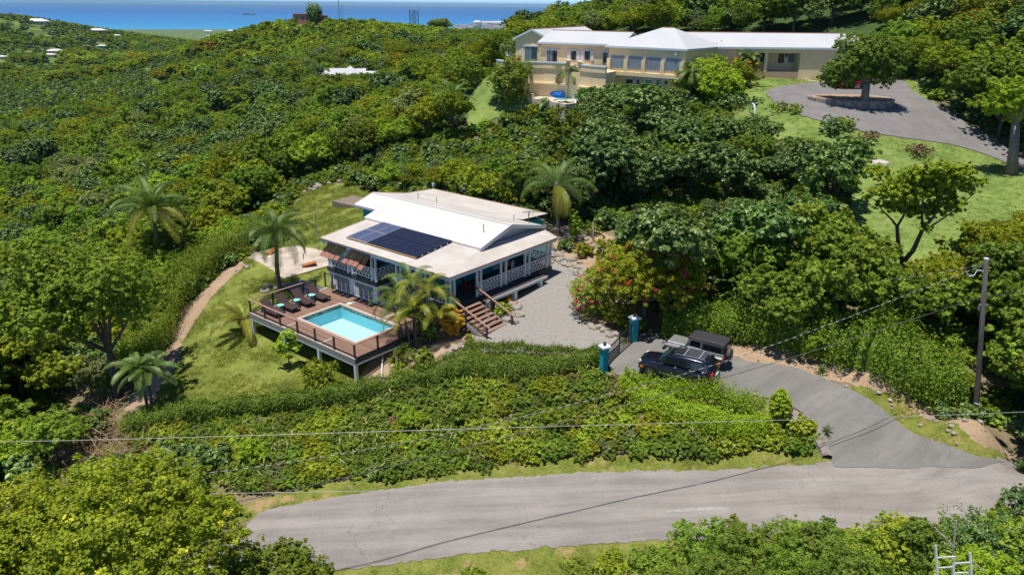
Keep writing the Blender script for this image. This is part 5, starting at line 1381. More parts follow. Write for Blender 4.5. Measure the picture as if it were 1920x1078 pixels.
# ------------------------------------------------------------------ gate, vehicles, pole, wires
def paint(name, col, flake=0.0, rough=0.25):
    k = NT(name); n = k.noise(3, 4, 0.6, k.obj())
    k.bsdf(k.ramp(n, [(0.3, tuple(c * .9 for c in col)), (0.7, col)]), rough, metal=flake, spec=0.5, coat=0.8); return k.m
M_NAVYP = paint('navy_car_paint', (0.009, 0.011, 0.026), 0.3)
M_SILV = paint('silver_car_paint', (0.46, 0.46, 0.45), 0.55, 0.35)
M_REDP = paint('red_car_paint', (0.30, 0.012, 0.03), 0.2)
M_TYRE = plain('tyre_rubber', (0.018, 0.018, 0.018), 0.85)
M_RIM = plain('alloy_rim', (0.55, 0.55, 0.55), 0.3, metal=0.8)
M_VGLASS = NT('tinted_car_glass'); M_VGLASS.bsdf((0.010, 0.014, 0.016), 0.05, spec=0.7); M_VGLASS = M_VGLASS.m
M_VGREEN = NT('greenish_windscreen'); M_VGREEN.bsdf((0.03, 0.075, 0.065), 0.12, spec=0.4); M_VGREEN = M_VGREEN.m
M_LAMPA = plain('amber_lamp', (0.75, 0.20, 0.02), 0.3); M_LAMPR = plain('red_lamp', (0.60, 0.015, 0.03), 0.25); M_LAMPW = plain('clear_lamp', (0.62, 0.60, 0.48), 0.2)
M_TOPB = plain('black_vinyl_top', (0.042, 0.042, 0.046), 0.6, stretch=(.2, 4, 1), scale=4, var=.25)
M_PLAST = plain('dark_car_plastic', (0.02, 0.02, 0.022), 0.6)

def loft(st, n=16, p=3.2):
    """stations (x, y half width bottom, y half width top, z bottom, z top); rounded box rings"""
    vs, fs = [], []
    for (x, wb, wt, z0, z1) in st:
        zc, hz = (z0 + z1) / 2, (z1 - z0) / 2
        for i in range(n):
            a = 2 * pi * (i + .5) / n
            c, s = cos(a), sin(a)
            cy = math.copysign(abs(c) ** (2 / p), c); sz = math.copysign(abs(s) ** (2 / p), s)
            w_ = wb + (wt - wb) * (sz * .5 + .5)
            vs.append((x, cy * w_, zc + sz * hz))
    m = len(st)
    for j in range(m - 1):
        for i in range(n):
            i2 = (i + 1) % n
            fs.append((j * n + i, (j + 1) * n + i, (j + 1) * n + i2, j * n + i2))
    fs.append(tuple(range(n))); fs.append(tuple((m - 1) * n + i for i in range(n - 1, -1, -1)))
    return MB().add(vs, fs)
def wheel(o, x, y, r=.37, w_=.25, spokes=5):
    s = 1 if y > 0 else -1
    wh = empty_child('wheel', o, (x, y, r))
    t = MB(); N = 28
    prof = [(r * .62, -w_ / 2), (r * .93, -w_ / 2), (r, -w_ / 3), (r, w_ / 3), (r * .93, w_ / 2), (r * .62, w_ / 2)]
    vs, fs = [], []
    for rr, yy in prof:
        for k_ in range(N):
            a = 2 * pi * k_ / N; vs.append((rr * cos(a), yy, rr * sin(a)))
    for j in range(len(prof) - 1):
        for k_ in range(N): fs.append((j * N + k_, (j + 1) * N + k_, (j + 1) * N + (k_ + 1) % N, j * N + (k_ + 1) % N))
    t.add(vs, fs); t.build('tyre', M_TYRE, wh, True)
    m = MB(); yy = s * w_ * .38
    for k_ in range(spokes):
        a = 2 * pi * k_ / spokes
        m.beam((0, yy, 0), (r * .6 * cos(a), yy, r * .6 * sin(a)), .03, .07, up=(-sin(a), 0, cos(a)))
    for k_ in range(20):
        a, b = 2 * pi * k_ / 20, 2 * pi * (k_ + 1) / 20
        m.beam((r * .60 * cos(a), yy * .9, r * .60 * sin(a)), (r * .60 * cos(b), yy * .9, r * .60 * sin(b)), .05, .03)
    m.build('rim', M_RIM, wh)
    MB().lathe([(r * .6, 0), (r * .6, .01)], (0, 0, 0), 20).build('hub', M_PLAST, wh).rotation_euler = (pi / 2, 0, 0)
def empty_child(name, parent, loc):
    e = bpy.data.objects.new(name, None); COL.objects.link(e); e.parent = parent; e.location = loc; return e
def glass_quad(o, name, mat, pts, t=.012, push=.012):
    P_ = [Vector(p) for p in pts]; nrm = (P_[1] - P_[0]).cross(P_[2] - P_[0]).normalized()
    c = sum(P_, Vector()) / len(P_)
    if nrm.dot(c - Vector((0, 0, .8))) < 0: nrm = -nrm
    P_ = [p + nrm * push for p in P_]
    return MB().slab(P_, t, up=nrm).build(name, mat, o)

def suv(loc, rz, lab, mat=None, rack=True, scale=1.0, name='parked_suv', cat='car'):
    mat = mat or M_NAVYP
    o = empty(name, loc, rz, lab, cat); o.scale = (scale,) * 3
    body = loft([(2.28, .55, .50, .42, .78), (2.22, .78, .70, .32, .92), (2.0, .90, .82, .24, 1.02), (1.5, .94, .86, .22, 1.08), (.95, .94, .88, .22, 1.12), (.3, .94, .90, .22, 1.13), (-1.2, .94, .90, .22, 1.16), (-1.9, .93, .88, .24, 1.18), (-2.2, .88, .80, .32, 1.14), (-2.3, .78, .72, .40, 1.05)], 20, 4.2).build('body', mat, o, True)
    cab = loft([(1.12, .80, .74, 1.02, 1.12), (.42, .84, .68, 1.05, 1.62), (.2, .85, .67, 1.05, 1.70), (-.6, .86, .68, 1.05, 1.74), (-1.5, .86, .66, 1.05, 1.70), (-1.95, .84, .62, 1.08, 1.60), (-2.2, .80, .60, 1.08, 1.18)], 20, 5.5).build('cabin', mat, o, True)
    # side glass, both sides
    for s in (1, -1):
        def q(x, z):
            t = (z - 1.1) / .6
            return (x, s * (.862 - .15 * max(0, t) ** 1.5), z)
        for x0, x1, dx in ((.78, -.02, .42), (-.10, -.88, 0), (-.98, -1.62, 0), (-1.70, -2.0, -.18)):
            glass_quad(o, 'side_window', M_VGLASS, [q(x0, 1.16), q(x1, 1.16), q(x1 + (-dx * 0 if dx > 0 else 0) - (dx if dx < 0 else 0) * .6, 1.56), q(x0 - max(dx, 0), 1.56)], .012, .02)
        MB().box(-.15, .0, s * .90 - .03, s * .90 + .03, 1.0, 1.03).box(-1.05, -.9, s * .90 - .03, s * .90 + .03, 1.02, 1.05).build('door_handle', M_RIM, o)
        MB().box(.85, -.75, s * .945 - .012, s * .945 + .012, .50, .54).build('door_moulding', M_RIM, o)
        mr = MB().cbox((.70, s * 1.02, 1.10), .12, .20, .15, 0, .03).build('mirror', M_PLAST, o)
        MB().box(1.95, 2.20, s * .60 - .18, s * .60 + .16, .78, .92).build('headlight', M_LAMPW, o)
        MB().box(1.86, 2.06, s * .85 - .04, s * .85 + .04, .55, .66).build('indicator', M_LAMPA, o)
        MB().box(-2.16, -2.27, s * .76 - .13, s * .76 + .13, .86, 1.12).build('tail_light', M_LAMPR, o)
        if rack:
            MB().tube([(.1, s * .60, 1.72), (-.0, s * .62, 1.79), (-1.6, s * .60, 1.79), (-1.75, s * .58, 1.70)], .022, 6).build('roof_rail', M_RIM, o)
        for x in (1.42, -1.33): wheel(o, x, s * .84)
        for x in (1.42, -1.33):
            m = MB(); N = 14
            pts = [(x + .45 * cos(a), s * .935, .37 + .45 * sin(a)) for a in np.linspace(-.1, pi + .1, N)]
            m.tube(pts, .035, 6).build('wheel_arch', M_PLAST, o)
            MB().lathe([(.42, 0), (.42, .02)], (0, 0, 0), 20).build('arch_well', M_PLAST, o).matrix_local = Matrix.Translation((x, s * .925, .40)) @ Matrix.Rotation(pi / 2, 4, 'X')
    glass_quad(o, 'windscreen', M_VGREEN, [(1.02, -.68, 1.17), (1.02, .68, 1.17), (.45, .60, 1.60), (.45, -.60, 1.60)], .012, .03)
    glass_quad(o, 'rear_window', M_VGLASS, [(-2.19, -.62, 1.20), (-2.19, .62, 1.20), (-2.0, .54, 1.56), (-2.0, -.54, 1.56)], .012, .03)
    if rack:
        for x in (-.45, -1.35): MB().beam((x, -.62, 1.80), (x, .62, 1.80), .09, .03).build('cross_bar', M_METAL, o)
        m = MB()
        for y in np.linspace(-.45, .45, 6): m.beam((-.5, y, 1.785), (-1.65, y, 1.76), .028, .03)
        m.build('roof_slat', M_METAL, o)['kind'] = 'stuff'
        MB().box(-.32, .22, -.42, .42, 1.735, 1.755).build('sunroof', M_PLAST, o)
        MB().box(-2.26, -2.36, -.28, .28, .72, .84).build('number_plate', M_WHITE, o)
    MB().box(2.23, 2.33, -.35, .35, .45, .66).build('grille', M_PLAST, o)
    MB().box(-2.24, -2.36, -.80, .80, .40, .58).build('rear_bumper', mat, o)
    return o
def jeep(loc, rz, lab):
    o = empty('offroad_car', loc, rz, lab, 'car'); o.scale = (.95,) * 3
    bevel(MB().box(.55, 1.85, -.62, .62, .62, 1.12).build('bonnet', M_SILV, o), .07, 3)
    bevel(MB().box(-1.85, .60, -.76, .76, .50, 1.14).build('body', M_SILV, o), .05, 2)
    MB().slab([(.62, -.72, 1.14), (.62, .72, 1.14), (.36, .66, 1.66), (.36, -.66, 1.66)], .05, up=(.9, 0, .4)).build('windscreen_frame', M_SILV, o)
    glass_quad(o, 'windscreen', M_VGLASS, [(.585, -.62, 1.20), (.585, .62, 1.20), (.40, .57, 1.58), (.40, -.57, 1.58)], .01, .05)
    bevel(loft([(.50, .70, .64, 1.60, 1.74), (.3, .72, .66, 1.60, 1.80), (-1.6, .72, .66, 1.60, 1.80), (-1.84, .70, .64, 1.58, 1.76)], 16, 6).build('hard_top', M_TOPB, o, True), .01)
    bevel(MB().box(-1.83, -.42, -.735, .735, 1.141, 1.62).build('rear_top', M_TOPB, o), .03)
    for s in (1, -1):
        MB().beam((.42, s * .70, 1.15), (.30, s * .67, 1.62), .06, .07).beam((-.42, s * .72, 1.15), (-.42, s * .68, 1.62), .08, .08).beam((.32, s * .68, 1.62), (-.42, s * .68, 1.62), .05, .05).build('door_frame', M_SILV, o)
        MB().box(-.38, .34, s * .66 - .01, s * .66 + .01, 1.15, 1.60).build('side_window', M_VGLASS, o)
        MB().box(-1.68, -.56, s * .742 - .006, s * .742 + .006, 1.20, 1.55).build('side_window', M_VGLASS, o)
        MB().box(-.40, .42, s * .765 - .012, s * .765 + .012, .60, 1.12).build('door', M_SILV, o)
        bevel(MB().slab([(1.95, s * .60, .98), (1.95, s * .88, .95), (.62, s * .88, .80), (.62, s * .60, .84)], .08).build('wing', M_SILV, o), .02)
        bevel(MB().slab([(1.94, s * .61, .98), (.95, s * .61, 1.0), (.95, s * .88, .98), (1.94, s * .88, .96)], .1).build('wing', M_SILV, o), .03)
        bevel(MB().slab([(-.75, s * .74, .96), (-1.85, s * .74, .96), (-1.85, s * .92, .92), (-.75, s * .92, .92)], .10).build('wing', M_SILV, o), .03)
        MB().cbox((.50, s * .93, 1.12), .08, .18, .16, 0, .02).build('mirror', M_PLAST, o)
        MB().box(1.93, 1.97, s * .72 - .05, s * .72 + .05, .80, .90).build('indicator', M_LAMPA, o)
        MB().lathe([(.10, 0), (.10, .03), (.01, .04)], (0, 0, 0), 14).build('headlight', M_LAMPW, o).matrix_local = Matrix.Translation((1.85, s * .42, .92)) @ Matrix.Rotation(pi / 2, 4, 'Y')
        MB().box(-1.86, -1.92, s * .70 - .07, s * .70 + .07, .80, .98).build('tail_light', M_LAMPR, o)
        for x in (1.35, -1.22): wheel(o, x, s * .72, .39, .26)
    MB().box(1.852, 1.88, -.40, .40, .66, 1.06).build('grille', M_PLAST, o)
    MB().box(1.95, 2.10, -.72, .72, .48, .62).build('front_bumper', M_PLAST, o)
    MB().box(-1.86, -2.02, -.70, .70, .48, .60).build('rear_bumper', M_PLAST, o)
    sp = MB().lathe([(.20, -.11), (.35, -.12), (.39, -.06), (.39, .06), (.35, .12), (.01, .12)], (0, 0, 0), 24).build('spare_wheel', plain('grey_tyre_cover', (.085, .08, .078), .7), o, True)
    sp.matrix_local = Matrix.Translation((-2.03, .10, 1.02)) @ Matrix.Rotation(-pi / 2, 4, 'Y')
    MB().box(-1.842, -1.86, -.58, .58, 1.2, 1.55).build('rear_window', M_VGLASS, o)
    return o
sx, sy = 9.62, 38.74
suv((sx, sy, H(sx, sy) + .07), radians(151), 'dark navy estate car with roof rails parked in front of the silver one', scale=.965)
jx, jy = 11.2, 40.65
jeep((jx, jy, H(jx, jy) + .07), radians(146.5), 'silver off-road car with black hard top and rear spare wheel behind the navy one')
p = gp(1592, 169)
suv((p[0], p[1], p[2] + .17), radians(200), 'dark red car parked in the turning circle behind the round tree', M_REDP, False)

# gate
M_TEALP = plain('teal_gate_pillar', (0.012, 0.30, 0.36), 0.7, var=.12)
def pillar(p, s, h_, lab):
    z0 = H(p[0], p[1])
    o = empty('gate_pillar', (p[0], p[1], z0), radians(28), lab, 'gate pillar', 'pillars of the driveway gate')
    MB().cbox((0, 0, -.6), s, s, h_ + .6).build('shaft', M_TEALP, o)
    MB().cbox((0, 0, h_), s + .2, s + .2, .12, 0, .03).build('cap', M_WHITE, o)
    MB().lathe([(.10, .12), (.06, .17), (.09, .22), (.10, .30), (.03, .36)], (0, 0, h_), 10).build('lamp', M_BLACK, o)
    return z0
P1, P2 = (5.42, 39.42), (7.72, 43.2)
pillar(P1, .37, 1.62, 'near teal gate pillar with a white cap at the end of the hedge'); pillar(P2, .40, 1.62, 'far teal gate pillar with a white cap in the shade of the tree')
d_ = np.array(P2) - np.array(P1); L_ = np.linalg.norm(d_); a_ = atan2(d_[1], d_[0])
gt = empty('driveway_gate', (P1[0], P1[1], H(*P1) + .05), a_, 'black metal gate with thin upright bars between the teal pillars', 'gate')
MB().beam((.3, 0, .12), (L_ - .35, 0, .12), .06, .08).beam((.3, 0, 1.25), (L_ - .35, 0, 1.55), .05, .07).beam((.3, 0, .85), (L_ - .35, 0, .95), .04, .05).cbox((L_ / 2, 0, .1), .07, .07, 1.3).cbox((.32, 0, .1), .06, .06, 1.15).cbox((L_ - .37, 0, .1), .06, .06, 1.4).build('frame', M_BLACK, gt)
for x in np.linspace(.42, L_ - .45, 26): MB().cbox((x, 0, .14), .022, .022, 1.10 + .3 * x / L_).build('bar', M_BLACK, gt)
bars = MB().box(.36, L_ / 2 - .05, .014, .02, .16, .84).build('mesh_infill', NT('grey_gate_mesh').m, gt)
_k = NT('grey_gate_mesh_'); _t = _k.n('ShaderNodeBsdfTransparent'); _d = _k.n('ShaderNodeBsdfDiffuse'); _d.inputs[0].default_value = (.3, .28, .25, 1)
_m = _k.n('ShaderNodeMixShader'); _m.inputs[0].default_value = .45; _k.l(_t.outputs[0], _m.inputs[1]); _k.l(_d.outputs[0], _m.inputs[2]); _k.l(_m.outputs[0], _k.out.inputs[0]); bars.data.materials[0] = _k.m

# utility pole and wires
k = NT('weathered_pole_wood'); _n = k.noise(3, 5, 0.7, k.obj(), stretch=(.3, .3, 6)); k.bsdf(k.ramp(_n, [(0.3, (0.05, 0.045, 0.042)), (0.7, (0.125, 0.115, 0.108))]), .9, bump=_n, bstr=.4); M_POLE = k.m
pb = np.array([26.25, 36.9]); pzb = H(*pb)
pt = np.array([25.3024529, 37.90606514, 7.55])
up_ = empty('utility_pole', (float(pb[0]), float(pb[1]), pzb), 0, 'tall leaning wooden utility pole beside the driveway with vines at its foot', 'utility pole')
top = (float(pt[0] - pb[0]), float(pt[1] - pb[1]), float(pt[2] - pzb))
def onp(t): return tuple(top[i] * t + (0 if i < 2 else -.0) for i in range(3))
MB().tube([(-.05, .05, -.6), (0, 0, 0), onp(.5), top], [.165, .15, .135, .12], 12).build('pole', M_POLE, up_, True)
MB().tube([(top[0], top[1], top[2] - .01), (top[0], top[1], top[2] + .06)], .125, 12).build('cap', M_WHITE, up_)
q = onp(.93); MB().tube([(q[0] - .1, q[1], q[2]), (q[0] - .45, q[1], q[2] + .05), (q[0] - .55, q[1], q[2] - .25), (q[0] - .8, q[1], q[2] - .3), (q[0] - 1.1, q[1] - .1, q[2] + .0)], .03, 6).build('cable_loop', M_WHITE, up_)
q = onp(.72); MB().cbox((q[0], q[1], q[2]), .45, .12, .12).cbox((q[0] - .2, q[1], q[2] - .2), .1, .1, .3).build('bracket', M_METAL, up_)
q = onp(.11); MB().tube([(q[0] , q[1] , q[2]), (q[0] + .02, q[1], q[2] + .07)], .165, 12).build('band', M_WHITE, up_)
M_WIRE = plain('pale_wire', (0.48, 0.46, 0.43), 0.5, metal=0.3); M_WIRED = plain('dark_wire', (0.10, 0.10, 0.10), 0.6)
k = NT('twisted_cable'); _w = k.n('ShaderNodeTexWave'); _w.inputs['Scale'].default_value = .8; _w.inputs['Distortion'].default_value = 2.5; k.l(k.obj(), _w.inputs[0])
k.bsdf(k.ramp(_w.outputs[1], [(0.4, (0.06, 0.06, 0.06)), (0.7, (0.42, 0.40, 0.38))]), .5); M_TWIST = k.m
def wire(pts, r, mat, lab, sub=8):
    P_ = [np.array(p, float) for p in pts]
    out = []
    for i in range(len(P_) - 1):
        p0, p1, p2, p3 = P_[max(i - 1, 0)], P_[i], P_[i + 1], P_[min(i + 2, len(P_) - 1)]
        for s in range(sub):
            t = s / sub
            out.append(0.5 * ((2 * p1) + (p2 - p0) * t + (2 * p0 - 5 * p1 + 4 * p2 - p3) * t * t + (3 * p1 - p0 - 3 * p2 + p3) * t ** 3))
    out.append(P_[-1])
    tag(MB().tube([tuple(p) for p in out], r, 6).build('overhead_wire', mat), lab, 'wire', 'overhead wires')
PD = (pb[0] + top[0] * .78, pb[1] + top[1] * .78, pzb + top[2] * .78)
wire([PD, (14.6176457, 33.07091127, 4.30), (6.4528755, 30.46784152, 3.09), (-0.54337617, 28.23499694, 2.22), (-7.83094257, 25.90104874, 1.52), (-10.706, 24.978, 1.32), (-18, 22.6, 1.1), (-30, 18.7, 1.6)], .017, M_WIRED, 'dark cable sagging from halfway up the utility pole to the lower left')
PC_ = (pb[0] + top[0] * .97, pb[1] + top[1] * .97, pzb + top[2] * .97)
wire([PC_, (13.64017512, 32.71837179, 5.25), (6.76878758, 30.5402897, 3.93), (-1.68208705, 27.83979407, 2.99), (-7.72691452, 25.89126567, 2.77), (-11.89846029, 24.5366456, 2.90), (-18.33830103, 22.43608327, 3.42), (-30, 18.6, 4.6)], .015, M_TWIST, 'twisted black and white cable running from the pole top across the hedge bank')
ms_ = hw(10.9, 2.1, 5.2)
L1 = np.array(PC_); L2 = np.array(ms_)
wire([tuple(L1 + (L2 - L1) * t - np.array([0, 0, 3.4 * 4 * t * (1 - t) * .9])) for t in np.linspace(0, 1, 9)], .014, M_TWIST, 'twisted service cable sagging from the pole top to the mast on the bungalow roof')
wire([PD, (33, 40.5, 5.2), (45, 45, 5.6)], .02, M_WIRED, 'dark cable leaving the utility pole to the right')
wire([(-30, 22.2, 5.6), (-18.55, 23.34, 5.0), (-1.16, 24.57, 5.0), (20.5, 26.21, 5.0), (34, 27.3, 5.5)], .010, M_WIRE, 'thin pale wire crossing the whole picture above the hedge bank')
wire([(-30, 20.1, 5.3), (-16.55, 20.24, 5.0), (-9.69, 20.41, 5.0), (5.8, 21.15, 5.0), (17.74, 21.89, 5.0), (30, 22.8, 5.3)], .008, M_WIRE, 'thin pale wire crossing low above the road')

# stones
M_LIME = plain('pale_field_stone', (0.36, 0.315, 0.265), 0.9, var=.3, scale=2, bstr=.4, bscale=8)
def stone_mesh(seed):
    r = random.Random(seed); b = bmesh.new(); bmesh.ops.create_icosphere(b, subdivisions=2, radius=1)
    ax = [r.uniform(.7, 1.2) for _ in range(3)]
    for v in b.verts:
        f = 1 + .22 * sin(v.co.x * 3 + seed) * cos(v.co.y * 4 + seed * 2) + r.uniform(-.07, .07)
        v.co = Vector((v.co.x * ax[0], v.co.y * ax[1], v.co.z * ax[2] * .7)) * f
    me = bpy.data.meshes.new('stone'); b.to_mesh(me); b.free(); me.materials.append(M_LIME); return me
STN = [stone_mesh(i) for i in range(6)]
def stones(pxs, s0, s1, n, spread, lab, grp, up=0.05):
    W = [gp(*p) for p in pxs]
    for i in range(n):
        t = RNG.uniform(0, len(W) - 1.001); j = int(t); q = W[j] + (W[j + 1] - W[j]) * (t - j)
        x, y = q[0] + RNG.normal(0, spread), q[1] + RNG.normal(0, spread)
        s = RNG.uniform(s0, s1)
        if any(inpoly(POLY[k_], np.array([x]), np.array([y]))[0] for k_ in ('driveway', 'road')): continue
        o = link('stone', STN[i % 6], None, (x, y, H(x, y) + up + s * .25), RNG.uniform(0, 6.28), s)
        tag(o, lab, 'stone', grp)
stones([(1038, 478), (1050, 488), (1070, 495), (1085, 508), (1098, 520)], .10, .26, 70, .35, 'pale rubble stone in the rough wall edging the planting bed right of the porch', 'stones edging the court bed')
stones([(1035, 440), (1058, 445), (1090, 455), (1120, 470)], .10, .28, 40, .8, 'pale rubble stone scattered on the bed behind the court', 'stones scattered behind the court')
stones([(962, 573), (972, 583), (975, 592), (966, 602), (958, 606)], .16, .34, 16, .12, 'pale flat stone edging the flower bed beside the entry stairs', 'stones beside the entry stairs')
stones([(868, 640), (880, 652), (850, 662), (830, 668)], .10, .25, 26, .35, 'small stone lying in the bed between palm clump and hedge', 'stones in the palm bed')
stones([(1105, 612), (1130, 620), (1150, 630)], .15, .3, 14, .2, 'grey stone edging the court beside the gate', 'stones beside the gate')
stones([(600, 335), (620, 350), (585, 345)], .2, .5, 16, 1.2, 'pale rock in the rubble heap at the top of the garden lawn', 'rocks above the lawn')
stones([(455, 495), (460, 510), (505, 545), (525, 540)], .1, .3, 14, .4, 'small rock lying on the lawn near the tall palm', 'rocks near the tall palm')
stones([(1470, 665), (1600, 690), (1700, 745), (1790, 800)], .06, .15, 90, 1.0, 'small pale stone lying on the dirt bank beside the driveway', 'stones on the dirt bank')
# retaining wall at the foot of the hedge
rw = [gp(1487, 775), gp(1520, 790), gp(1540, 815), gp(1552, 840), gp(1560, 862)]
m = MB()
ww = empty('retaining_wall', tuple(map(float, rw[2])), 0, 'rough grey concrete kerb wall curving round the hedge end at the road', 'wall')
L = [p - rw[2] for p in rw]
M_RWALL = plain('rough_grey_wall', (0.27, 0.235, 0.21), .95, var=.3, scale=3, bstr=.8, bscale=7)
n = 40
pts = []
for i in range(n + 1):
    t = i / n * (len(L) - 1) * .9999; j = int(t); pts.append(Vector(L[j] + (L[min(j + 1, len(L) - 1)] - L[j]) * (t - j)))
vs, fs = [], []
for i, p in enumerate(pts):
    d = (pts[min(i + 1, n)] - pts[max(i - 1, 0)]).normalized(); s_ = Vector((d.y, -d.x, 0)); w_ = .95 - .5 * i / n + RNG.normal(0, .03); zt = .26 + RNG.normal(0, .025)
    for a, z in ((0, -.6), (0, zt), (w_ * .5, zt + .05), (w_, zt - .03), (w_ + .12, -.6)): vs.append(p + s_ * (a + .02) + Vector((RNG.normal(0, .02), RNG.normal(0, .02), z)))
for i in range(n):
    for j in range(4): fs.append((i * 5 + j, i * 5 + j + 1, (i + 1) * 5 + j + 1, (i + 1) * 5 + j))
m.add(vs, fs); m.build('wall_body', M_RWALL, ww)
# white pipe below the deck
a, b = gp(719, 664), gp(714.5, 727)
tag(MB().tube([(a[0], a[1], a[2] + .9), (a[0], a[1], a[2] + .5), (b[0], b[1], b[2] + .08), (b[0], b[1] - .1, b[2] + .05)], .045, 8).build('drain_pipe', M_WHITE), 'white plastic pipe running down the slope from under the deck corner', 'pipe')
p = gp(851, 612)
pot = empty('plant_pot', (p[0], p[1], p[2] + .02), 0, 'grey stone flower pot standing left of the entry stairs', 'flower pot')
MB().lathe([(.16, 0), (.26, .1), (.33, .38), (.36, .40), (.36, .45), (.30, .45), (.26, .40), (.01, .38)], (0, 0, 0), 20).build('bowl', plain('grey_pot_stone', (.30, .28, .27), .9), pot, True)
p = gp(868, 600)
tag(MB().lathe([(.04, 0), (.04, .45), (.12, .5), (.13, .62), (.06, .70), (.01, .72)], (0, 0, 0), 12).build('garden_lamp', plain('globe_white', (.4, .42, .46), .4), None, True, loc=tuple(p)), 'small globe garden lamp beside the foot of the entry stairs', 'lamp')
# ladder frame at the lower right
q = atd(1782, 1040, 19.3)
ld = empty('ladder_frame', (float(q[0]), float(q[1]), float(q[2])), radians(-5), 'white double ladder frame with bare poles rising out of the bushes at the lower right', 'ladder')
M_LAD = plain('white_ladder_paint', (0.62, 0.60, 0.57), .6)
for x0, x1, zt in ((-.42, -.12, .28), (.06, .30, -.02), (.46, .72, .12)):
    MB().beam((x0, 0, zt), (x1, -.6, -1.9), .038, .05).build('stile', M_LAD, ld)
for z, xa, xb in ((.0, -.36, .07), (-.32, -.27, .12), (-.14, .12, .50), (-.45, .18, .58), (-.62, -.2, .17), (-.75, .2, .62)):
    MB().beam((xa, -.08, z - .05), (xb, -.08, z + .02), .03, .035).build('rung', M_LAD, ld)
MB().tube([(-.02, .1, 1.0), (.03, .05, .4), (.14, 0, -.3)], .025, 6).tube([(-.5, .1, .75), (.05, 0, .25)], .02, 6).tube([(.5, 0, -.1), (.95, 0, -.45)], .02, 6).build('bare_pole', plain('bare_stick', (.45, .36, .30), .9), ld)
# ------------------------------------------------------------------ vegetation
def leaf_mat(name, a, b, c=None, trans=0.35, gloss=0.12, vary=0.25):
    """a..b leaf colours chosen leaf by leaf, shifted tree by tree"""
    k = NT(name)
    at_ = k.n('ShaderNodeAttribute'); at_.attribute_name = 'lv'
    oi = k.n('ShaderNodeObjectInfo')
    stops = [(0.0, a), (0.75, b)] + ([(1.0, c)] if c else [])
    col = k.ramp(at_.outputs['Fac'], stops)
    r2 = k.n('ShaderNodeHueSaturation')
    k.l(col, r2.inputs['Color'])
    k.l(k.math('ADD', k.math('MULTIPLY', oi.outputs['Random'], 0.034 * vary / .25), 0.5 - 0.010 * vary / .25), r2.inputs['Hue'])
    rr = k.math('FRACT', k.math('MULTIPLY', oi.outputs['Random'], 7.31))
    k.l(k.math('ADD', k.math('MULTIPLY', rr, vary * 2.4), 1.0 - vary * 1.1), r2.inputs['Value'])
    r2.inputs['Saturation'].default_value = 0.97
    d = k.n('ShaderNodeBsdfDiffuse'); t = k.n('ShaderNodeBsdfTranslucent'); g = k.n('ShaderNodeBsdfGlossy')
    g.inputs['Roughness'].default_value = 0.5; g.inputs['Color'].default_value = (.75, .85, .6, 1)
    k.l(r2.outputs[0], d.inputs[0]); k.l(k.mix(1.0, r2.outputs[0], (1.15, 1.35, .45), 'MULTIPLY'), t.inputs[0])
    m = k.n('ShaderNodeMixShader'); m.inputs[0].default_value = trans; k.l(d.outputs[0], m.inputs[1]); k.l(t.outputs[0], m.inputs[2])
    m2 = k.n('ShaderNodeMixShader'); m2.inputs[0].default_value = gloss * .10; k.l(m.outputs[0], m2.inputs[1]); k.l(g.outputs[0], m2.inputs[2])
    k.l(m2.outputs[0], k.out.inputs[0])
    return k.m
ML_MID = leaf_mat('mid_green_leaves', (0.105, 0.150, 0.014), (0.265, 0.345, 0.030), (0.46, 0.53, 0.075))
ML_DARK = leaf_mat('dark_glossy_leaves', (0.05, 0.095, 0.015), (0.145, 0.225, 0.032), (0.36, 0.44, 0.10), .25, .7)
ML_LIME = leaf_mat('lime_leaves', (0.18, 0.235, 0.015), (0.36, 0.43, 0.028), (0.56, 0.60, 0.07))
ML_OLIVE = leaf_mat('yellow_olive_leaves', (0.15, 0.175, 0.008), (0.34, 0.36, 0.014), (0.52, 0.50, 0.03))
ML_BRIGHT = leaf_mat('fresh_green_hedge_leaves', (0.19, 0.28, 0.012), (0.36, 0.46, 0.020), (0.50, 0.60, 0.04), vary=.12)
ML_HEDGE = leaf_mat('garden_hedge_leaves', (0.095, 0.145, 0.018), (0.225, 0.305, 0.036), (0.36, 0.43, 0.075), vary=.1)
ML_PALM = leaf_mat('palm_leaflets', (0.055, 0.095, 0.014), (0.130, 0.195, 0.028), (0.25, 0.31, 0.06), .3, .5)
ML_PALMY = leaf_mat('yellowing_palm_leaflets', (0.140, 0.161, 0.017), (0.322, 0.308, 0.025), (0.588, 0.434, 0.042), .3, .4)
ML_DRY = leaf_mat('dry_fronds_and_twigs', (0.14, 0.085, 0.045), (0.27, 0.175, 0.10), (0.40, 0.29, 0.18), .15, .05)
ML_PINK = leaf_mat('magenta_bracts', (0.50, 0.012, 0.13), (0.72, 0.03, 0.16), (0.80, 0.05, 0.22), .35, .05, .1)
ML_RED = leaf_mat('red_bracts', (0.55, 0.012, 0.03), (0.75, 0.03, 0.05), (0.80, 0.05, 0.09), .35, .05, .1)
ML_PURP = leaf_mat('purple_bracts', (0.36, 0.02, 0.32), (0.52, 0.03, 0.42), None, .35, .05, .1)
ML_ORANGE = leaf_mat('flame_orange_flowers', (0.50, 0.07, 0.012), (0.70, 0.13, 0.02), None, .3, .05, .1)
ML_YELL = leaf_mat('yellow_croton_leaves', (0.55, 0.26, 0.008), (0.72, 0.40, 0.012), (0.75, 0.50, 0.03), .35, .2, .1)
ML_YFLOW = leaf_mat('yellow_flower_clusters', (0.60, 0.55, 0.02), (0.72, 0.66, 0.05), None, .3, .05, .1)
ML_WFLOW = leaf_mat('white_flower_clusters', (0.55, 0.6, 0.6), (0.7, 0.72, 0.72), None, .3, .05, .1)
ML_PALE = leaf_mat('grey_green_leaves', (0.16, 0.18, 0.06), (0.30, 0.33, 0.12), (0.46, 0.47, 0.22))
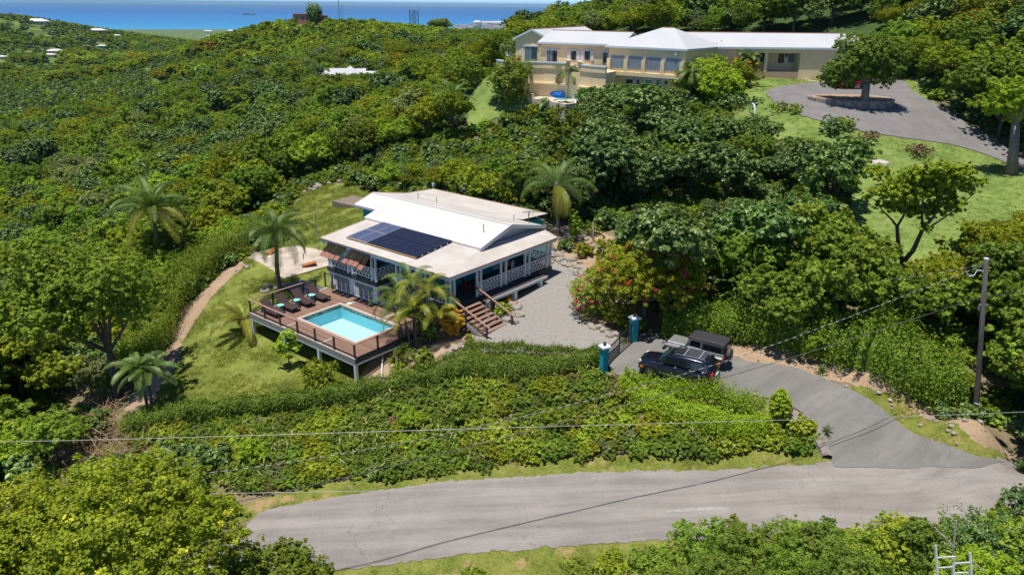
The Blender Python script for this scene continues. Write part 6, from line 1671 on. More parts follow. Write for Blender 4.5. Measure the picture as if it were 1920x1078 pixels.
ML_TUFT = leaf_mat('lawn_grass_blades', (0.12, 0.15, 0.02), (0.21, 0.245, 0.035), (0.33, 0.31, 0.08), .35, .05, .12)
ML_GRASSB = leaf_mat('pale_grass_blades', (0.20, 0.22, 0.05), (0.34, 0.33, 0.10), (0.50, 0.45, 0.20), .3, .1, .15)
M_BARK = plain('grey_brown_bark', (0.14, 0.11, 0.085), 0.95, var=.3, scale=4, bstr=.5, bscale=15)
M_BARKP = plain('pale_bark', (0.25, 0.215, 0.18), 0.95, var=.3, scale=4, bstr=.5, bscale=15)
M_PTRUNK = plain('palm_trunk', (0.145, 0.115, 0.09), 0.95, var=.35, scale=7, bstr=.8, bscale=12)

def rnd_unit(n, g):
    v = g.normal(size=(n, 3)); return v / np.linalg.norm(v, axis=1, keepdims=True)
def leaf_quads(P, N, size, g, aspect=1.8, lv=None, jitter=.7, droop=0.0):
    """a folded leaf-shaped quad at every point"""
    n = len(P)
    nn = N + g.normal(0, jitter, (n, 3)); nn /= np.linalg.norm(nn, axis=1, keepdims=True) + 1e-9
    t = np.cross(nn, rnd_unit(n, g)); t /= np.linalg.norm(t, axis=1, keepdims=True) + 1e-9
    if droop: t[:, 2] -= droop; t /= np.linalg.norm(t, axis=1, keepdims=True) + 1e-9
    b = np.cross(nn, t)
    s = size * g.uniform(.65, 1.3, (n, 1))
    L, W = t * s * aspect / 2, b * s / 2
    V = np.stack([P - L, P + W + L * .05, P + L, P - W + L * .05], 1).reshape(-1, 3)
    F = np.arange(4 * n).reshape(n, 4)
    lv = g.random(n) if lv is None else lv
    return V, F, np.repeat(lv, 4)
def clumps(lobes, ncl, per, size, g, clr=.22, flat=.7, up=.75, inner=.30, aspect=1.7, shell=.12, under=.45, jitter=.5):
    """leaf clumps spread over a set of lobes (centre, radii)"""
    lobes = [(np.array(c, float), np.array(r, float)) for c, r in lobes]
    area = np.array([r[0] * r[1] + r[0] * r[2] for _, r in lobes]); area = area / area.sum()
    pick = g.choice(len(lobes), ncl, p=area)
    d = rnd_unit(ncl, g)
    low = d[:, 2] < -.15
    keep = ~low | (g.random(ncl) < under)
    pick, d = pick[keep], d[keep]
    C = np.array([lobes[i][0] for i in pick]); R = np.array([lobes[i][1] for i in pick])
    rr = 1 + g.normal(-shell * .35, shell, (len(d), 1)) - (g.random((len(d), 1)) < inner) * g.uniform(.1, .45, (len(d), 1))
    P = C + d * R * rr
    # drop the clumps deep inside other lobes
    ok = np.ones(len(P), bool)
    for c, r in lobes:
        q = np.linalg.norm((P - c) / r, axis=1)
        ok &= q > .55
    P, d, R = P[ok], d[ok], R[ok]
    m = len(P)
    cs = (clr * R.min(axis=1) * g.uniform(.6, 1.35, m))
    n = m * per
    idx = np.repeat(np.arange(m), per)
    off = rnd_unit(n, g) * (g.random((n, 1)) ** .45)
    off[:, 2] *= flat
    Q = P[idx] + off * cs[idx][:, None]
    N = d[idx] * .45 + off * .5 + np.array([0, 0, up])
    cb = g.random(m)
    lv = np.clip(.55 * cb[idx] + .45 * g.random(n), 0, 1)
    return leaf_quads(Q, N, size, g, aspect, lv, jitter)
def merge(parts):
    V, F, A, o = [], [], [], 0
    for v, f, a in parts:
        V.append(v); F.append(np.asarray(f) + o); A.append(a); o += len(v)
    return np.concatenate(V), np.concatenate(F), np.concatenate(A)
def crown_mesh(name, lobes, ncl, per, size, mat, seed, core=.55, **kw):
    g = np.random.default_rng(seed)
    V, F, A = clumps(lobes, ncl, per, size, g, **kw)
    if core:   # a looser inner mass of bigger leaves that closes the crown
        n = int(len(A) / 4 * .22); L_ = [(np.array(c, float), np.array(r, float)) for c, r in lobes]
        ar = np.array([r[0] * r[1] for _, r in L_]); ix = g.choice(len(L_), n, p=ar / ar.sum())
        d = rnd_unit(n, g); P = np.array([L_[q][0] for q in ix]) + d * np.array([L_[q][1] for q in ix]) * (g.random((n, 1)) ** .5) * (core + .2)
        V, F, A = merge([(V, F, A), leaf_quads(P, d + np.array([0, 0, .6]), size * 1.45, g, 1.4, g.random(n) * .7, .6)])
    return np_mesh(name, V, F, mat, A)
def rand_lobes(g, R, Hc, n, flat=.75, spread=.6, zc=None):
    """a domed crown: one main lobe, others round it"""
    zc = Hc if zc is None else zc
    L = [((0, 0, zc - R * .08), (R * .60, R * .60, R * .55 * flat))]
    for i in range(n):
        a = 2 * pi * i / n + g.uniform(-.4, .4); d = R * spread * g.uniform(.6, 1.25); r = R * g.uniform(.24, .52)
        L.append(((d * cos(a), d * sin(a), zc + R * flat * g.uniform(-.45, .42)), (r * g.uniform(.8, 1.2), r, r * flat * g.uniform(.75, 1.15))))
    for i in range(max(1, n // 3)):
        a = g.uniform(0, 6.28); d = R * .3; r = R * g.uniform(.3, .42)
        L.append(((d * cos(a), d * sin(a), zc + R * flat * g.uniform(.35, .55)), (r, r, r * flat)))
    return L
def trunk_mb(lobes, h0, r0, g, lean=(0, 0), fork=0.45):
    m = MB()
    zc = lobes[0][0][2]
    f = (lean[0] * fork, lean[1] * fork, zc * fork)
    m.tube([(0, 0, -.6), (f[0] * .3, f[1] * .3, zc * fork * .4), f], [r0 * 1.25, r0, r0 * .85], 8)
    for c, r in lobes[:8]:
        mid = ((f[0] + c[0]) / 2 + g.normal(0, .15), (f[1] + c[1]) / 2 + g.normal(0, .15), f[2] + (c[2] - f[2]) * .55)
        m.tube([f, mid, c], [r0 * .6, r0 * .38, r0 * .15], 6)
    return m

# tree prototypes: crown radius 1 unit = metres as given
PROTO = {}
def proto(name, R, Hc, n, ncl, per, size, mat, seed, flat=.75, bark=None, r0=.16, spread=.6, **kw):
    g = np.random.default_rng(seed)
    L = rand_lobes(g, R, Hc, n, flat, spread)
    cm = crown_mesh('crown', L, ncl, per, size, mat, seed + 1, **kw)
    tm = trunk_mb(L, Hc, r0, g).mesh('trunk', bark or M_BARK, True)
    PROTO[name] = (cm, tm, R, Hc)
proto('mid_a', 2.9, 3.6, 8, 420, 42, .122, ML_MID, 11)
proto('mid_b', 3.2, 3.4, 9, 460, 42, .127, ML_MID, 12, flat=.65)
proto('mid_c', 2.5, 3.8, 7, 380, 42, .115, ML_MID, 13, flat=.95)
proto('dark_a', 2.9, 3.8, 8, 400, 34, .165, ML_DARK, 21, aspect=1.5)
proto('dark_b', 3.3, 4.0, 9, 440, 34, .17, ML_DARK, 22, flat=.8, aspect=1.5)
proto('lime_a', 2.6, 3.3, 7, 400, 40, .115, ML_LIME, 31)
proto('olive_a', 3.2, 4.0, 9, 440, 42, .112, ML_OLIVE, 41, flat=.55)
proto('olive_b', 2.8, 3.8, 8, 400, 42, .112, ML_OLIVE, 42, flat=.6)

proto('pale_a', 2.6, 3.6, 9, 240, 26, .12, ML_PALE, 61, flat=.8, core=.3)
proto('lime_b', 3.0, 3.4, 10, 400, 30, .14, ML_LIME, 62, flat=.6)

def plant(px_or_xy, kind, scale, label, cat='tree', group=None, name='broadleaf_tree', rz=None, dz=0.0, sz=None, pix=True):
    p = gp(*px_or_xy) if pix else np.array([px_or_xy[0], px_or_xy[1], H(*px_or_xy)])
    cm, tm, R, Hc = PROTO[kind]
    rz = RNG.uniform(0, 6.28) if rz is None else rz
    o = empty(name, (float(p[0]), float(p[1]), float(p[2]) + dz), rz, label, cat, group)
    o.scale = (scale, scale, sz or scale)
    link('crown', cm, o); link('trunk', tm, o)
    return o

# ---- palms
def frond(m, A, base, az, L, elev, droop, g, nl=26, ll=.55, w_=.045, fold=.5, vee=.4, lvb=.5):
    """arching frond: leaflets on both sides of a curved rachis; appends (V, lv)"""
    pts = []
    e = elev; p = np.array(base, float); ds = L / nl
    dirs = []
    for i in range(nl + 1):
        d = np.array([cos(az) * cos(e), sin(az) * cos(e), sin(e)])
        pts.append(p.copy()); dirs.append(d)
        p = p + d * ds
        e -= droop / nl * (0.6 + 0.9 * i / nl)
    V = []
    for i in range(2, nl + 1):
        t = i / nl
        d = dirs[i]; side = np.cross(d, [0, 0, 1]); side /= np.linalg.norm(side) + 1e-9
        upv = np.cross(side, d)
        l = ll * (sin(pi * min(1, t * .92 + .08)) ** .6) * g.uniform(.85, 1.1)
        for s in (1, -1):
            q = side * s * .85 + d * .45 + upv * vee; q /= np.linalg.norm(q)
            b0 = pts[i]; mid = b0 + q * l * .55; tip = b0 + q * l * .8 + np.array([0, 0, -l * fold])
            w1 = d * w_
            V.append([b0 - w1 * .5, b0 + w1 * .5, mid + w1 * .6, mid - w1 * .6]); A.append(lvb + g.uniform(-.3, .3))
            V.append([mid - w1 * .6, mid + w1 * .6, tip + w1 * .1, tip - w1 * .1]); A.append(lvb + g.uniform(-.3, .3))
    # rachis
    for i in range(nl):
        side = np.cross(dirs[i], [0, 0, 1]); side /= np.linalg.norm(side) + 1e-9
        r = .028 * (1 - i / nl) + .006
        V.append([pts[i] - side * r, pts[i] + side * r, pts[i + 1] + side * r, pts[i + 1] - side * r]); A.append(.9)
    m.extend(V)
def palm(loc, rz, trunk_pts, r0, r1, nf, L, label, seed, elev=(1.25, -.35), droop=1.5, mat=None, ymat=None, yellow=(), name='coconut_palm', cat='palm tree', group=None, ll=.55, nl=26, fold=.5, vee=.4, boss=True, azf=None, w_=.026):
    g = np.random.default_rng(seed)
    o = empty(name, tuple(map(float, loc)), rz, label, cat, group)
    n = len(trunk_pts)
    tp = [Vector(p) for p in trunk_pts]
    P_ = []
    for i in range(n - 1):
        for s in range(6): P_.append(tp[i].lerp(tp[i + 1], s / 6))
    P_.append(tp[-1])
    rr = [r0 + (r1 - r0) * (i / (len(P_) - 1)) ** .6 + (.012 if i % 2 else 0) for i in range(len(P_))]
    if r0 > 0: MB().tube(P_, rr, 10).build('trunk', M_PTRUNK, o, True)
    top = np.array(trunk_pts[-1], float)
    if boss and r0 > 0:
        MB().lathe([(r1 * .9, -.25), (r1 * 1.7, -.05), (r1 * 1.5, .25), (.03, .5)], tuple(top), 10).build('crownshaft', M_PTRUNK if not boss == 'g' else M_PTRUNK, o, True)
    for i in range(nf):
        t = i / max(1, nf - 1)
        az = (i * 2.39996 + g.uniform(-.25, .25)) if azf is None else azf[i]
        el = elev[0] + (elev[1] - elev[0]) * t + g.uniform(-.12, .12)
        V, A = [], []
        frond(V, A, top + np.array([cos(az) * r1 * .6, sin(az) * r1 * .6, .1]), az, L * g.uniform(.85, 1.08) * (.82 + .18 * min(1, 2 * t)), el, droop * g.uniform(.85, 1.15), g, nl, ll, w_, fold, vee, .5)
        V = np.array(V).reshape(-1, 3)
        mt = (ymat or ML_PALMY) if i in yellow else (mat or ML_PALM)
        link('frond', np_mesh('frond', V, np.arange(len(V)).reshape(-1, 4), mt, np.repeat(np.clip(A, 0, 1), 4)), o)
    return o
def tall(px, py, ztop_px):  # base on ground, crown height from a pixel row above it
    p = gp(px, py); return p, zon(px, ztop_px, p) - p[2]

# tall palm beside the deck
p = gp(525, 546); h_ = zon(519, 438, p) - p[2]
q = atd(517, 438, hypot(p[0], p[1]))
palm(p, 0, [(0, 0, -.4), (-.05, 0, h_ * .4), (float(q[0] - p[0]) * .8, 0, h_ * .8), (float(q[0] - p[0]), float(q[1] - p[1]), h_)], .20, .13, 24, 3.5, 'tall coconut palm rising behind the loungers at the left of the deck', 51, elev=(1.3, -.35), droop=1.65, ll=.72, nl=62, fold=.8, yellow=(19,), azf=None)
# small yellowing palm at the deck's left
p = gp(459, 625)
palm(p, 0, [(0, 0, -.3), (.02, 0, .9)], .16, .11, 9, 2.9, 'small yellowing palm leaning over the lawn left of the deck', 52, elev=(1.25, .35), droop=1.7, ll=.6, nl=44, fold=.5, w_=.05, mat=ML_PALMY, yellow=(), azf=[2.9, 3.3, .5, 2.2, 4.4, 1.2, .1, 3.8, 5.2])
# double palm lower left
p = gp(281, 780); h1 = zon(287, 690, p) - p[2]
palm(p, 0, [(0, 0, -.3), (-.15, .1, h1 * .6), (-.3, .2, h1)], .09, .07, 15, 2.1, 'slim double-trunked palm at the lower left corner of the lawn', 53, elev=(1.1, -.3), droop=1.3, ll=.48, nl=40, fold=.35, w_=.035)
palm((p[0] + .18, p[1] + .05, p[2]), 1, [(0, 0, -.3), (.1, .05, h1 * .6), (.35, .15, h1 * .9)], .09, .07, 14, 2.1, 'second slim stem of the palm pair at the lower left corner of the lawn', 54, elev=(1.1, -.3), droop=1.3, ll=.48, nl=40, fold=.35, w_=.035)
# palm in the left woods
p = atd(283, 392, 72); zg = H(p[0], p[1])
palm((p[0], p[1], zg), 0, [(0, 0, -.5), (.3, 0, (p[2] - zg) * .5), (0, 0, p[2] - zg)], .2, .15, 22, 4.2, 'bright coconut palm standing out of the woods left of the lawn', 55, elev=(1.35, -.5), droop=1.35, ll=.8, nl=44, fold=.6, yellow=(13, 15, 16, 18, 19, 20, 21), w_=.06)
# palm right of the bungalow
p = gp(1048, 448); zt = zon(1040, 350, p)
palm(p, 0, [(0, 0, -.4), (-.2, 0, (zt - p[2]) * .6), (-.35, 0, zt - p[2])], .19, .14, 17, 3.7, 'coconut palm with a hanging yellow frond behind the right corner of the bungalow', 56, elev=(1.35, -.2), droop=1.75, ll=.75, nl=54, fold=.8, yellow=(14, 15, 16), w_=.03, azf=[1.6, 2.4, .8, 3.0, .2, 2.0, 1.2, 2.7, -.2, .5, 3.4, 2.2, -.5, 1.5, -1.3, -1.55, -1.1])
# clump of slender palms between deck and porch
base = hw(-2.1, 1.2); zb = H(*base[:2])
cl = [(-.1, .1, 4.3, 2.5), (-.55, .25, 3.5, 2.1), (.45, -.2, 3.8, 2.2), (.1, -.6, 3.0, 2.0), (-.3, -.5, 2.4, 1.9), (.7, .3, 2.9, 2.0), (-.75, -.15, 3.1, 2.1), (.9, -.5, 2.2, 1.7)]
pc_lab = ['tallest stem of the slender palm clump between deck and porch, fronds against the roof', 'left stem of the slender palm clump, arching over the pool corner', 'right stem of the slender palm clump, beside the yellow shrub', 'front stem of the slender palm clump with golden fronds', 'lowest front-left stem of the slender palm clump', 'back right stem of the slender palm clump by the porch', 'far left stem of the slender palm clump over the deck rail', 'short right stem of the slender palm clump above the bed']
for i, (dx, dy, hh, L_) in enumerate(cl):
    x, y = base[0] + dx, base[1] + dy; zz = H(x, y)
    palm((x, y, zz), 0, [(0, 0, -.3), (dx * .25, dy * .25, hh * .55), (dx * .8, dy * .8, hh * 1.0)], .07, .05, 10, L_, pc_lab[i], 60 + i, elev=(1.3, .15), droop=1.75, ll=.5, nl=40, fold=.4, mat=ML_PALM if i in (0, 1, 5, 6) else ML_PALMY, yellow=(7, 9) if i < 4 else (), name='slender_palm', group='slender palm clump by the deck', boss=False)
# villa palms
for i, (bx, by, tx, ty, L_, lab) in enumerate([(1062, 190, 1058, 136, 2.9, 'tall thin palm standing before the villa pool'), (1100, 178, 1097, 146, 2.6, 'palm at the foot of the villa terrace stairs'), (1029, 226, 1025, 198, 2.2, 'low palm in front of the pump house under the villa pool'), (1538, 136, 1541, 96, 2.5, 'left palm of the pair before the right villa wing'),
        (1549, 135, 1552, 90, 2.7, 'right palm of the pair before the right villa wing'), (1382, 130, 1384, 84, 2.8, 'palm in front of the villa roof above the bright shrubbery'), (1330, 150, 1328, 90, 2.2, 'pale palm rising at the corner of the villa pavilion'), (1291, 200, 1286, 140, 2.3, 'palm beside the lower wall of the villa pavilion'),
        (1365, 140, 1372, 92, 2.4, 'second palm by the villa roof above the bright shrubbery'), (1400, 150, 1398, 110, 2.2, 'golden palm at the right edge of the bright villa shrubbery')]):
    p = gp(bx, by); zt = zon(tx, ty, p)
    palm(p, i, [(0, 0, -.5), (.1, 0, (zt - p[2]) * .5), (0, 0, zt - p[2])], .16, .11, 15, L_, lab, 80 + i, elev=(1.15, -.5), droop=1.7, ll=.6, nl=16, fold=.4, w_=.13, yellow=(8, 10, 12) if i in (9, 6) else (), name='palm')
for i, (px, py, dist, L_, lab) in enumerate([(848, 182, 112, 4.2, 'big dark feathery palm on the slope left of the villa'), (515, 130, 260, 3.2, 'pale palm glinting in the middle woods near the ridge house'), (470, 158, 250, 2.6, 'yellowing low palm in the middle woods'), (872, 62, 400, 4, 'left palm of the pair on the distant saddle'), (889, 62, 400, 4, 'right palm of the pair on the distant saddle')]):
    p = atd(px, py, dist); zg = H(p[0], p[1]); p = np.array([p[0], p[1], min(zg, p[2] - 2)])
    palm(p, i, [(0, 0, -1), (0, 0, zon(px, py, p) - p[2])], .2, .16, 16, L_, lab, 95 + i, elev=(1.3, -.1 if i == 0 else -.5), droop=1.2, ll=.8, nl=14, fold=.4, w_=.14, mat=ML_PALM if i != 2 else ML_PALMY, yellow=(9, 12) if i == 1 else (), name='palm')

# ---- single plants of note
def lobe_tree(loc, lobes, ncl, per, size, mat, label, seed, r0=.16, bark=None, name='broadleaf_tree', cat='tree', trunk=None, flowers=None, group=None, rz=0, trunk_on=True, **kw):
    o = empty(name, tuple(map(float, loc)), rz, label, cat, group)
    link('crown' if cat == 'tree' else 'foliage', crown_mesh('crown', lobes, ncl, per, size, mat, seed, **kw), o)
    g = np.random.default_rng(seed + 5)
    if trunk_on:
        (trunk or trunk_mb(lobes, lobes[0][0][2], r0, g)).build('trunk' if cat == 'tree' else 'stem', bark or M_BARK, o, True)
    for (fm, n, per_, sz) in (flowers or []):
        V, F, A = clumps(lobes, n, per_, sz, g, clr=.10, shell=.05, inner=0, under=.3, aspect=1.2)
        V[:] += 0
        link('flower_cluster', np_mesh('flower_cluster', V, F, fm, A), o)['kind'] = 'stuff'
    return o
def blob(n, R, z0, z1, g, r=(.35, .5), flat=.8):
    return [((g.uniform(-1, 1) * R * .6, g.uniform(-1, 1) * R * .6, g.uniform(z0, z1)), (R * a, R * a, R * a * flat)) for a in g.uniform(r[0], r[1], n)]
g = np.random.default_rng(5)
# near lower-left yellow flowered tree
p = atd(215, 1010, 22.5); zg = H(p[0], p[1])
hgt = p[2] - zg
L = [((0, 0, hgt), (2.9, 2.7, 2.2)), ((-2.2, -.6, hgt - .6), (2.0, 2.0, 1.6)), ((1.9, .3, hgt - .3), (1.9, 1.8, 1.5)), ((.5, 1.6, hgt + .6), (1.6, 1.5, 1.3)), ((-1.5, 1.5, hgt + .2), (1.5, 1.5, 1.2)), ((2.3, -.9, hgt - 1.3), (1.3, 1.3, 1.1)), ((.3, -1.5, hgt + .2), (1.8, 1.6, 1.3)), ((-3.6, -.2, hgt - 1.4), (1.5, 1.5, 1.2)), ((1.2, .9, hgt + 1.0), (1.1, 1.1, .9))]
lobe_tree((p[0], p[1], zg), L, 2300, 34, .075, ML_OLIVE, 'large yellow-green flowering tree filling the lower left corner below the road', 101, .3, flowers=[(ML_YFLOW, 60, 18, .09)], clr=.13, core=.6, aspect=1.6, under=.3)
p = atd(520, 1068, 21.5); zg = H(p[0], p[1]); hgt = p[2] - zg
L = [((0, 0, hgt - .6), (1.5, 1.3, 1.2)), ((-1.3, .1, hgt - .4), (1.2, 1.2, 1.0)), ((1.0, .2, hgt - .9), (1.0, 1.0, .8)), ((.2, .5, hgt + .1), (.7, .7, .6))]
lobe_tree((p[0], p[1], zg), L, 900, 28, .072, ML_MID, 'green tree top beside the flowering tree at the bottom edge of the road', 103, .15, clr=.16, core=.56)
p = atd(20, 985, 24.5); zg = H(p[0], p[1]); hgt = p[2] - zg
lobe_tree((p[0], p[1], zg), [((0, 0, hgt - .4), (1.9, 1.7, 1.6)), ((1.2, .5, hgt - .9), (1.3, 1.3, 1.1)), ((-1, 0, hgt - .2), (1.2, 1.2, 1.0))], 800, 28, .08, ML_OLIVE, 'smaller yellow-green tree at the left edge behind the flowering tree', 104, .2, flowers=[(ML_YFLOW, 8, 14, .09)], clr=.16, core=.56)
# big crown left of the lawn
p = atd(178, 525, 51); zg = H(p[0], p[1]); hgt = p[2] - zg
gq = np.random.default_rng(8); L = [((0, 0, hgt - .5), (3.3, 3.0, 2.6))] + [((gq.uniform(-5.6, 4.2), gq.uniform(-3, 3), hgt + gq.uniform(-2.4, 1.5)), (q_ * 1.1, q_, q_ * .72)) for q_ in gq.uniform(1.0, 2.2, 20)]
lobe_tree((p[0], p[1], zg), L, 2300, 30, .13, ML_MID, 'huge spreading green tree in the woods just left of the garden lawn', 105, .24, clr=.12, core=.58)
# sparse tree by the deck and spiky shrubs
p = gp(543, 690)
L = [((0, 0, 1.9), (.55, .55, .5)), ((-.5, 0, 1.6), (.45, .45, .4)), ((.45, .1, 1.5), (.5, .5, .4)), ((.1, .1, 2.5), (.4, .4, .4)), ((-.1, -.2, 1.1), (.5, .45, .35)), ((.3, 0, 2.1), (.35, .35, .35))]
lobe_tree(p, L, 95, 14, .13, ML_LIME, 'small sparse young tree on the lawn in front of the deck', 106, .045, clr=.4, core=0, inner=.5)
def spiky(px, py, n, L_, label, seed, z=0.0, mat=None, name='spiky_shrub', heads=None, cat='shrub', w_=.06):
    g = np.random.default_rng(seed); p = gp(px, py)
    o = empty(name, tuple(map(float, p)), 0, label, cat)
    V, A = [], []
    for hx, hy, hz in (heads or [(0, 0, .1)]):
        for i in range(n):
            az = g.uniform(0, 6.28); e = g.uniform(-.2, 1.45); l = L_ * g.uniform(.7, 1.1)
            d = np.array([cos(az) * cos(e), sin(az) * cos(e), sin(e)]); s = np.cross(d, [0, 0, 1]); s /= np.linalg.norm(s) + 1e-9
            b = np.array([hx, hy, hz]); m_ = b + d * l * .6; t = b + d * l + np.array([0, 0, -.25 * l * (1.2 - sin(max(e, 0)))])
            V += [[b - s * w_ * .4, b + s * w_ * .4, m_ + s * w_ / 2, m_ - s * w_ / 2], [m_ - s * w_ / 2, m_ + s * w_ / 2, t + s * .004, t - s * .004]]; a = g.random(); A += [a, a]
    V = np.array(V).reshape(-1, 3)
    link('foliage', np_mesh('foliage', V, np.arange(len(V)).reshape(-1, 4), mat or ML_MID, np.repeat(A, 4)), o)
    m = MB()
    for hx, hy, hz in (heads or [(0, 0, .1)]): m.tube([(hx * .2, hy * .2, -.2), (hx * .7, hy * .7, hz * .6), (hx, hy, hz)], .05, 6)
    m.build('stem', M_BARK, o)
    return o
hd = [(g.uniform(-.8, .8), g.uniform(-.65, .65), g.uniform(.3, 1.6)) for _ in range(30)]
spiky(597, 738, 46, .55, 'dense spiky-leaved shrub in front of the deck beside the hedge', 107, heads=[(a * 1.15, b * 1.15, c * 1.15) for a, b, c in hd], mat=ML_LIME, w_=.10)
spiky(748, 690, 60, .6, 'dark spiky shrub at the corner below the deck rail', 108, heads=[(0, 0, .9), (.2, .1, .5), (-.3, 0, .4), (.35, .2, 1.2)], mat=ML_MID)
spiky(742, 706, 60, .6, 'lower spiky shrub beneath the dark one below the deck rail', 109, heads=[(0, 0, .2), (.2, .1, .45)], mat=ML_MID)
spiky(386, 765, 40, .75, 'leftmost small spiky plant on the lawn edge above the hedge', 110, mat=ML_MID); spiky(428, 762, 50, .7, 'middle small spiky plant on the lawn edge above the hedge', 111, mat=ML_MID); spiky(484, 757, 26, .5, 'rightmost small spiky plant on the lawn edge above the hedge', 112, mat=ML_MID)
spiky(312, 780, 40, .7, 'small spiky plant beside the palm pair', 113, mat=ML_MID)
spiky(863, 604, 26, .35, 'succulent growing from the grey stone pot', 114, mat=ML_LIME, heads=[(-.0, 0, .7)])
spiky(1518, 806, 40, .7, 'dark spiky plant on the kerb wall by the road mouth', 115, mat=ML_DARK); spiky(1550, 812, 30, .55, 'small dark spiky plant on the drive side of the kerb wall', 116, mat=ML_DARK); spiky(1540, 700, 60, .55, 'dark rosette plant casting its shadow on the dirt bank', 117, mat=ML_DARK)
spiky(1836, 790, 60, .9, 'broad-leaved vine clump wrapping the foot of the utility pole', 118, mat=ML_MID, w_=.14); spiky(1925, 885, 60, .8, 'dark spiky bush at the right picture edge by the road', 119, mat=ML_DARK)
def shrub(px, py, R, hz, mat, label, seed, ncl=160, per=20, size=.10, fl=None, n=6, name='flowering_shrub', flat=.85, zz=0, sx=1.0, **kw):
    g = np.random.default_rng(seed); p = gp(px, py)
    L = [((g.uniform(-.5, .5) * R * sx, g.uniform(-.5, .5) * R, hz * g.uniform(.45, .75)), (R * .55 * sx, R * .55, hz * .45)) for _ in range(n)]
    L.append(((0, 0, hz * .5), (R * .8 * sx, R * .8, hz * .5)))
    kw.setdefault('core', .56); kw.setdefault('clr', .22)
    return lobe_tree((p[0], p[1], p[2] + zz), L, ncl, per, size, mat, label, seed, .05, name=name, cat='shrub', flowers=fl, **kw)
shrub(846, 632, 1.0, 2.0, ML_YELL, 'golden yellow croton shrub between the palm clump and the entry stairs', 120, 150, 20, .12)
shrub(868, 590, .6, 1.3, ML_LIME, 'bright lime shrub at the porch corner behind the golden croton', 121, 70, 18, .13)
shrub(800, 640, 1.0, 1.8, ML_MID, 'dark green shrub under the slender palm clump', 122, 130, 20, .12)
shrub(790, 690, .9, 1.2, ML_MID, 'low dark shrub in front of the palm clump', 123, 110, 20, .10); shrub(880, 645, .35, .6, ML_OLIVE, 'small brownish tuft by the globe lamp', 124, 50, 14, .08)
shrub(945, 590, .75, .75, ML_LIME, 'white-flowered green shrub inside the stone bed beside the stairs', 125, 80, 20, .09, [(ML_WFLOW, 14, 10, .06)])
shrub(950, 570, .35, .75, ML_YELL, 'small yellow croton at the back of the bed beside the stairs', 126, 40, 16, .09)
shrub(965, 578, .3, .5, ML_ORANGE, 'tiny orange plant among the stones beside the stairs', 127, 12, 10, .07, core=0)
shrub(1108, 590, 1.9, 2.6, ML_MID, 'bougainvillea bush with red and purple bracts at the right edge of the court', 128, 420, 20, .09, [(ML_PINK, 60, 16, .12), (ML_RED, 24, 12, .10), (ML_PURP, 40, 14, .11)], n=9)
shrub(1150, 560, 1.3, 2.4, ML_OLIVE, 'olive shrub between the bougainvillea and the flowering tree', 129, 200, 20, .09, [(ML_YELL, 14, 12, .08)])
shrub(1165, 615, 1.2, 1.6, ML_OLIVE, 'yellowish low shrub beside the gate bed', 130, 170, 18, .09, [(ML_YELL, 16, 14, .08)])
shrub(1095, 480, .9, 1.0, ML_OLIVE, 'orange-tipped bromeliad clump in the rubble bed', 131, 90, 14, .12, [(ML_ORANGE, 26, 12, .10)])
shrub(1132, 500, .8, 2.2, ML_LIME, 'yellow-green croton shrub in the rubble bed', 132, 110, 18, .12, [(ML_YELL, 16, 12, .09)])
shrub(1110, 525, .9, .9, ML_OLIVE, 'low reddish shrub at the edge of the gravel court', 133, 90, 16, .09, [(ML_ORANGE, 18, 10, .07)])
shrub(1150, 515, .8, 1.9, ML_LIME, 'soft lime palm-like shrub left of the flowering tree', 134, 110, 18, .12)
shrub(1060, 470, .8, .9, ML_DARK, 'dark low shrub by the porch end', 135, 80, 16, .12, [(ML_YELL, 6, 10, .08)]); shrub(1078, 455, .9, 2.6, ML_LIME, 'climbing green shrub at the foot of the right palm', 136, 130, 18, .12, sx=.7)
shrub(1105, 440, 1.0, 1.0, ML_LIME, 'lime tuft on the bare earth behind the court bed', 137, 80, 18, .1); shrub(940, 380, 1.4, 1.6, ML_BRIGHT, 'bright lime bush directly behind the bungalow rear wing', 138, 140, 18, .14)
# flowering tree by the gate
p = gp(1205, 615); g = np.random.default_rng(9)
L = [((0, 0, 4.2), (2.6, 2.4, 1.6)), ((-1.9, .3, 3.7), (1.7, 1.6, 1.2)), ((2.1, .2, 3.6), (1.7, 1.6, 1.3)), ((.3, 1.7, 4.9), (1.7, 1.5, 1.1)), ((-1.1, 1.5, 4.7), (1.3, 1.3, 1.0)), ((1.6, -1.2, 3.0), (1.2, 1.2, 1.0)), ((-.9, -1.3, 3.2), (1.3, 1.3, .9)), ((2.9, .6, 2.9), (1.1, 1.1, 1.2)), ((3.1, 1.0, 2.0), (1.0, 1.0, 1.3))]
lobe_tree(p, L, 1300, 30, .09, ML_OLIVE, 'rounded tree threaded with red bougainvillea above the far gate pillar', 140, .16, flowers=[(ML_PINK, 80, 16, .13), (ML_RED, 20, 12, .11)], clr=.18, core=.5)
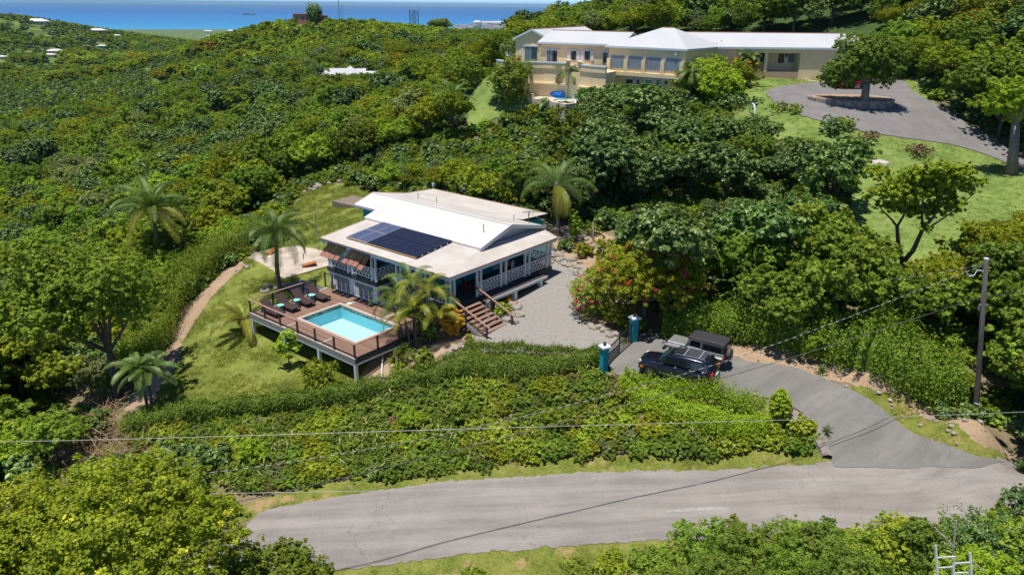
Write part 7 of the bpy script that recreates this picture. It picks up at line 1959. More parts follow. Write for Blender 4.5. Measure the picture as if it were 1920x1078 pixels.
# forked tree on the right
p = gp(1688, 548); T = lambda px, py: (lambda q: (float(q[0] - p[0]), float(q[1] - p[1]), float(q[2] - p[2])))(atd(px, py, hypot(p[0], p[1])))
m = MB()
f0 = T(1692, 492)
m.tube([(0, 0, -.4), T(1689, 520), f0], [.24, .21, .19], 10).tube([f0, T(1684, 455), T(1682, 425)], [.17, .15, .12], 8).tube([T(1682, 425), T(1672, 412), T(1655, 395)], [.09, .07, .04], 6).tube([T(1682, 425), T(1694, 405), T(1705, 380)], [.10, .08, .05], 6)
m.tube([f0, T(1712, 470), T(1730, 430), T(1752, 405)], [.18, .16, .13, .09], 8).tube([T(1730, 430), T(1745, 425), T(1790, 395), T(1830, 360)], [.08, .07, .05, .03], 6).tube([T(1730, 430), T(1728, 390), T(1735, 350)], [.10, .07, .04], 6).tube([T(1752, 405), T(1765, 370), T(1790, 335)], [.07, .05, .03], 6).tube([T(1655, 395), T(1640, 375), T(1632, 370)], [.04, .03, .02], 6)
LB_ = [(1735, 345, .62), (1690, 360, .55), (1770, 340, .55), (1655, 325, .36), (1790, 385, .42), (1830, 355, .34), (1720, 395, .45), (1760, 400, .40), (1700, 320, .35), (1800, 320, .38), (1648, 360, .35), (1745, 310, .36), (1670, 345, .4), (1850, 345, .22), (1775, 365, .45), (1632, 372, .2), (1728, 425, .25), (1672, 388, .34)]
PXM = 23.5
L = []
for i, (x, y, r) in enumerate(LB_):
    c = T(x, y); r_ = r * 3.9 / 1.6
    L.append(((c[0], c[1] + g.uniform(-1, 1), c[2]), (r_, r_, r_ * .62)))
lobe_tree(p, L, 1500, 30, .10, ML_OLIVE, 'forked tree with bare leaning trunks and a flat olive crown on the villa lawn', 141, .2, trunk=m, clr=.24, core=.3, inner=.5, under=.6, flat=.6, bark=M_BARK)
# tree of the roundabout
p = gp(1623, 204); T = lambda px, py: (lambda q: (float(q[0] - p[0]), float(q[1] - p[1]), float(q[2] - p[2])))(atd(px, py, hypot(p[0], p[1])))
m = MB(); m.tube([(0, 0, -.5), T(1622, 180), T(1625, 155)], [.52, .42, .38], 12).tube([T(1625, 155), T(1600, 130), T(1575, 120)], [.22, .16, .08], 8).tube([T(1625, 155), T(1650, 130), T(1685, 110)], [.24, .18, .1], 8).tube([T(1625, 155), T(1625, 125), T(1620, 95)], [.26, .18, .1], 8)
L = []
for x, y, r in [(1625, 105, 2.1), (1600, 88, 1.5), (1590, 125, 1.8), (1575, 135, 1.3), (1568, 150, 1.1), (1650, 90, 1.6), (1680, 95, 1.5), (1695, 112, 1.2), (1660, 120, 1.9), (1645, 140, 1.3), (1605, 150, 1.2), (1560, 142, .9), (1635, 80, 1.3), (1700, 105, .9), (1660, 150, .9), (1570, 160, .7)]:
    c = T(x, y); r *= 1.12; L.append(((c[0], c[1] + g.uniform(-1.8, 1.8), c[2]), (r, r, r * .8)))
lobe_tree(p, L, 1900, 28, .13, ML_HEDGE, 'broad dense tree on the stone island of the villa turning circle', 142, .4, trunk=m, clr=.16, core=.6, bark=M_BARKP)
# right edge tree
p = gp(1898, 328); T = lambda px, py: (lambda q: (float(q[0] - p[0]), float(q[1] - p[1]), float(q[2] - p[2])))(atd(px, py, hypot(p[0], p[1])))
m = MB(); m.tube([(0, 0, -.5), T(1900, 290), T(1905, 230)], [.62, .45, .36], 12).tube([T(1905, 230), T(1880, 200), T(1860, 190)], [.2, .14, .08], 8).tube([T(1905, 230), T(1925, 190)], [.3, .2], 8)
L = []
for x, y, r in [(1890, 180, 1.9), (1860, 195, 1.2), (1915, 165, 1.8), (1935, 190, 1.8), (1850, 205, .8), (1875, 165, 1.2), (1905, 205, 1.5)]:
    c = T(x, y); L.append(((c[0], c[1] + g.uniform(-1, 1), c[2]), (r, r, r * .75)))
lobe_tree(p, L, 480, 20, .15, ML_BRIGHT, 'thick-trunked bright green tree at the right picture edge beside the villa drive', 143, .4, trunk=m, clr=.2, core=.7, bark=M_BARKP)
# flame trees
for i, (px, py, dist, R, lab) in enumerate([(1835, 50, 118, 5.0, 'flame tree with orange blossom on the hill at the upper right'), (1890, 20, 122, 4.5, 'second flame tree at the upper right corner')]):
    p = atd(px, py, dist); zg = H(p[0], p[1]); hg = max(p[2] - zg, 3.5)
    L = rand_lobes(np.random.default_rng(150 + i), R, hg, 9, .5)
    lobe_tree((p[0], p[1], zg), L, 700, 18, .2, ML_MID, lab, 150 + i, .3, flowers=[(ML_ORANGE, 90, 20, .2)], clr=.16, core=.56)
# far flame trees as orange crowns
for i, (px, py, dist, R, lab) in enumerate([(262, 108, 560, 6.5, 'orange flame tree at the far edge of the valley woods'), (394, 101, 430, 7, 'rust-tinged tree on the near side of the middle ridge'), (300, 142, 380, 4.5, 'reddish flame tree in the valley woods'), (745, 108, 250, 3.4, 'orange flowering tree among the ridge woods'), (826, 46, 700, 11, 'large orange flame tree on the saddle before the harbour'), (815, 45, 690, 8, 'dark rounded tree beside the orange one on the saddle')]):
    p = atd(px, py, dist); zg = H(p[0], p[1]); hg = max(p[2] - zg, 3)
    L = rand_lobes(np.random.default_rng(160 + i), R, hg, 8, .5)
    lobe_tree((p[0], p[1], zg), L, 420, 14, R * .07, ML_MID if i == 5 else ML_OLIVE, lab, 160 + i, .3, flowers=[] if i == 5 else [(ML_ORANGE, 220, 16, R * .07)], clr=.2, core=.6)
p = atd(589, 22, 446); zg = H(p[0], p[1])
lobe_tree((p[0], p[1], zg), [((0, 0, p[2] - zg), (4.2, 4.2, 4)), ((2.2, 0, p[2] - zg - .5), (2.2, 2.2, 2.4)), ((-2, 0, p[2] - zg - 1), (2.4, 2.4, 2.6)), ((0, 0, p[2] - zg - 3), (3, 3, 2.5))], 420, 14, .4, ML_DARK, 'lone dark round tree standing on the ridge crest between the pink houses', 170, .4, core=.62)
# villa planting
shrub(1008 + 0, 152, 1.5, 2.1, ML_BRIGHT, 'left ball-clipped bush below the villa terrace wall', 171, 170, 16, .16, name='clipped_bush', core=.85); shrub(1021, 153, 1.5, 2.1, ML_BRIGHT, 'right ball-clipped bush below the villa terrace wall', 172, 170, 16, .16, name='clipped_bush', core=.85)
shrub(952, 155, 1.5, 3.0, ML_BRIGHT, 'round bright bush at the rounded end of the villa terrace', 173, 150, 16, .16, name='clipped_bush', core=.62)
shrub(955, 195, 3.2, 5.2, ML_MID, 'large bush with crimson flowers at the left foot of the villa terrace', 174, 420, 18, .2, n=9)
shrub(962, 150, 1.8, 1.6, ML_MID, 'crimson bougainvillea on top of the large bush by the terrace', 175, 90, 14, .16, [(ML_RED, 60, 16, .16), (ML_PINK, 30, 14, .16)], zz=1.2)
for i, (px, py, R, hh, mt, lab) in enumerate([(1330, 175, 4.6, 4.2, ML_BRIGHT, 'big bright green tree mass in front of the villa pavilion corner'), (1290, 185, 3.0, 3.4, ML_LIME, 'lime shrub mass left of the bright tree before the pavilion'), (1375, 165, 3.0, 3.0, ML_OLIVE, 'golden green shrub mass at the left end of the villa lawn'), (1350, 195, 3.0, 3.6, ML_BRIGHT, 'lower bright shrub mass at the edge of the villa lawn'), (1395, 150, 1.8, 2.3, ML_YELL, 'golden croton at the corner of the villa porch wing')]):
    shrub(px, py, R, hh, mt, lab, 180 + i, 420, 18, .2, n=10, name='garden_shrub')
for i, t in enumerate(np.linspace(0, 1, 9)):
    px, py = 1403 + 82 * t, 128.5 + 2.5 * t
    shrub(px, py, 1.0, .9, ML_YELL if i % 2 else ML_LIME, 'yellow croton in the row along the wall before the villa porch', 190 + i, 60, 12, .16, name='croton_shrub', zz=.9)['group'] = 'yellow crotons along the villa porch wall'
shrub(1510, 135, 2.6, 2.6, ML_MID, 'rounded bush with red flowers beside the right wing of the villa', 200, 240, 16, .18, [(ML_RED, 30, 10, .16)]); shrub(1540, 146, 1.8, 1.1, ML_YELL, 'low yellow croton bed at the edge of the turning circle', 201, 110, 14, .16, sx=1.5)
shrub(1467, 210, 1.8, 1.0, ML_MID, 'low white-flowering bush on the villa lawn beside the drive', 202, 110, 14, .14, [(ML_WFLOW, 34, 10, .12)], sx=1.7); shrub(1490, 216, .8, .8, ML_MID, 'small bush at the right end of the white-flowering one', 203, 50, 12, .14)
shrub(1590, 244, 1.2, 1.3, ML_MID, 'small silvery-flowered bush in the middle of the villa lawn', 204, 70, 12, .14, [(ML_WFLOW, 8, 8, .1)]); shrub(1556, 250, 1.5, 1.5, ML_DARK, 'small dark bush in the middle of the villa lawn', 205, 90, 12, .16)
shrub(1626, 264, 1.3, .8, ML_DRY, 'rust-brown low plant bed on the villa lawn', 206, 60, 12, .14, [(ML_ORANGE, 8, 6, .1)]); shrub(1720, 293, 1.6, 1.1, ML_DRY, 'larger rust-brown plant bed behind the forked tree', 207, 90, 12, .14); shrub(1388, 205, 2.4, 1.5, ML_DARK, 'dark low bush with pale blooms at the left edge of the villa lawn', 208, 150, 14, .16, [(ML_WFLOW, 16, 8, .12)], sx=1.4)
for i, (px, py) in enumerate([(1700, 505), (1725, 515), (1750, 505), (1668, 470)]):
    shrub(px, py, .9, .8, ML_MID, ['pink-flowered tuft left of the forked trunk', 'magenta bougainvillea beside the forked trunk', 'orange and pink tuft right of the forked trunk', 'small pink tuft on the lawn edge above the dark trees'][i], 210 + i, 50, 12, .1, [(ML_PINK, 16, 10, .09)] if i != 2 else [(ML_ORANGE, 14, 10, .09)])

# ---- hedges
def hedge(pts, w_, h_, mat, label, seed, dens=520, size=.085, name='hedge', dz=0.0, rough=.16, kind=None, round_=.35):
    """clipped hedge along ground points; w_, h_ may be lists"""
    g = np.random.default_rng(seed)
    W = [gp(*p) if len(p) == 2 else np.array(p) for p in pts]
    ws = w_ if hasattr(w_, '__len__') else [w_] * len(W); hs = h_ if hasattr(h_, '__len__') else [h_] * len(W)
    P_, ww, hh = [], [], []
    for i in range(len(W) - 1):
        n = max(2, int(np.linalg.norm(W[i + 1] - W[i]) / .35))
        for s in range(n):
            t = s / n; q = W[i] + (W[i + 1] - W[i]) * t; P_.append(q); ww.append(ws[i] + (ws[i + 1] - ws[i]) * t); hh.append(hs[i] + (hs[i + 1] - hs[i]) * t)
    P_.append(W[-1]); ww.append(ws[-1]); hh.append(hs[-1]); P_ = np.array(P_)
    T = np.gradient(P_[:, :2], axis=0); T /= np.linalg.norm(T, axis=1, keepdims=True) + 1e-9
    Nn = np.c_[-T[:, 1], T[:, 0]]
    o3 = empty(name, tuple(map(float, P_[len(P_) // 2])), 0, label, 'hedge')
    org = P_[len(P_) // 2]
    # core
    m = MB(); prof = [(-.5, 0), (-.5, .62), (-.36, .9), (0, .97), (.36, .9), (.5, .62), (.5, 0)]
    vs = []
    lum = [1 + .10 * sin(i * .9 + seed) + .06 * sin(i * 2.3) for i in range(len(P_))]
    for i, q in enumerate(P_):
        gz = H(q[0], q[1])
        for a, b in prof:
            x, y = q[0] + Nn[i, 0] * a * ww[i] * (.78 - .3 * rough), q[1] + Nn[i, 1] * a * ww[i] * (.78 - .3 * rough)
            vs.append((x - org[0], y - org[1], (gz - .3 if b == 0 else gz + b * hh[i] * (.82 - .3 * rough) * lum[i]) - org[2]))
    k_ = len(prof); fs = []
    for i in range(len(P_) - 1):
        for j in range(k_ - 1): fs.append((i * k_ + j, i * k_ + j + 1, (i + 1) * k_ + j + 1, (i + 1) * k_ + j))
    cv, cf = np.array(vs), np.array(fs)
    # leaves
    seg = np.linalg.norm(np.diff(P_[:, :2], axis=0), axis=1); Ltot = seg.sum()
    n = int(Ltot * dens)
    i = g.choice(len(seg), n, p=seg / seg.sum()); t = g.random(n)
    q = P_[i] + (P_[i + 1] - P_[i]) * t[:, None]; nx = Nn[i]; w1 = np.array(ww)[i]; h1 = np.array(hh)[i] * (np.array(lum)[i] * (1 - t) + np.array(lum)[i + 1] * t)
    a = g.uniform(0, pi, n); c, s = np.cos(a), np.sin(a); p_ = 2 / 3.6
    cx, sz = np.sign(c) * np.abs(c) ** p_, s ** p_
    # even over the outline: sides and top
    rr = 1 + g.normal(0, rough * .5, n) + (g.random(n) < .06) * g.uniform(0, .22, n)
    X = q[:, 0] + nx[:, 0] * cx * w1 / 2 * rr; Y = q[:, 1] + nx[:, 1] * cx * w1 / 2 * rr
    Z = Hv(X, Y) + sz * h1 * rr + dz
    Nl = np.stack([nx[:, 0] * cx, nx[:, 1] * cx, s + .3], -1)
    cl = (np.sin(X * 5.1 + seed) * np.cos(Y * 4.3) * .5 + .5) * .4 + g.random(n) * .6
    V, F, A = leaf_quads(np.stack([X, Y, Z], -1) - org, Nl, size, g, 1.5, np.clip(cl, 0, 1), .8)
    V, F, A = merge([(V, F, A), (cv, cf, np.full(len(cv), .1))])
    link('foliage', np_mesh('hedge', V, F, mat, A), o3)
    mm = MB()
    for j in range(2, len(P_), 4): mm.tube([(P_[j][0] - org[0], P_[j][1] - org[1], H(P_[j][0], P_[j][1]) - org[2] - .2), (P_[j][0] - org[0], P_[j][1] - org[1], H(P_[j][0], P_[j][1]) - org[2] + hh[j] * .5)], .03, 5)
    mm.build('stem', M_BARK, o3)['kind'] = 'stuff'
    return o3
hedge([(232, 812), (300, 797), (380, 786), (480, 775), (600, 760), (700, 745), (780, 727), (850, 706), (900, 694)], [1.4, 1.2, 1.0, .95, .95, 1.0, 1.1, 1.4, 1.9], [.95, 1.05, 1.05, 1.05, 1.05, 1.1, 1.15, 1.15, 1.15], ML_HEDGE, 'long clipped green hedge along the lower edge of the garden lawn', 301, 1500, .07)
hedge([(868, 690), (930, 690), (1000, 690), (1060, 690), (1100, 686), (1124, 680)], [2.0, 2.3, 2.1, 1.6, 1.1, .8], [1.1, 1.05, 1.0, .95, 1.0, 1.1], ML_HEDGE, 'wide clipped hedge between the gravel court and the near gate pillar', 302, 2300, .07)
hedge([(1165, 722), (1215, 748), (1270, 775), (1340, 796), (1395, 804), (1436, 804)], [1.0, 1.6, 1.9, 2.0, 1.9, 1.2], [.7, .8, 1.0, 1.2, 1.25, 1.1], ML_BRIGHT, 'billowing bright lime hedge beside the parked cars', 303, 2300, .07, rough=.35)
shrub(1459, 792, .72, 1.9, ML_BRIGHT, 'tall barrel-clipped lime bush at the end of the bright hedge', 304, 260, 20, .075, name='clipped_bush', core=.92, clr=.2, n=1, shell=.03, inner=.05)
# right-hand roadside hedge
hedge([(1240, 625), (1310, 632), (1380, 632), (1440, 636), (1500, 648), (1560, 660), (1620, 680), (1690, 715), (1750, 745), (1800, 765)], [1.6, 1.9, 2.0, 2.2, 2.2, 2.2, 2.4, 2.4, 2.2, 1.8], [1.3, 1.7, 1.8, 1.8, 1.9, 2.0, 2.2, 2.3, 2.2, 2.2], ML_MID, 'loose shaded roadside hedge above the dirt bank right of the cars', 305, 2300, .085, rough=.5)
shrub(1520, 668, 1.0, 2.0, ML_LIME, 'pale star-leaved shrub poking out of the roadside hedge', 306, 60, 14, .26, core=0, name='star_leaved_shrub')
p = gp(60, 440, 60, 200)
hedge([gp(5, 462, 60, 200), gp(30, 450, 60, 200), gp(52, 440, 60, 200)], 1.6, 1.5, ML_BRIGHT, 'bright hedge beside the road fragment at the far left', 307, 700, .14)
for a_, nm in (([(0, 470), (38, 448), (75, 437), (78, 447), (40, 462), (0, 486)], 'lane'),):
    patch('lane', a_, .12, M_VDRIVE, .6, .05, label='fragment of grey lane between trees at the far left')
# ------------------------------------------------------------------ woods: scatter over the terrain
def wp(pts): return [gp(*p)[:2] for p in pts]
def grow(P, d):
    c = np.mean(P, axis=0); return [p + (p - c) / (np.linalg.norm(p - c) + 1e-6) * d for p in P]
HOUSEP = [np.array(hw(a, b)[:2]) for a, b in ((-8.2, 0.2), (-8.2, 14.2), (-1, 15), (0, 18.5), (17.5, 18.8), (17.5, 2.5), (12.5, -1.5), (3.5, -4.2), (-1, -4)) ]
EXCL = [grow(POLY['garden_lawn'], 1.6), POLY['garden_path'], POLY['garden_bed'], grow(POLY['gravel_court'], .8), grow(POLY['driveway'], 2.0), grow(POLY['road'], 1.0), grow(POLY['villa_lawn'], -.5), grow(POLY['villa_drive'], 1.5), HOUSEP,
        wp([(430, 1000), (430, 880), (235, 830), (220, 770), (900, 640), (1180, 640), (1460, 730), (1600, 870), (1600, 1000)]), grow(POLY['concrete_pad'], .5)]
EXCL.append(wp([(1335, 672), (1370, 640), (1560, 652), (1700, 710), (1830, 790), (1960, 850), (1960, 920), (1800, 900)]))
EXCL.append(wp([(1035, 420), (1180, 430), (1180, 640), (1040, 640)]))
VILLAP = [np.array([float(a), float(b)]) for a, b in ((-4, 111), (1, 104), (8, 102), (13, 105), (24, 101), (28, 108), (48, 109), (56, 116), (56, 132), (20, 140), (17, 160), (8, 160), (-2, 125))]
EXCL.append(VILLAP)
BRUSHP = wp([(130, 690), (265, 650), (275, 790), (235, 880), (150, 890), (120, 780)]); EXCL.append(BRUSHP)
SLOPEP = POLY['villa_slope_lawn']
EXCL.append(SLOPEP)
def allowed(x, y, ex=None):
    ok = np.ones(x.shape, bool)
    for P in (ex or EXCL): ok &= ~inpoly(P, x, y)
    return ok
def scatter(az0, az1, r0, r1, sp, g, jit=.42):
    """jittered grid in the sector"""
    xs = np.arange(-r1, r1, sp); ys = np.arange(r0 * cos(max(abs(az0), abs(az1))) - sp, r1 + sp, sp * .87)
    X, Y = np.meshgrid(xs, ys); X = X + (np.arange(len(ys)) % 2)[:, None] * sp / 2
    X = X.ravel() + g.uniform(-jit, jit, X.size) * sp; Y = Y.ravel() + g.uniform(-jit, jit, Y.size) * sp
    a, r = np.arctan2(X, Y), np.hypot(X, Y)
    k_ = (a > az0) & (a < az1) & (r >= r0) & (r < r1)
    return X[k_], Y[k_]
def visible(x, y, z, top, m=0.0):
    """drop what hills hide: march the sight line over the terrain"""
    ok = np.ones(len(x), bool)
    r = np.hypot(x, y)
    for t in np.linspace(.1, .97, 40):
        h_ = Hv(x * t, y * t); line = CAMH + (z + top - CAMH) * t
        ok &= h_ < line + 1.0 + m
    return ok
g = np.random.default_rng(77)
from mathutils import noise as mnoise
def field(x, y, s, o=0.0): return np.array([mnoise.noise(Vector((a * s + o, b * s, o * 1.7))) for a, b in zip(x, y)])
GRP = {
 'left': ('woods left of the garden lawn', 'tree among the green woods sloping down left of the garden lawn'),
 'valley': ('woods of the valley beyond the garden', 'tree in the wooded valley beyond the garden at the left'),
 'mid': ('woods between the bungalow and the villa', 'tree in the dense woods between the bungalow and the villa'),
 'right': ('woods along the right side of the driveway', 'tree in the shaded woods behind the roadside hedge'),
 'hill': ('woods on the hill behind the villa', 'tree on the wooded hill behind the villa'),
 'far': ('woods of the middle ridge', 'tree on the slopes of the middle wooded ridge')}
WORDS = {'mid_a': 'mid-green rounded', 'mid_b': 'mid-green spreading', 'mid_c': 'mid-green upright', 'dark_a': 'dark glossy', 'dark_b': 'dark glossy broad', 'lime_a': 'pale lime-green', 'olive_a': 'olive flat-topped', 'olive_b': 'olive', 'pale_a': 'sparse grey-green', 'lime_b': 'spreading lime-green'}
X1, Y1 = scatter(radians(-44), radians(44), 30, 150, 3.7, g)
X2, Y2 = scatter(radians(-44), radians(44), 150, 330, 5.0, g)
X, Y = np.r_[X1, X2], np.r_[Y1, Y2]
ok = allowed(X, Y); X, Y = X[ok], Y[ok]
Z = Hv(X, Y); R_ = np.hypot(X, Y)
# keep sight lines to the houses open: the canopy in front of the villa and the lawn stays low
ok = visible(X, Y, Z, 6, 0); X, Y, Z, R_ = X[ok], Y[ok], Z[ok], R_[ok]
px = []
Rt = CR.T
def project(x, y, z):
    q = (np.stack([x, y, z - CAMH], -1)) @ CR
    return 960 + FPX * q[:, 0] / -q[:, 2], 539 - FPX * q[:, 1] / -q[:, 2]
f1, f2 = field(X, Y, .028, 3.1), field(X, Y, .09, 9.3)
PXb, PYb = project(X, Y, Z)
kinds, scales = [], []
for i in range(len(X)):
    az = atan2(X[i], Y[i]); r = R_[i]; v = f1[i] * .9 + f2[i] * .7 + g.normal(0, .24)
    cx, cy = PXb[i], PYb[i]
    if 1000 < cx < 1420 and r < 112 and r > 52: kd = g.choice(['dark_a', 'dark_b', 'dark_b', 'dark_a', 'mid_b', 'mid_c'])
    elif g.random() < .06: kd = 'pale_a'
    elif v > .26: kd = g.choice(['lime_a', 'lime_b', 'olive_b', 'mid_b'])
    elif v > .02: kd = g.choice(['mid_b', 'olive_b', 'mid_a', 'olive_a', 'lime_b'])
    elif v < -.28: kd = g.choice(['dark_a', 'dark_b', 'mid_c'])
    else: kd = g.choice(['mid_a', 'mid_b', 'mid_c'])
    if cx > 1250 and cy > 400 and r < 70: kd = g.choice(['mid_a', 'mid_b', 'mid_c', 'dark_b'])
    if cx > 1740 and 330 < cy < 640 and r < 75: kd = g.choice(['olive_a', 'olive_b', 'lime_a'])
    s = (g.uniform(.62, 1.2) if g.random() < .8 else g.uniform(1.2, 1.5)) * (.95 if r < 150 else 1.12)
    kinds.append(kd); scales.append(s)
kinds, scales = np.array(kinds), np.array(scales)
scales[(PYb > 905) | ((PYb > 690) & (PXb > 330) & (PXb < 1850)) | (R_ < 33) & (PXb > 300)] = 0
# height limits so that nothing hides what the photograph shows: (polygon in pixels, highest top in pixels there)
def py_at(x, y, z): return project(x, y, z)
def cap(mask_fn, row):
    """shrink the trees under mask whose tops would rise above pixel row"""
    pxs, pyt = project(X, Y, Z + scales * 5.7)
    for i in np.where(mask_fn(PXb, PYb, R_) & (pyt < row(PXb)))[0]:
        s = scales[i]
        while s > .16:
            s *= .9
            _, t = project(X[i:i + 1], Y[i:i + 1], Z[i:i + 1] + s * 5.7)
            if t[0] >= row(PXb[i]): break
        scales[i] = s
def pl(*pts):
    xs, ys = [p[0] for p in pts], [p[1] for p in pts]
    return lambda v: np.interp(v, xs, ys)
cap(lambda a, b, r: (a > 560) & (a < 1060) & (r < 100), pl((560, 350), (640, 330), (700, 300), (800, 300), (1000, 280), (1060, 300)))
cap(lambda a, b, r: (a > 860) & (a < 1330) & (r < 108), pl((860, 180), (900, 205), (970, 212), (1040, 205), (1080, 190), (1140, 160), (1200, 158), (1250, 165), (1290, 190), (1330, 205)))
cap(lambda a, b, r: (a > 1330) & (a < 1600) & (r < 96), pl((1330, 205), (1400, 215), (1450, 262), (1520, 258), (1560, 262), (1600, 300)))
cap(lambda a, b, r: (a > 1250) & (a < 1450) & (r >= 88) & (r < 114), pl((1250, 168), (1450, 190)))
cap(lambda a, b, r: (a > 1560) & (r < 84), pl((1560, 400), (1620, 430), (1650, 480), (1700, 520), (1760, 490), (1790, 430), (1850, 400), (1920, 390)))
cap(lambda a, b, r: (a > 1150) & (a < 1640) & (r < 66), pl((1150, 400), (1300, 380), (1450, 370), (1560, 360), (1640, 470)))
cap(lambda a, b, r: (a > 440) & (a < 560) & (r < 90), pl((440, 420), (500, 380), (560, 350)))
cap(lambda a, b, r: (a < 560) & (r > 100) & (r < 400), pl((0, 130), (100, 128), (200, 138), (260, 135), (330, 112), (420, 90), (480, 62), (520, 40), (560, 34)))
cap(lambda a, b, r: (a > 560) & (a < 720) & (r > 100) & (r < 246), pl((560, 100), (600, 138), (720, 134)))
cap(lambda a, b, r: (a > 720) & (a < 960) & (r > 100) & (r < 400), pl((720, 60), (850, 56), (960, 55)))
cap(lambda a, b, r: (a > 1000) & (a < 1640) & (r > 100) & (r < 140), pl((1000, 60), (1640, 75)))
near_l = np.min(np.stack([np.hypot(X - q[0], Y - q[1]) for q in list(POLY['garden_lawn'])[::3] + list(POLY['garden_path'])[::4]]), 0)
scales = np.where((near_l < 6.5) & (R_ < 80), np.minimum(scales, .28 + .085 * near_l), scales)
keep = scales > .3
# clear the strip just beside open ground of big crowns
X, Y, Z, R_, kinds, scales, PXb, PYb = [a[keep] for a in (X, Y, Z, R_, kinds, scales, PXb, PYb)]
pxs, pyt = project(X, Y, Z + scales * 3.5)
inview = (pxs > -60) & (pxs < 1980) & (pyt > -120) & (pyt < 1150)
order = np.argsort(np.where(inview, R_ / scales, 1e6))
NIND = 250
ind = set(order[:NIND].tolist())
LM = [(283, 390, 'the bright palm in the left woods'), (200, 470, 'the huge tree beside the lawn'), (283, 700, 'the double palm'), (60, 445, 'the lane fragment'), (615, 340, 'the rubble at the lawn top'), (520, 400, 'the tall deck palm'), (700, 355, 'the far roof corner of the bungalow'),
 (866, 345, 'the satellite dish'), (1045, 350, 'the palm behind the bungalow'), (1210, 500, 'the red-flowered tree'), (1188, 610, 'the far gate pillar'), (1330, 620, 'the parked cars'), (1690, 450, 'the forked tree'), (1845, 560, 'the utility pole'), (848, 180, 'the dark feathery palm'), (1028, 190, 'the villa pool'),
 (1200, 150, 'the villa pavilion'), (1330, 130, 'the bright shrubbery by the villa'), (1408, 220, 'the pale ring'), (1620, 130, 'the turning-circle tree'), (1895, 230, 'the thick right-edge tree'), (1840, 60, 'the flame tree'), (1500, 60, 'the right villa wing'), (1100, 50, 'the left villa wing'), (645, 130, 'the white-roofed ridge house'),
 (1560, 660, 'the roadside hedge'), (150, 250, 'the open valley'), (1450, 450, 'the dark heart of the right woods'), (1250, 260, 'the glossy grove under the villa'), (20, 700, 'the lower left edge'), (940, 370, 'the lime bush'), (1640, 470, 'the lawn tip'), (1360, 520, 'the dead stump'), (1905, 720, 'the right edge below the pole wires')]
def region(a, b, r):
    if r > 150: return 'far'
    if a < 480 and r < 95: return 'left'
    if a < 720 and r >= 95: return 'valley'
    if a > 1180 and r < 72: return 'right'
    if r > 118 and a > 960: return 'hill'
    return 'mid'
TL = []
for i in order[:NIND]:
    rg = region(PXb[i], PYb[i], R_[i]); gr, lab = GRP[rg]
    sz_ = 'small' if scales[i] < .75 else 'large' if scales[i] > 1.05 else 'middling'
    zz = Z[i] + 3 * scales[i]; bx, by = project(X[i:i + 1], Y[i:i + 1], np.array([zz]))
    a, b, nm = min(LM, key=lambda l: hypot(l[0] - bx[0], (l[1] - by[0]) * 1.4)); dx, dy = bx[0] - a, by[0] - b
    side = ('right of' if dx > 0 else 'left of') if abs(dx) > abs(dy) * 1.3 else ('beyond' if dy < 0 else 'before')
    dist_ = 'close ' if hypot(dx, dy) < 60 else 'well ' if hypot(dx, dy) > 130 else ''
    TL.append((sz_ + ' ' + WORDS[kinds[i]] + ' tree ' + dist_ + side + ' ' + nm, float(bx[0]), i, gr))
ORD = ['leftmost', 'second-from-left', 'third-from-left', 'fourth-from-left', 'fifth-from-left', 'sixth-from-left', 'seventh-from-left', 'eighth-from-left']
for lab, bx, i, gr in TL:
    same = sorted(t[1] for t in TL if t[0] == lab)
    if len(same) > 1: j = same.index(bx); lab = ('rightmost' if j == len(same) - 1 else ORD[min(j, 7)]) + ' ' + lab
    plant((float(X[i]), float(Y[i])), kinds[i], float(scales[i]), lab, 'tree', gr, pix=False)

# the rest: one object per far wood, instanced by geometry nodes
def gn_scatter(name, P, scl, rot, idx, src, label, mat=None, cat='woods', zs=None):
    me = bpy.data.meshes.new(name)
    me.vertices.add(len(P)); me.vertices.foreach_set('co', np.asarray(P, np.float32).ravel())
    for nm, arr, tp in (('scl', scl, 'FLOAT'), ('rot', rot, 'FLOAT'), ('idx', idx, 'INT')):
        a = me.attributes.new(nm, tp, 'POINT'); a.data.foreach_set('value', np.asarray(arr, np.float32 if tp == 'FLOAT' else np.int32))
    o = link(name, me); tag(o, label, cat, kind='stuff')
    c = bpy.data.collections.new(name + '_source')
    for j, s in enumerate(src):
        q = bpy.data.objects.new('source_%02d_%s' % (j, name), s); c.objects.link(q)
    ng = bpy.data.node_groups.new(name, 'GeometryNodeTree')
    ng.interface.new_socket('Geometry', in_out='INPUT', socket_type='NodeSocketGeometry'); ng.interface.new_socket('Geometry', in_out='OUTPUT', socket_type='NodeSocketGeometry')
    N = ng.nodes; gi, go = N.new('NodeGroupInput'), N.new('NodeGroupOutput')
    iop, ci = N.new('GeometryNodeInstanceOnPoints'), N.new('GeometryNodeCollectionInfo')
    ci.inputs[0].default_value = c; ci.inputs[1].default_value = True; ci.inputs[2].default_value = True
    def at_(nm, t):
        a = N.new('GeometryNodeInputNamedAttribute'); a.data_type = t; a.inputs[0].default_value = nm; return a.outputs[0]
    cx = N.new('ShaderNodeCombineXYZ'); ng.links.new(at_('rot', 'FLOAT'), cx.inputs[2])
    ng.links.new(gi.outputs[0], iop.inputs['Points']); ng.links.new(ci.outputs[0], iop.inputs['Instance']); iop.inputs['Pick Instance'].default_value = True
    ng.links.new(at_('idx', 'INT'), iop.inputs['Instance Index']); ng.links.new(cx.outputs[0], iop.inputs['Rotation']); ng.links.new(at_('scl', 'FLOAT'), iop.inputs['Scale'])
    ng.links.new(iop.outputs[0], go.inputs[0])
    m = o.modifiers.new('scatter', 'NODES'); m.node_group = ng
    return o
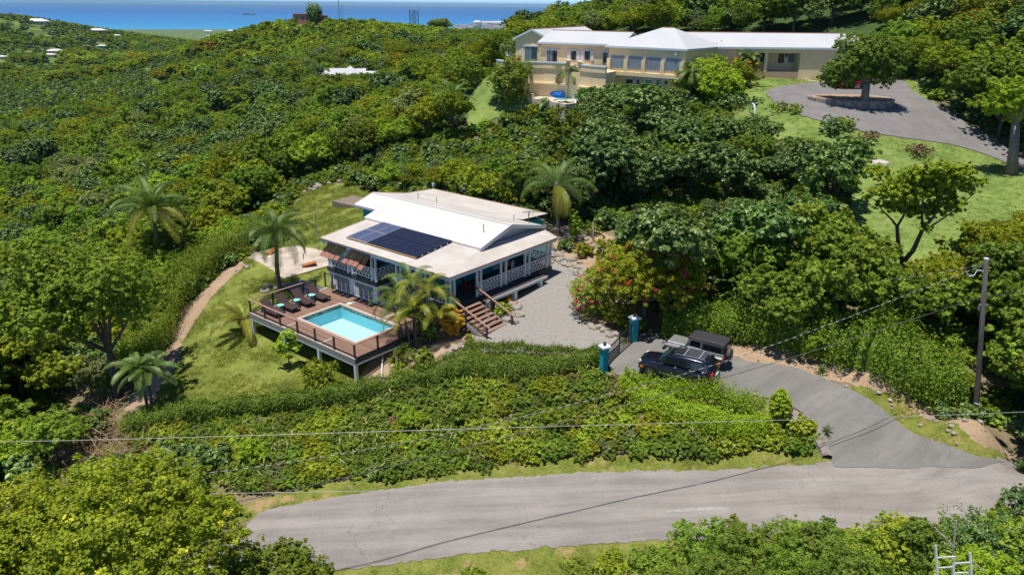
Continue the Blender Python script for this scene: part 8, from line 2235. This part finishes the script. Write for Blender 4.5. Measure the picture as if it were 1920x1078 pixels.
KN = ['mid_a', 'mid_b', 'mid_c', 'dark_a', 'dark_b', 'lime_a', 'olive_a', 'olive_b', 'pale_a', 'lime_b']
rest = np.array([i for i in range(len(X)) if i not in ind])
gn_scatter('woods', np.stack([X, Y, Z], -1)[rest], scales[rest], g.uniform(0, 6.28, len(rest)), [KN.index(k_) for k_ in kinds[rest]], [PROTO[k_][0] for k_ in KN], 'dense woods rolling over the valley and the hill behind the villa')
# farther: simpler crowns
FAR = []
for j, (mt, sd) in enumerate([(ML_MID, 1), (ML_MID, 2), (ML_DARK, 3), (ML_LIME, 4), (ML_OLIVE, 5)]):
    gg = np.random.default_rng(500 + sd)
    FAR.append(crown_mesh('far_crown', rand_lobes(gg, 3.6, 2.6, 7, .7), 110, 9, .62, mt, 510 + sd, core=.6, clr=.3))
X3, Y3 = scatter(radians(-42), radians(42), 330, 620, 5.4, g)
X4, Y4 = scatter(radians(-42), radians(10), 620, 1700, 7.5, g)
X, Y = np.r_[X3, X4], np.r_[Y3, Y4]; Z = Hv(X, Y); R_ = np.hypot(X, Y)
ok = visible(X, Y, Z, 9); X, Y, Z, R_ = X[ok], Y[ok], Z[ok], R_[ok]
f1 = field(X, Y, .008, 5.5); f2 = field(X, Y, .03, 1.2)
ax, ay = project(X, Y, Z)
dens = np.where(R_ > 800, .75 + .8 * (f1 + f2), 1.0); vf = (ax < 330) & (R_ > 345) & (R_ < 830); dens = np.where(vf, .85 + 1.3 * np.clip(f1 + f2, 0, 1), dens)
ok = (g.random(len(X)) < dens) & (ax > -80) & (ax < 2000)
# clearings round the far houses
for o in [o for o in SC.objects if o.name.startswith(('far_house', 'ridge_house', 'white_roof_house'))]:
    ok &= ~((np.abs(ax - (960 + FPX * ((Vector(o.location) - Vector(CC)) @ Vector(CR[:, 0])) / -((Vector(o.location) - Vector(CC)) @ Vector(CR[:, 2])))) < 13) & (np.hypot(X, Y) < hypot(o.location[0], o.location[1]) + 8) & (np.hypot(X - o.location[0], Y - o.location[1]) < 38))
X, Y, Z, R_, f1, f2 = [a[ok] for a in (X, Y, Z, R_, f1, f2)]
v = f1 + f2 + g.normal(0, .25, len(X))
idx = np.where(v > .45, 3, np.where(v > .2, 4, np.where(v < -.35, 2, g.integers(0, 2, len(X)))))
s3 = g.uniform(.75, 1.25, len(X)) * np.where(R_ > 620, 1.25, 1.0)
s3[(X / Y < -.3) & (R_ > 345) & (R_ < 830) & (f1 + f2 < .1)] *= .55
_, tp = project(X, Y, Z + s3 * 5)
ax, _b = project(X, Y, Z)
lim = np.interp(ax, [0, 60, 100, 200, 300, 430, 520, 560, 700, 800, 850, 960, 1010, 1060, 1150, 1300], [24, 24, 25, 38, 54, 58, 34, 33, 34, 46, 52, 54, 46, 20, -40, -300])
for i in np.where(tp < lim)[0]: s3[i] *= .45
gn_scatter('far_woods', np.stack([X, Y, Z], -1), s3, g.uniform(0, 6.28, len(X)), idx, FAR, 'far woods covering the ridge and the distant hill')
print('WOODS', len(rest), len(X))

# grass tufts on the lawns
gg = np.random.default_rng(55); TU = []
for j in range(3):
    n = 26; P = np.c_[gg.normal(0, .14, (n, 2)), np.full(n, .02)]; az = gg.uniform(0, 6.28, n); e = gg.uniform(.5, 1.4, n); l = gg.uniform(.05, .12, n)
    d = np.stack([np.cos(az) * np.cos(e), np.sin(az) * np.cos(e), np.sin(e)], -1) * l[:, None]; s = np.stack([-np.sin(az), np.cos(az), 0 * az], -1) * .018
    V = np.stack([P - s, P + s, P + d + s * .3, P + d - s * .3], 1).reshape(-1, 3)
    TU.append(np_mesh('tuft', V, np.arange(4 * n).reshape(n, 4), ML_TUFT, np.repeat(gg.random(n), 4)))
for nm, key, sp, sc_, lab in (('garden_grass', 'garden_lawn', .24, .8, 'short tufted grass of the garden lawn'), ('villa_grass', 'villa_lawn', .6, .8, 'short tufted grass of the villa lawn'), ('verge_tufts', 'verge.002', .3, 1.2, 'tufted grass on the verge')):
    if key not in POLY: continue
    A_ = np.array(POLY[key]); xs = np.arange(A_[:, 0].min(), A_[:, 0].max(), sp); ys = np.arange(A_[:, 1].min(), A_[:, 1].max(), sp); gx, gy = np.meshgrid(xs, ys)
    gx = gx.ravel() + gg.uniform(-sp, sp, gx.size) * .6; gy = gy.ravel() + gg.uniform(-sp, sp, gy.size) * .6
    ok = inpoly(POLY[key], gx, gy) & ~inpoly(POLY['villa_drive'], gx, gy) & ~inpoly(POLY['concrete_pad'], gx, gy) & ~inpoly(POLY['garden_path'], gx, gy) & ~inpoly(POLY['garden_bed_1'], gx, gy); gx, gy = gx[ok], gy[ok]
    w_ = field(gx, gy, .5, 4.4) + gg.normal(0, .15, len(gx)); ok = w_ > -.2; gx, gy = gx[ok], gy[ok]
    gn_scatter(nm, np.stack([gx, gy, Hv(gx, gy) + (.1 if 'villa' in nm else .03)], -1), gg.uniform(.6, 1.4, len(gx)) * sc_, gg.uniform(0, 6.28, len(gx)), gg.integers(0, 3, len(gx)), TU, lab, cat='grass')
# bushes: understorey round the near woods
BUSH = []
for j, (mt, sz, R, hh) in enumerate([(ML_MID, .12, 1.0, .9), (ML_HEDGE, .10, .9, .8), (ML_DARK, .15, 1.0, 1.0), (ML_LIME, .11, .8, .7), (ML_MID, .10, 1.1, .7), (ML_OLIVE, .10, .8, .8)]):
    gg = np.random.default_rng(600 + j)
    L = [((gg.uniform(-.45, .45) * R, gg.uniform(-.45, .45) * R, hh * gg.uniform(.3, .7)), (R * .5, R * .5, hh * .5)) for _ in range(5)] + [((0, 0, hh * .35), (R * .8, R * .8, hh * .55))]
    BUSH.append(crown_mesh('bush', L, 110, 22, sz, mt, 610 + j, core=.58, clr=.26))
Xb, Yb = scatter(radians(-46), radians(46), 16, 118, 1.6, g)
ok = allowed(Xb, Yb, [POLY['garden_lawn'], POLY['garden_path'], POLY['garden_bed'], POLY['gravel_court'], grow(POLY['driveway'], 1.2), grow(POLY['road'], .4), POLY['villa_lawn'], grow(POLY['villa_drive'], 1), HOUSEP, VILLAP, SLOPEP, POLY['concrete_pad'], EXCL[9], EXCL[11], EXCL[12]])
ax_, ay_ = project(Xb, Yb, Hv(Xb, Yb)); ok &= ~((ay_ > 985) & (ax_ > 430) & (ax_ < 1340))
ok &= ~inpoly(BRUSHP, Xb, Yb) | (g.random(len(Xb)) < .35)
Xb, Yb = Xb[ok], Yb[ok]; Zb = Hv(Xb, Yb)
ok = visible(Xb, Yb, Zb, 2); Xb, Yb, Zb = Xb[ok], Yb[ok], Zb[ok]
sb = g.uniform(.7, 1.35, len(Xb))
gn_scatter('undergrowth', np.stack([Xb, Yb, Zb], -1), sb, g.uniform(0, 6.28, len(Xb)), g.choice(6, len(Xb), p=[.3, .15, .25, .06, .18, .06]), BUSH, 'bushy undergrowth beneath and between the trees', cat='undergrowth')
print('BUSHES', len(Xb))

# planted bank between the garden hedge and the road
BANK = wp([(235, 822), (300, 812), (480, 790), (700, 760), (850, 722), (1000, 712), (1120, 700), (1190, 728), (1290, 775), (1400, 812), (1500, 800), (1530, 830), (1500, 845), (1300, 858), (1000, 868), (800, 888), (620, 905), (470, 925), (380, 905), (270, 850)])
B_ = np.array(BANK); xs = np.arange(B_[:, 0].min(), B_[:, 0].max(), .48); ys = np.arange(B_[:, 1].min(), B_[:, 1].max(), .48)
gx, gy = np.meshgrid(xs, ys); gx = gx.ravel() + g.uniform(-.3, .3, gx.size); gy = gy.ravel() + g.uniform(-.3, .3, gy.size)
ok = inpoly(BANK, gx, gy); gx, gy = gx[ok], gy[ok]
BB = []
for j, (mt, sz, R, hh) in enumerate([(ML_MID, .06, .6, .42), (ML_HEDGE, .055, .6, .38), (ML_MID, .07, .7, .45), (ML_LIME, .055, .55, .42), (ML_HEDGE, .065, .7, .42), (ML_OLIVE, .055, .55, .40), (ML_DRY, .05, .5, .32), (ML_PALE, .055, .55, .4)]):
    gg = np.random.default_rng(700 + j)
    L = [((gg.uniform(-.45, .45) * R, gg.uniform(-.45, .45) * R, hh * gg.uniform(.3, .8)), (R * .5, R * .5, hh * .45)) for _ in range(5)] + [((0, 0, hh * .3), (R * .8, R * .8, hh * .5))]
    BB.append(crown_mesh('bush', L, 80, 26, sz, mt, 710 + j, core=.55, clr=.3))
ff = field(gx, gy, .35, 2.2)
ix = np.where(ff > .30, 3, np.where(ff > .18, 5, g.choice([0, 1, 2, 4, 6, 7], len(gx), p=[.24, .24, .22, .2, .04, .06])))
gn_scatter('bank_shrubbery', np.stack([gx, gy, Hv(gx, gy)], -1), g.uniform(.75, 1.35, len(gx)), g.uniform(0, 6.28, len(gx)), ix, BB, 'mixed low shrubbery covering the bank between the garden hedge and the road', cat='shrubbery')
# pale long leaves sticking out of the bank
n = 1700
bi = g.integers(0, len(gx), n); x = gx[bi] + g.uniform(-.4, .4, n); y = gy[bi] + g.uniform(-.4, .4, n)
w_ = field(x, y, .3, 8.8); k2 = (w_ > -.05); x, y = x[k2], y[k2]; n = len(x)
V, A = [], []
for i in range(n):
    z = H(x[i], y[i]) + g.uniform(.35, .75); az = g.uniform(0, 6.28); e = g.uniform(.3, 1.3); l = g.uniform(.25, .5); d = np.array([cos(az) * cos(e), sin(az) * cos(e), sin(e)]); s = np.cross(d, [0, 0, 1]); s /= np.linalg.norm(s) + 1e-9
    b = np.array([x[i], y[i], z]); m_ = b + d * l * .5; t = b + d * l + np.array([0, 0, -.12 * l])
    V += [[b - s * .012, b + s * .012, m_ + s * .04, m_ - s * .04], [m_ - s * .04, m_ + s * .04, t + s * .003, t - s * .003]]; A += [g.random()] * 2
V = np.array(V).reshape(-1, 3)
tag(link('long_leaf_plants', np_mesh('long_leaves', V, np.arange(len(V)).reshape(-1, 4), ML_GRASSB, np.repeat(A, 4))), 'pale long-leaved plants poking out of the planted bank', 'plants', kind='stuff')
# single bushes that stand out on the bank
def bank_bush(px, py, R, hh, mat, lab, seed, fl=None, ncl=220, size=.065): shrub(px, py, R, hh, mat, lab, seed, ncl, 24, size, fl, name='bank_shrub')
bank_bush(478, 868, 1.0, 1.2, ML_BRIGHT, 'glowing lime-yellow shrub at the left end of the planted bank', 801)
bank_bush(775, 800, .9, 1.0, ML_BRIGHT, 'light green domed shrub in the middle of the planted bank', 802)
bank_bush(935, 830, 1.1, 1.0, ML_LIME, 'yellow-green shrub with small yellow flowers on the bank', 803, [(ML_YFLOW, 12, 8, .06)])
bank_bush(870, 790, 1.0, 1.1, ML_MID, 'rounded green shrub above the red-flowered one on the bank', 804)
bank_bush(880, 815, .6, .6, ML_MID, 'low shrub with a few red flowers in the middle of the bank', 805, [(ML_RED, 7, 8, .06)], 80)
bank_bush(1040, 800, 1.0, 1.0, ML_LIME, 'pale lime shrub right of the wire crossing on the bank', 806)
bank_bush(1500, 812, .9, .8, ML_LIME, 'light shrub spilling over the kerb wall at the bank end', 807)

# roadside shrubs at the bottom, near side
def near_bush(px, py, dist, R, mat, lab, seed, ncl=420, size=.047, fl=None, dry=False, cat='shrub'):
    p = atd(px, py, dist); zg = H(p[0], p[1]); zc = p[2] - zg
    gg = np.random.default_rng(seed)
    L = [((gg.uniform(-.6, .6) * R, gg.uniform(-.6, .6) * R, zc - R * gg.uniform(.5, .95)), (R * .5, R * .5, R * .42)) for _ in range(6)] + [((0, 0, zc - R * .95), (R * .85, R * .85, R * .8))]
    lobe_tree((p[0], p[1], zg), L, int(ncl * 1.15), 34, size, mat, lab, seed, .07, name='roadside_bush', cat=cat, flowers=fl, clr=.17, core=.56)
NB = [(1330, 975, 23.5, 1.5, ML_MID, 'twiggy brown-green bush at the bottom edge, first of the row below the road'), (1410, 985, 23, 1.4, ML_HEDGE, 'mid-green bush second in the bottom row below the road'), (1480, 978, 23, 1.5, ML_MID, 'bush with pale tips in the middle of the bottom row'), (1560, 985, 22.5, 1.5, ML_HEDGE, 'straw-tinged bush in the bottom row right of centre'),
      (1640, 990, 22.5, 1.3, ML_MID, 'green bush left of the white ladder frame'), (1700, 970, 23, 1.3, ML_LIME, 'feathery light bush behind the white ladder frame'), (1760, 985, 22.5, 1.1, ML_HEDGE, 'dark bush directly behind the ladder poles'), (1860, 962, 23, 1.6, ML_DARK, 'large dark bush at the lower right corner'), (1935, 975, 23.5, 1.5, ML_LIME, 'bright bush at the extreme lower right corner'),
      (1230, 1010, 22, 1.3, ML_MID, 'spreading green bush at the bottom edge left of the row'), (1150, 1018, 22, 1.0, ML_LIME, 'feathery pale bush at the bottom edge beside the verge'), (1080, 1040, 21.5, 1.0, ML_MID, 'low bush at the bottom edge on the verge'), (890, 1052, 21.5, .7, ML_LIME, 'small airy bush alone on the bottom verge'), (1500, 1035, 20.5, 1.5, ML_MID, 'lower front bush under the middle of the bottom row'),
      (1620, 1045, 20, 1.4, ML_HEDGE, 'lower front bush left of the ladder foot'), (1350, 1040, 20.5, 1.5, ML_HEDGE, 'lower front bush under the left of the bottom row'), (1850, 1040, 20.5, 1.3, ML_BRIGHT, 'glowing green bush right of the ladder frame'), (1700, 1085, 19.5, .8, ML_MID, 'bush at the foot of the ladder frame'), (1250, 1060, 20, 1.3, ML_MID, 'front bush on the bottom edge under the spreading one'), (1925, 915, 26, .8, ML_DARK, 'dark twig bush jutting in from the right edge over the road')]
for i, (a, b, c, d, e, lab) in enumerate(NB): near_bush(a, b + (16 if a < 1330 else 6 if a < 1600 else 0), c, d * (.75 if a < 1330 else .9), e, lab, 820 + i, int(300 * d), fl=[(ML_DRY, int(22 * d), 10, .06)] if i in (0, 2, 3, 9, 13) else None)
for i, (a, b, lab) in enumerate([(1000, 226, 'shrub on the slope below the pump house of the villa'), (1085, 226, 'shrub below the villa pool wall'), (1122, 214, 'shrub right of the villa pool wall'), (1045, 230, 'low shrub under the pale villa pool terrace')]): shrub(a, b, 2.2, 2.0, ML_MID if i % 2 else ML_OLIVE, lab, 860 + i, 200, 18, .16)

# dry brush heap left of the path and dead twigs
g = np.random.default_rng(31)
DP = [gp(x, y) for x, y in ((175, 800), (150, 850), (190, 760), (220, 740), (180, 830), (240, 720), (140, 690), (200, 870), (150, 640))]
V, A = [], []
for c in DP:
    for i in range(420):
        b = c + np.array([g.normal(0, .9), g.normal(0, .9), 0]); b[2] = H(b[0], b[1]) + g.uniform(.05, 1.0)
        az, e, l = g.uniform(0, 6.28), g.uniform(-.5, .7), g.uniform(.3, 1.1)
        d = np.array([cos(az) * cos(e), sin(az) * cos(e), sin(e)]); s = np.cross(d, [0, 0, 1]); s /= np.linalg.norm(s) + 1e-9; w = g.uniform(.008, .03)
        V += [[b - s * w, b + s * w, b + d * l + s * w * .3, b + d * l - s * w * .3]]; A.append(g.random())
V = np.array(V).reshape(-1, 3)
tag(link('dry_brush', np_mesh('dry_brush', V, np.arange(len(V)).reshape(-1, 4), ML_DRY, np.repeat(A, 4))), 'heap of dry cut brush and dead fronds on the slope left of the garden path', 'brushwood', kind='stuff')
# leaf litter at the foot of the entry stairs
m = MB()
# pale dead trunks
for px, py, dist, h_, lab in ((1362, 520, 57, 2.2, 'pale dead stump standing in the dark trees'), (1232, 450, 60, 2.6, 'thin bare pale stem rising above the flowering tree'), (1112, 455, 60, 1.8, 'thin bare stem leaning behind the court bed')):
    p = atd(px, py, dist); tag(MB().tube([(0, 0, -4), (.05, 0, 0), (-.1, 0, h_)], [.09, .08, .05], 8).tube([(0, 0, .2), (-.35, .1, 1.2)], [.04, .02], 6).build('bare_stem', M_BARKP, None, True, loc=tuple(map(float, p))), lab, 'dead tree')
hedge([(232, 735), (262, 690), (296, 628), (338, 566), (388, 516), (436, 486), (470, 462)], [2.6, 3.0, 3.0, 3.0, 2.8, 2.6, 2.2], [1.6, 2.0, 2.2, 2.3, 2.2, 2.0, 1.6], ML_MID, 'loose tall hedge along the outer side of the bare earth path', 308, 1700, .10, rough=.5)
for i, (a, b, R, hh, mt, lab) in enumerate([(215, 690, 1.6, 2.2, ML_DARK, 'dark shrub under the huge tree left of the path'), (185, 730, 1.5, 1.8, ML_PALE, 'grey-green shrub beside the dry brush heap'), (255, 640, 1.7, 2.4, ML_MID, 'green shrub filling in below the huge tree'), (150, 700, 2.0, 2.4, ML_DARK, 'dark broad shrub at the left above the dry brush'), (330, 520, 1.9, 2.6, ML_LIME, 'light shrub behind the middle of the path hedge'), (395, 470, 1.8, 2.4, ML_LIME, 'light shrub behind the upper end of the path hedge'), (300, 560, 1.8, 2.6, ML_MID, 'mid-green shrub between the huge tree and the path hedge')]):
    shrub(a, b, R, hh, mt, lab, 880 + i, 210, 22, .11, name='wood_edge_shrub')

# ------------------------------------------------------------------ the air
k = NT('haze_air'); k.t.nodes.remove(k.t.nodes['Principled BSDF']) if 'Principled BSDF' in k.t.nodes else None
_v = k.n('ShaderNodeVolumePrincipled'); _v.inputs['Color'].default_value = (.42, .74, 1, 1); _v.inputs['Density'].default_value = 4.0e-5; _v.inputs['Anisotropy'].default_value = .2
k.l(_v.outputs[0], k.out.inputs['Volume'])
hz = MB().box(-64000, 64000, -200, 63000, SEA_Z - 22, 75).build('haze', k.m)
tag(hz, 'thin bluish sea haze', kind='stuff')
